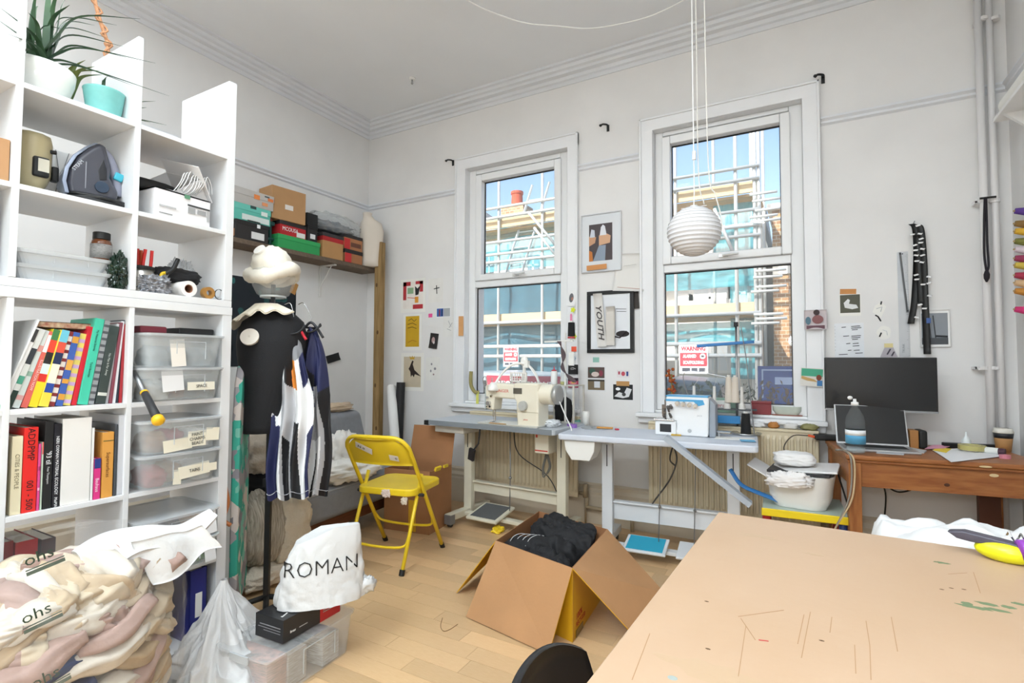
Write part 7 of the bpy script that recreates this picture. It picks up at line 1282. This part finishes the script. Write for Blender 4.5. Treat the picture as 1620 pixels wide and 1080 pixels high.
# terrace behind the scaffold
topF = pz(1150, 322, YF); bl = thing('terrace_building', 'pale rendered building behind the scaffold and blue netting', 'building', (-5, YF, GZ)); xr = pxx(1192, YF)+5
obj('wall', B().bb(-9, xr, 0, 4, 0, topF-GZ), STK, bl); rb_ = topF-GZ
obj('roof', B().prism([(-.2, rb_), (4.2, rb_), (2.0, rb_+.35)], -9.1, xr+.1, 'x'), mt('6a7078', .8), bl)
for i, (x0, x1, y0, y1) in enumerate(((800, 826, 480, 540), (772, 784, 405, 436), (838, 856, 405, 436), (1098, 1150, 452, 492), (1098, 1150, 540, 590), (1075, 1090, 470, 492), (1160, 1180, 440, 490), (800, 826, 405, 438), (1110, 1150, 350, 380))):
    X0, X1 = pxx(x0, YF)+5, pxx(x1, YF)+5; Z1_, Z0_ = pz((x0+x1)/2, y0, YF)-GZ, pz((x0+x1)/2, y1, YF)-GZ; cx = (X0+X1)/2; r_ = (X1-X0)/2
    arch_ = [(X0-.08, Z0_), (X1+.08, Z0_), (X1+.08, Z1_)]+[(cx+(r_+.08)*cos(a), Z1_+.35*(r_+.08)*sin(a)) for a in [pi*k/8 for k in range(1, 8)]]+[(X0-.08, Z1_)]
    w = obj('window_surround', B().prism(arch_, -.08, 0), mt('f0eee8', .7), bl)
    obj('window_pane', B().bb(X0, X1, -.1, -.081, Z0_+.05, Z1_), mt('7f9aa8' if i < 3 else 'e2e6e6', .3), w); obj('glazing_bar', B().bb(cx-.02, cx+.02, -.11, -.1, Z0_+.05, Z1_).bb(X0, X1, -.11, -.1, (Z0_+Z1_)/2-.02, (Z0_+Z1_)/2+.02), WHITE, w)
obj('string_course', B().bb(-9, xr, -.12, 0, pz(820, 395, YF)-GZ, pz(820, 395, YF)-GZ+.12).bb(-9, xr, -.12, 0, pz(820, 500, YF)-GZ, pz(820, 500, YF)-GZ+.12), mt('efece4', .7), bl)
c = at(818, 322, Y=YF+1.2); t = thing('chimney', 'brick chimney with a red clay pot above the netting', 'chimney', (c.x, YF+1.2, topF)); obj('stack', B().bb(-.3, .3, -.25, .25, .0, c.z-topF-.1), BRK, t); obj('pot', B().lathe([(.0, 0), (.16, 0), (.14, .1), (.13, .3), (.15, .32), (.15, .38), (0, .38)], 16, c=(0, 0, c.z-topF-.1)), mt('c0573c', .8), t, smooth=False)
c = at(776, 345, Y=YF); t = thing('gable', 'small white gable with a grey roof at the left of the left window', 'gable', (c.x-.4, YF-.05, topF)); zt_ = pz(776, 328, YF)-topF; obj('gable_wall', B().prism([(-.9, 0), (.9, 0), (0, max(.4, zt_))], -.05, .3), mt('ece8e0', .8), t); obj('verge', B().tube([(-1, -.08, -.05), (0, -.08, max(.4, zt_)+.08), (1, -.08, -.05)], .06, 6), mt('5d646c', .7), t)
# brick building on the right
x0 = pxx(1222, 9.0); bb2 = thing('brick_building', 'yellow brick building at the right edge of the right window', 'building', (x0, 9.0, GZ)); zt_ = pz(1235, 332, 9.0)-GZ
obj('wall', B().bb(0, 5, 0, 5, 0, zt_), BRK, bb2); obj('coping', B().bb(-.06, 5, -.06, 5, zt_, zt_+.1).bb(0, 5, -.03, 0, zt_-1.0, zt_-.7), mt('efe9dc', .7), bb2); obj('corner_return', B().bb(-.2, -.0, .1, .5, 0, zt_-.6), mt('3f3a36', .8), bb2)
# scaffold
SCM = mt('cfd0cc', .4, .4); sc = thing('scaffold', 'steel tube scaffold with timber lifts across the street', 'scaffold', (0, 0, GZ)); hb = 8
def tubeS(a, e, r_=.026, name='scaffold_tube'): obj(name, B().cyl(V(a)-V((0, 0, GZ)), V(e)-V((0, 0, GZ)), r_, n=8), SCM, sc, smooth=True)
for px_ in (700, 789, 858, 940, 1069, 1165, 1195, 1202): tubeS((pxx(px_), YSc, GZ), (pxx(px_), YSc, hb if px_ > 1160 else 6.6))
for px_ in (760, 880, 1130, 1190, 1209): tubeS((pxx(px_, 9.1), 9.1, GZ), (pxx(px_, 9.1), 9.1, 6.2))
X0_, X1_ = pxx(640), pxx(1203)
for (px_, py_) in ((770, 333), (770, 348), (770, 386), (770, 405), (770, 417), (756, 512), (756, 548), (756, 563), (1060, 545), (1060, 563)):
    z = pz(px_, py_); tubeS((X0_, YSc-.05, z), (X1_, YSc-.05, z))
for i, py_ in enumerate((309, 320, 335, 345, 352, 455, 462, 498, 505, 512, 440, 430)):                      # stub tubes of the tower on the right
    z = pz(1205, py_); tubeS((pxx(1188+4*(i % 3)), YSc-.1, z), (pxx(1232+6*(i % 3)), YSc-.1, z), .02, 'scaffold_stub')
for (a, e) in (((835, 335), (880, 388)), ((845, 360), (880, 405)), ((1130, 330), (1160, 400))): tubeS(at(*a, Y=YSc-.12), at(*e, Y=YSc-.12), .024, 'scaffold_brace')
for (px_, py_) in ((770, 362), (1060, 500)):
    z = pz(px_, py_); k = 0
    for dy in (.0, .24, .48): obj('scaffold_board', B().bb(X0_, X1_, YSc+.12+dy, YSc+.34+dy, z-GZ-.04, z-GZ), mt('c9a878', .8, var=.15, vs=5, stretch=(1, 8, 8)), sc)
    obj('toe_board', B().bb(X0_, X1_, YSc+.04, YSc+.08, z-GZ, z-GZ+.16), mt('d8bd92', .8, var=.1, vs=4, stretch=(1, 8, 8)), sc)
def ladder(label, a, e):
    a, e = V(a), V(e); t = thing('ladder', label, 'ladder', a, 0, 'scaffold ladders'); d = e-a; s_ = V((.17, 0, 0)); N = max(4, int(d.length/.28))
    for q in (-1, 1): obj('stile', B().tube([s_*q, d+s_*q], .022, 6), mt('c9cfd0', .4, .4), t)
    b = B(); [b.cyl(d*(i/N)-s_, d*(i/N)+s_, .012, n=6) for i in range(1, N)]; obj('rung', b, mt('c9cfd0', .4, .4), t)
ladder('aluminium ladder rising to the top lift behind the left window netting', at(810, 440, Y=YSc+.2), at(856, 290, Y=YSc+.2)); 
# netting: each sheet a thing
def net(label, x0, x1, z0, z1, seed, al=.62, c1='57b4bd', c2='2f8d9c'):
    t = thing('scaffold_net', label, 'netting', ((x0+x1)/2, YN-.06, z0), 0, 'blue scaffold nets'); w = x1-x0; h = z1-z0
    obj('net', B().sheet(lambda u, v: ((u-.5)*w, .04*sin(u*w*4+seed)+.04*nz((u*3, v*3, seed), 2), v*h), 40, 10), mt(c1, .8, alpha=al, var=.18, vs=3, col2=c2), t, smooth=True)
xa, xb = pxx(660), pxx(930)
net('blue green netting on the upper lift seen through the left window', xa, xb, pz(770, 372), pz(770, 339), 1, .45); net('blue green netting on the middle lift seen through the left window', xa, xb, pz(770, 425), pz(770, 374), 2, .7); net('blue green netting on the lower lift seen through the left window', xa, xb, pz(756, 600), pz(756, 440), 3, .9, '3f6f80', '2c5464')  # lower lift net: shade under the boards put into its darker, denser colour
net('blue green netting on the upper lift behind the lantern', pxx(1125), pxx(1192), pz(1130, 402), pz(1130, 318), 4, .7); net('blue green netting across the top of the lower right pane', pxx(1000), pxx(1192), pz(1120, 452), pz(1120, 418), 5, .6); net('blue green netting below the boards in the right window', pxx(1000), pxx(1192), pz(1120, 545), pz(1120, 508), 6, .75)
net('narrow blue green netting beside the scaffold tower', pxx(1150), pxx(1192), pz(1170, 600), pz(1170, 430), 7, .6)
def sign(label, px_, py_, w, h):
    p = at(px_, py_, Y=YSc-.1); t = thing('warning_sign', label, 'sign', p, 0, 'scaffold warning signs'); RED = mt('b02a3a', .5)
    obj('board', B().bb(-w/2, w/2, 0, .01, -h/2, h/2), mt('eef0f2', .5), t); obj('red_panel', B().bb(-w*.47, w*.47, -.003, 0, -h*.24, h*.22), RED, t); obj('camera_symbol', B().cyl((w*.32, -.003, h*.1), (w*.32, -.005, h*.1), h*.095, n=20), WHITE, t); obj('camera_symbol', B().box((w*.32, -.006, h*.1), (w*.1, .002, h*.06)), mt('2a2a30', .5), t)
    text('WARNING', h*.2, RED, t, face(0, -.003, h*.36), sx=.95*w/h*.92, bold=.004); text('ALARMED', h*.15, WHITE, t, face(-w*.13, -.005, h*.1), sx=.72*w/h*.95, bold=.003); text('SCAFFOLDING', h*.15, WHITE, t, face(0, -.005, -h*.12), sx=.8*w/h*.9, bold=.003); obj('phone_number', B().bb(-w*.4, -w*.12, -.003, 0, -h*.42, -h*.3).bb(-w*.07, w*.14, -.003, 0, -h*.42, -h*.3).bb(w*.19, w*.4, -.003, 0, -h*.42, -h*.3), mt('3a3a44', .5), t)
sign('red and white alarmed scaffolding sign seen through the left window', 808, 564, .30, .35); sign('red and white alarmed scaffolding sign seen through the right window', 1097, 568, .40, .42)
# street level things
p = at(835, 607, Y=5.9); t = thing('banner', 'red banner with large white letters low behind the left window', 'banner', (p.x, 5.9, GZ)); z = p.z-GZ; obj('sheet', B().bb(-.62, .5, 0, .02, z-.09, z+.1), mt('a82c44', .6), t); obj('post', B().bb(-.6, -.56, .02, .06, 0, z+.1).bb(.44, .48, .02, .06, 0, z+.1), mt('6a6c70', .6), t); text('REQUEST YOUR', .125, WHITE, t, face(-.05, -.002, z-.02), sx=.92, bold=.003)
for lb, px_, w, y_, c, top in (('pale van roof parked low behind the left window', 790, 1.7, 6.3, '9aa6ae', 587), ('dark car roof low behind the right window', 1085, 1.2, 6.2, '5a6a78', 598)):
    p = at(px_, top, Y=y_); h_ = p.z-GZ; t = thing('parked_car', lb, 'car', (p.x, y_, GZ)); obj('body', B().prism([(-w*.6, .25), (w*.6, .25), (w*.6, h_*.55), (w*.42, h_*.6), (w*.3, h_*.98), (-w*.3, h_), (-w*.45, h_*.62), (-w*.6, h_*.55)], 0, 1.5), mt(c, .3), t, bev=.06); obj('side_window', B().prism([(-w*.27, h_*.63), (w*.36, h_*.63), (w*.26, h_*.93), (-w*.25, h_*.94)], -.01, .0), mt('26323a', .1), t)
    for x in (-w*.38, w*.38): obj('wheel', B().cyl((x, -.02, .3), (x, .2, .3), .3), mt('1c1c1e', .7), t)
p = at(1234, 600, Y=6.4); t = thing('hoarding', 'dark blue site hoarding at the lower right of the right window', 'hoarding', (p.x, 6.4, GZ)); z = pz(1234, 579, 6.4)-GZ; obj('panel', B().bb(-.22, .6, 0, .04, 0, z), mt('2a3f8a', .5), t); obj('white_lettering', B().bb(-.18, .3, -.004, 0, z-.05, z-.035).bb(-.18, -.165, -.004, 0, z-.35, z-.05).bb(-.05, .2, -.004, 0, z-.2, z-.12), mt('b9c4e0', .5), t); obj('post', B().bb(-.22, -.17, .04, .09, 0, z).bb(.5, .55, .04, .09, 0, z), DARK, t)
random.seed(9)
for i, (px0, px1, py0, lb) in enumerate(((1060, 1130, 602, 'dark leafy shrub below the right window, left part'), (1130, 1200, 606, 'dark leafy shrub below the right window, middle part'), (1195, 1262, 602, 'brown twiggy shrub at the right end of the sill outside'), (752, 830, 600, 'dark shrub outside the left window'))):
    y_ = 5.2; a, e = at(px0, py0, Y=y_), at(px1, py0, Y=y_); t = thing('shrub', lb, 'shrub', ((a.x+e.x)/2, y_, GZ), 0, 'shrubs outside the windows'); w = (e.x-a.x); h_ = a.z-GZ; b = B()
    for k in range(420):
        x, y2, z = random.uniform(-w*.46, w*.46), random.uniform(-.25, .25), h_*random.uniform(.35, 1.0)-.0; s_ = random.uniform(.02, .045); q = Euler((random.random()*6, random.random()*6, random.random()*6)).to_matrix().to_4x4()
        b.add([(-s_, 0, 0), (0, -s_*.4, .004), (s_, 0, 0), (0, s_*.4, .004)], [(0, 1, 2, 3)], Matrix.Translation((x, y2, z)) @ q)
    obj('foliage', b, mt(('3f4a2e', '4a4a34', '6a4a34', '2f3a2c')[i], .8, var=.4, vs=6), t, kind='stuff'); st_ = B(); [st_.tube([(random.uniform(-.1, .1), 0, 0), (random.uniform(-w*.4, w*.4), random.uniform(-.1, .1), h_*.9)], .008, 5) for _ in range(12)]; obj('stem', st_, mt('4a3a2a', .9), t)
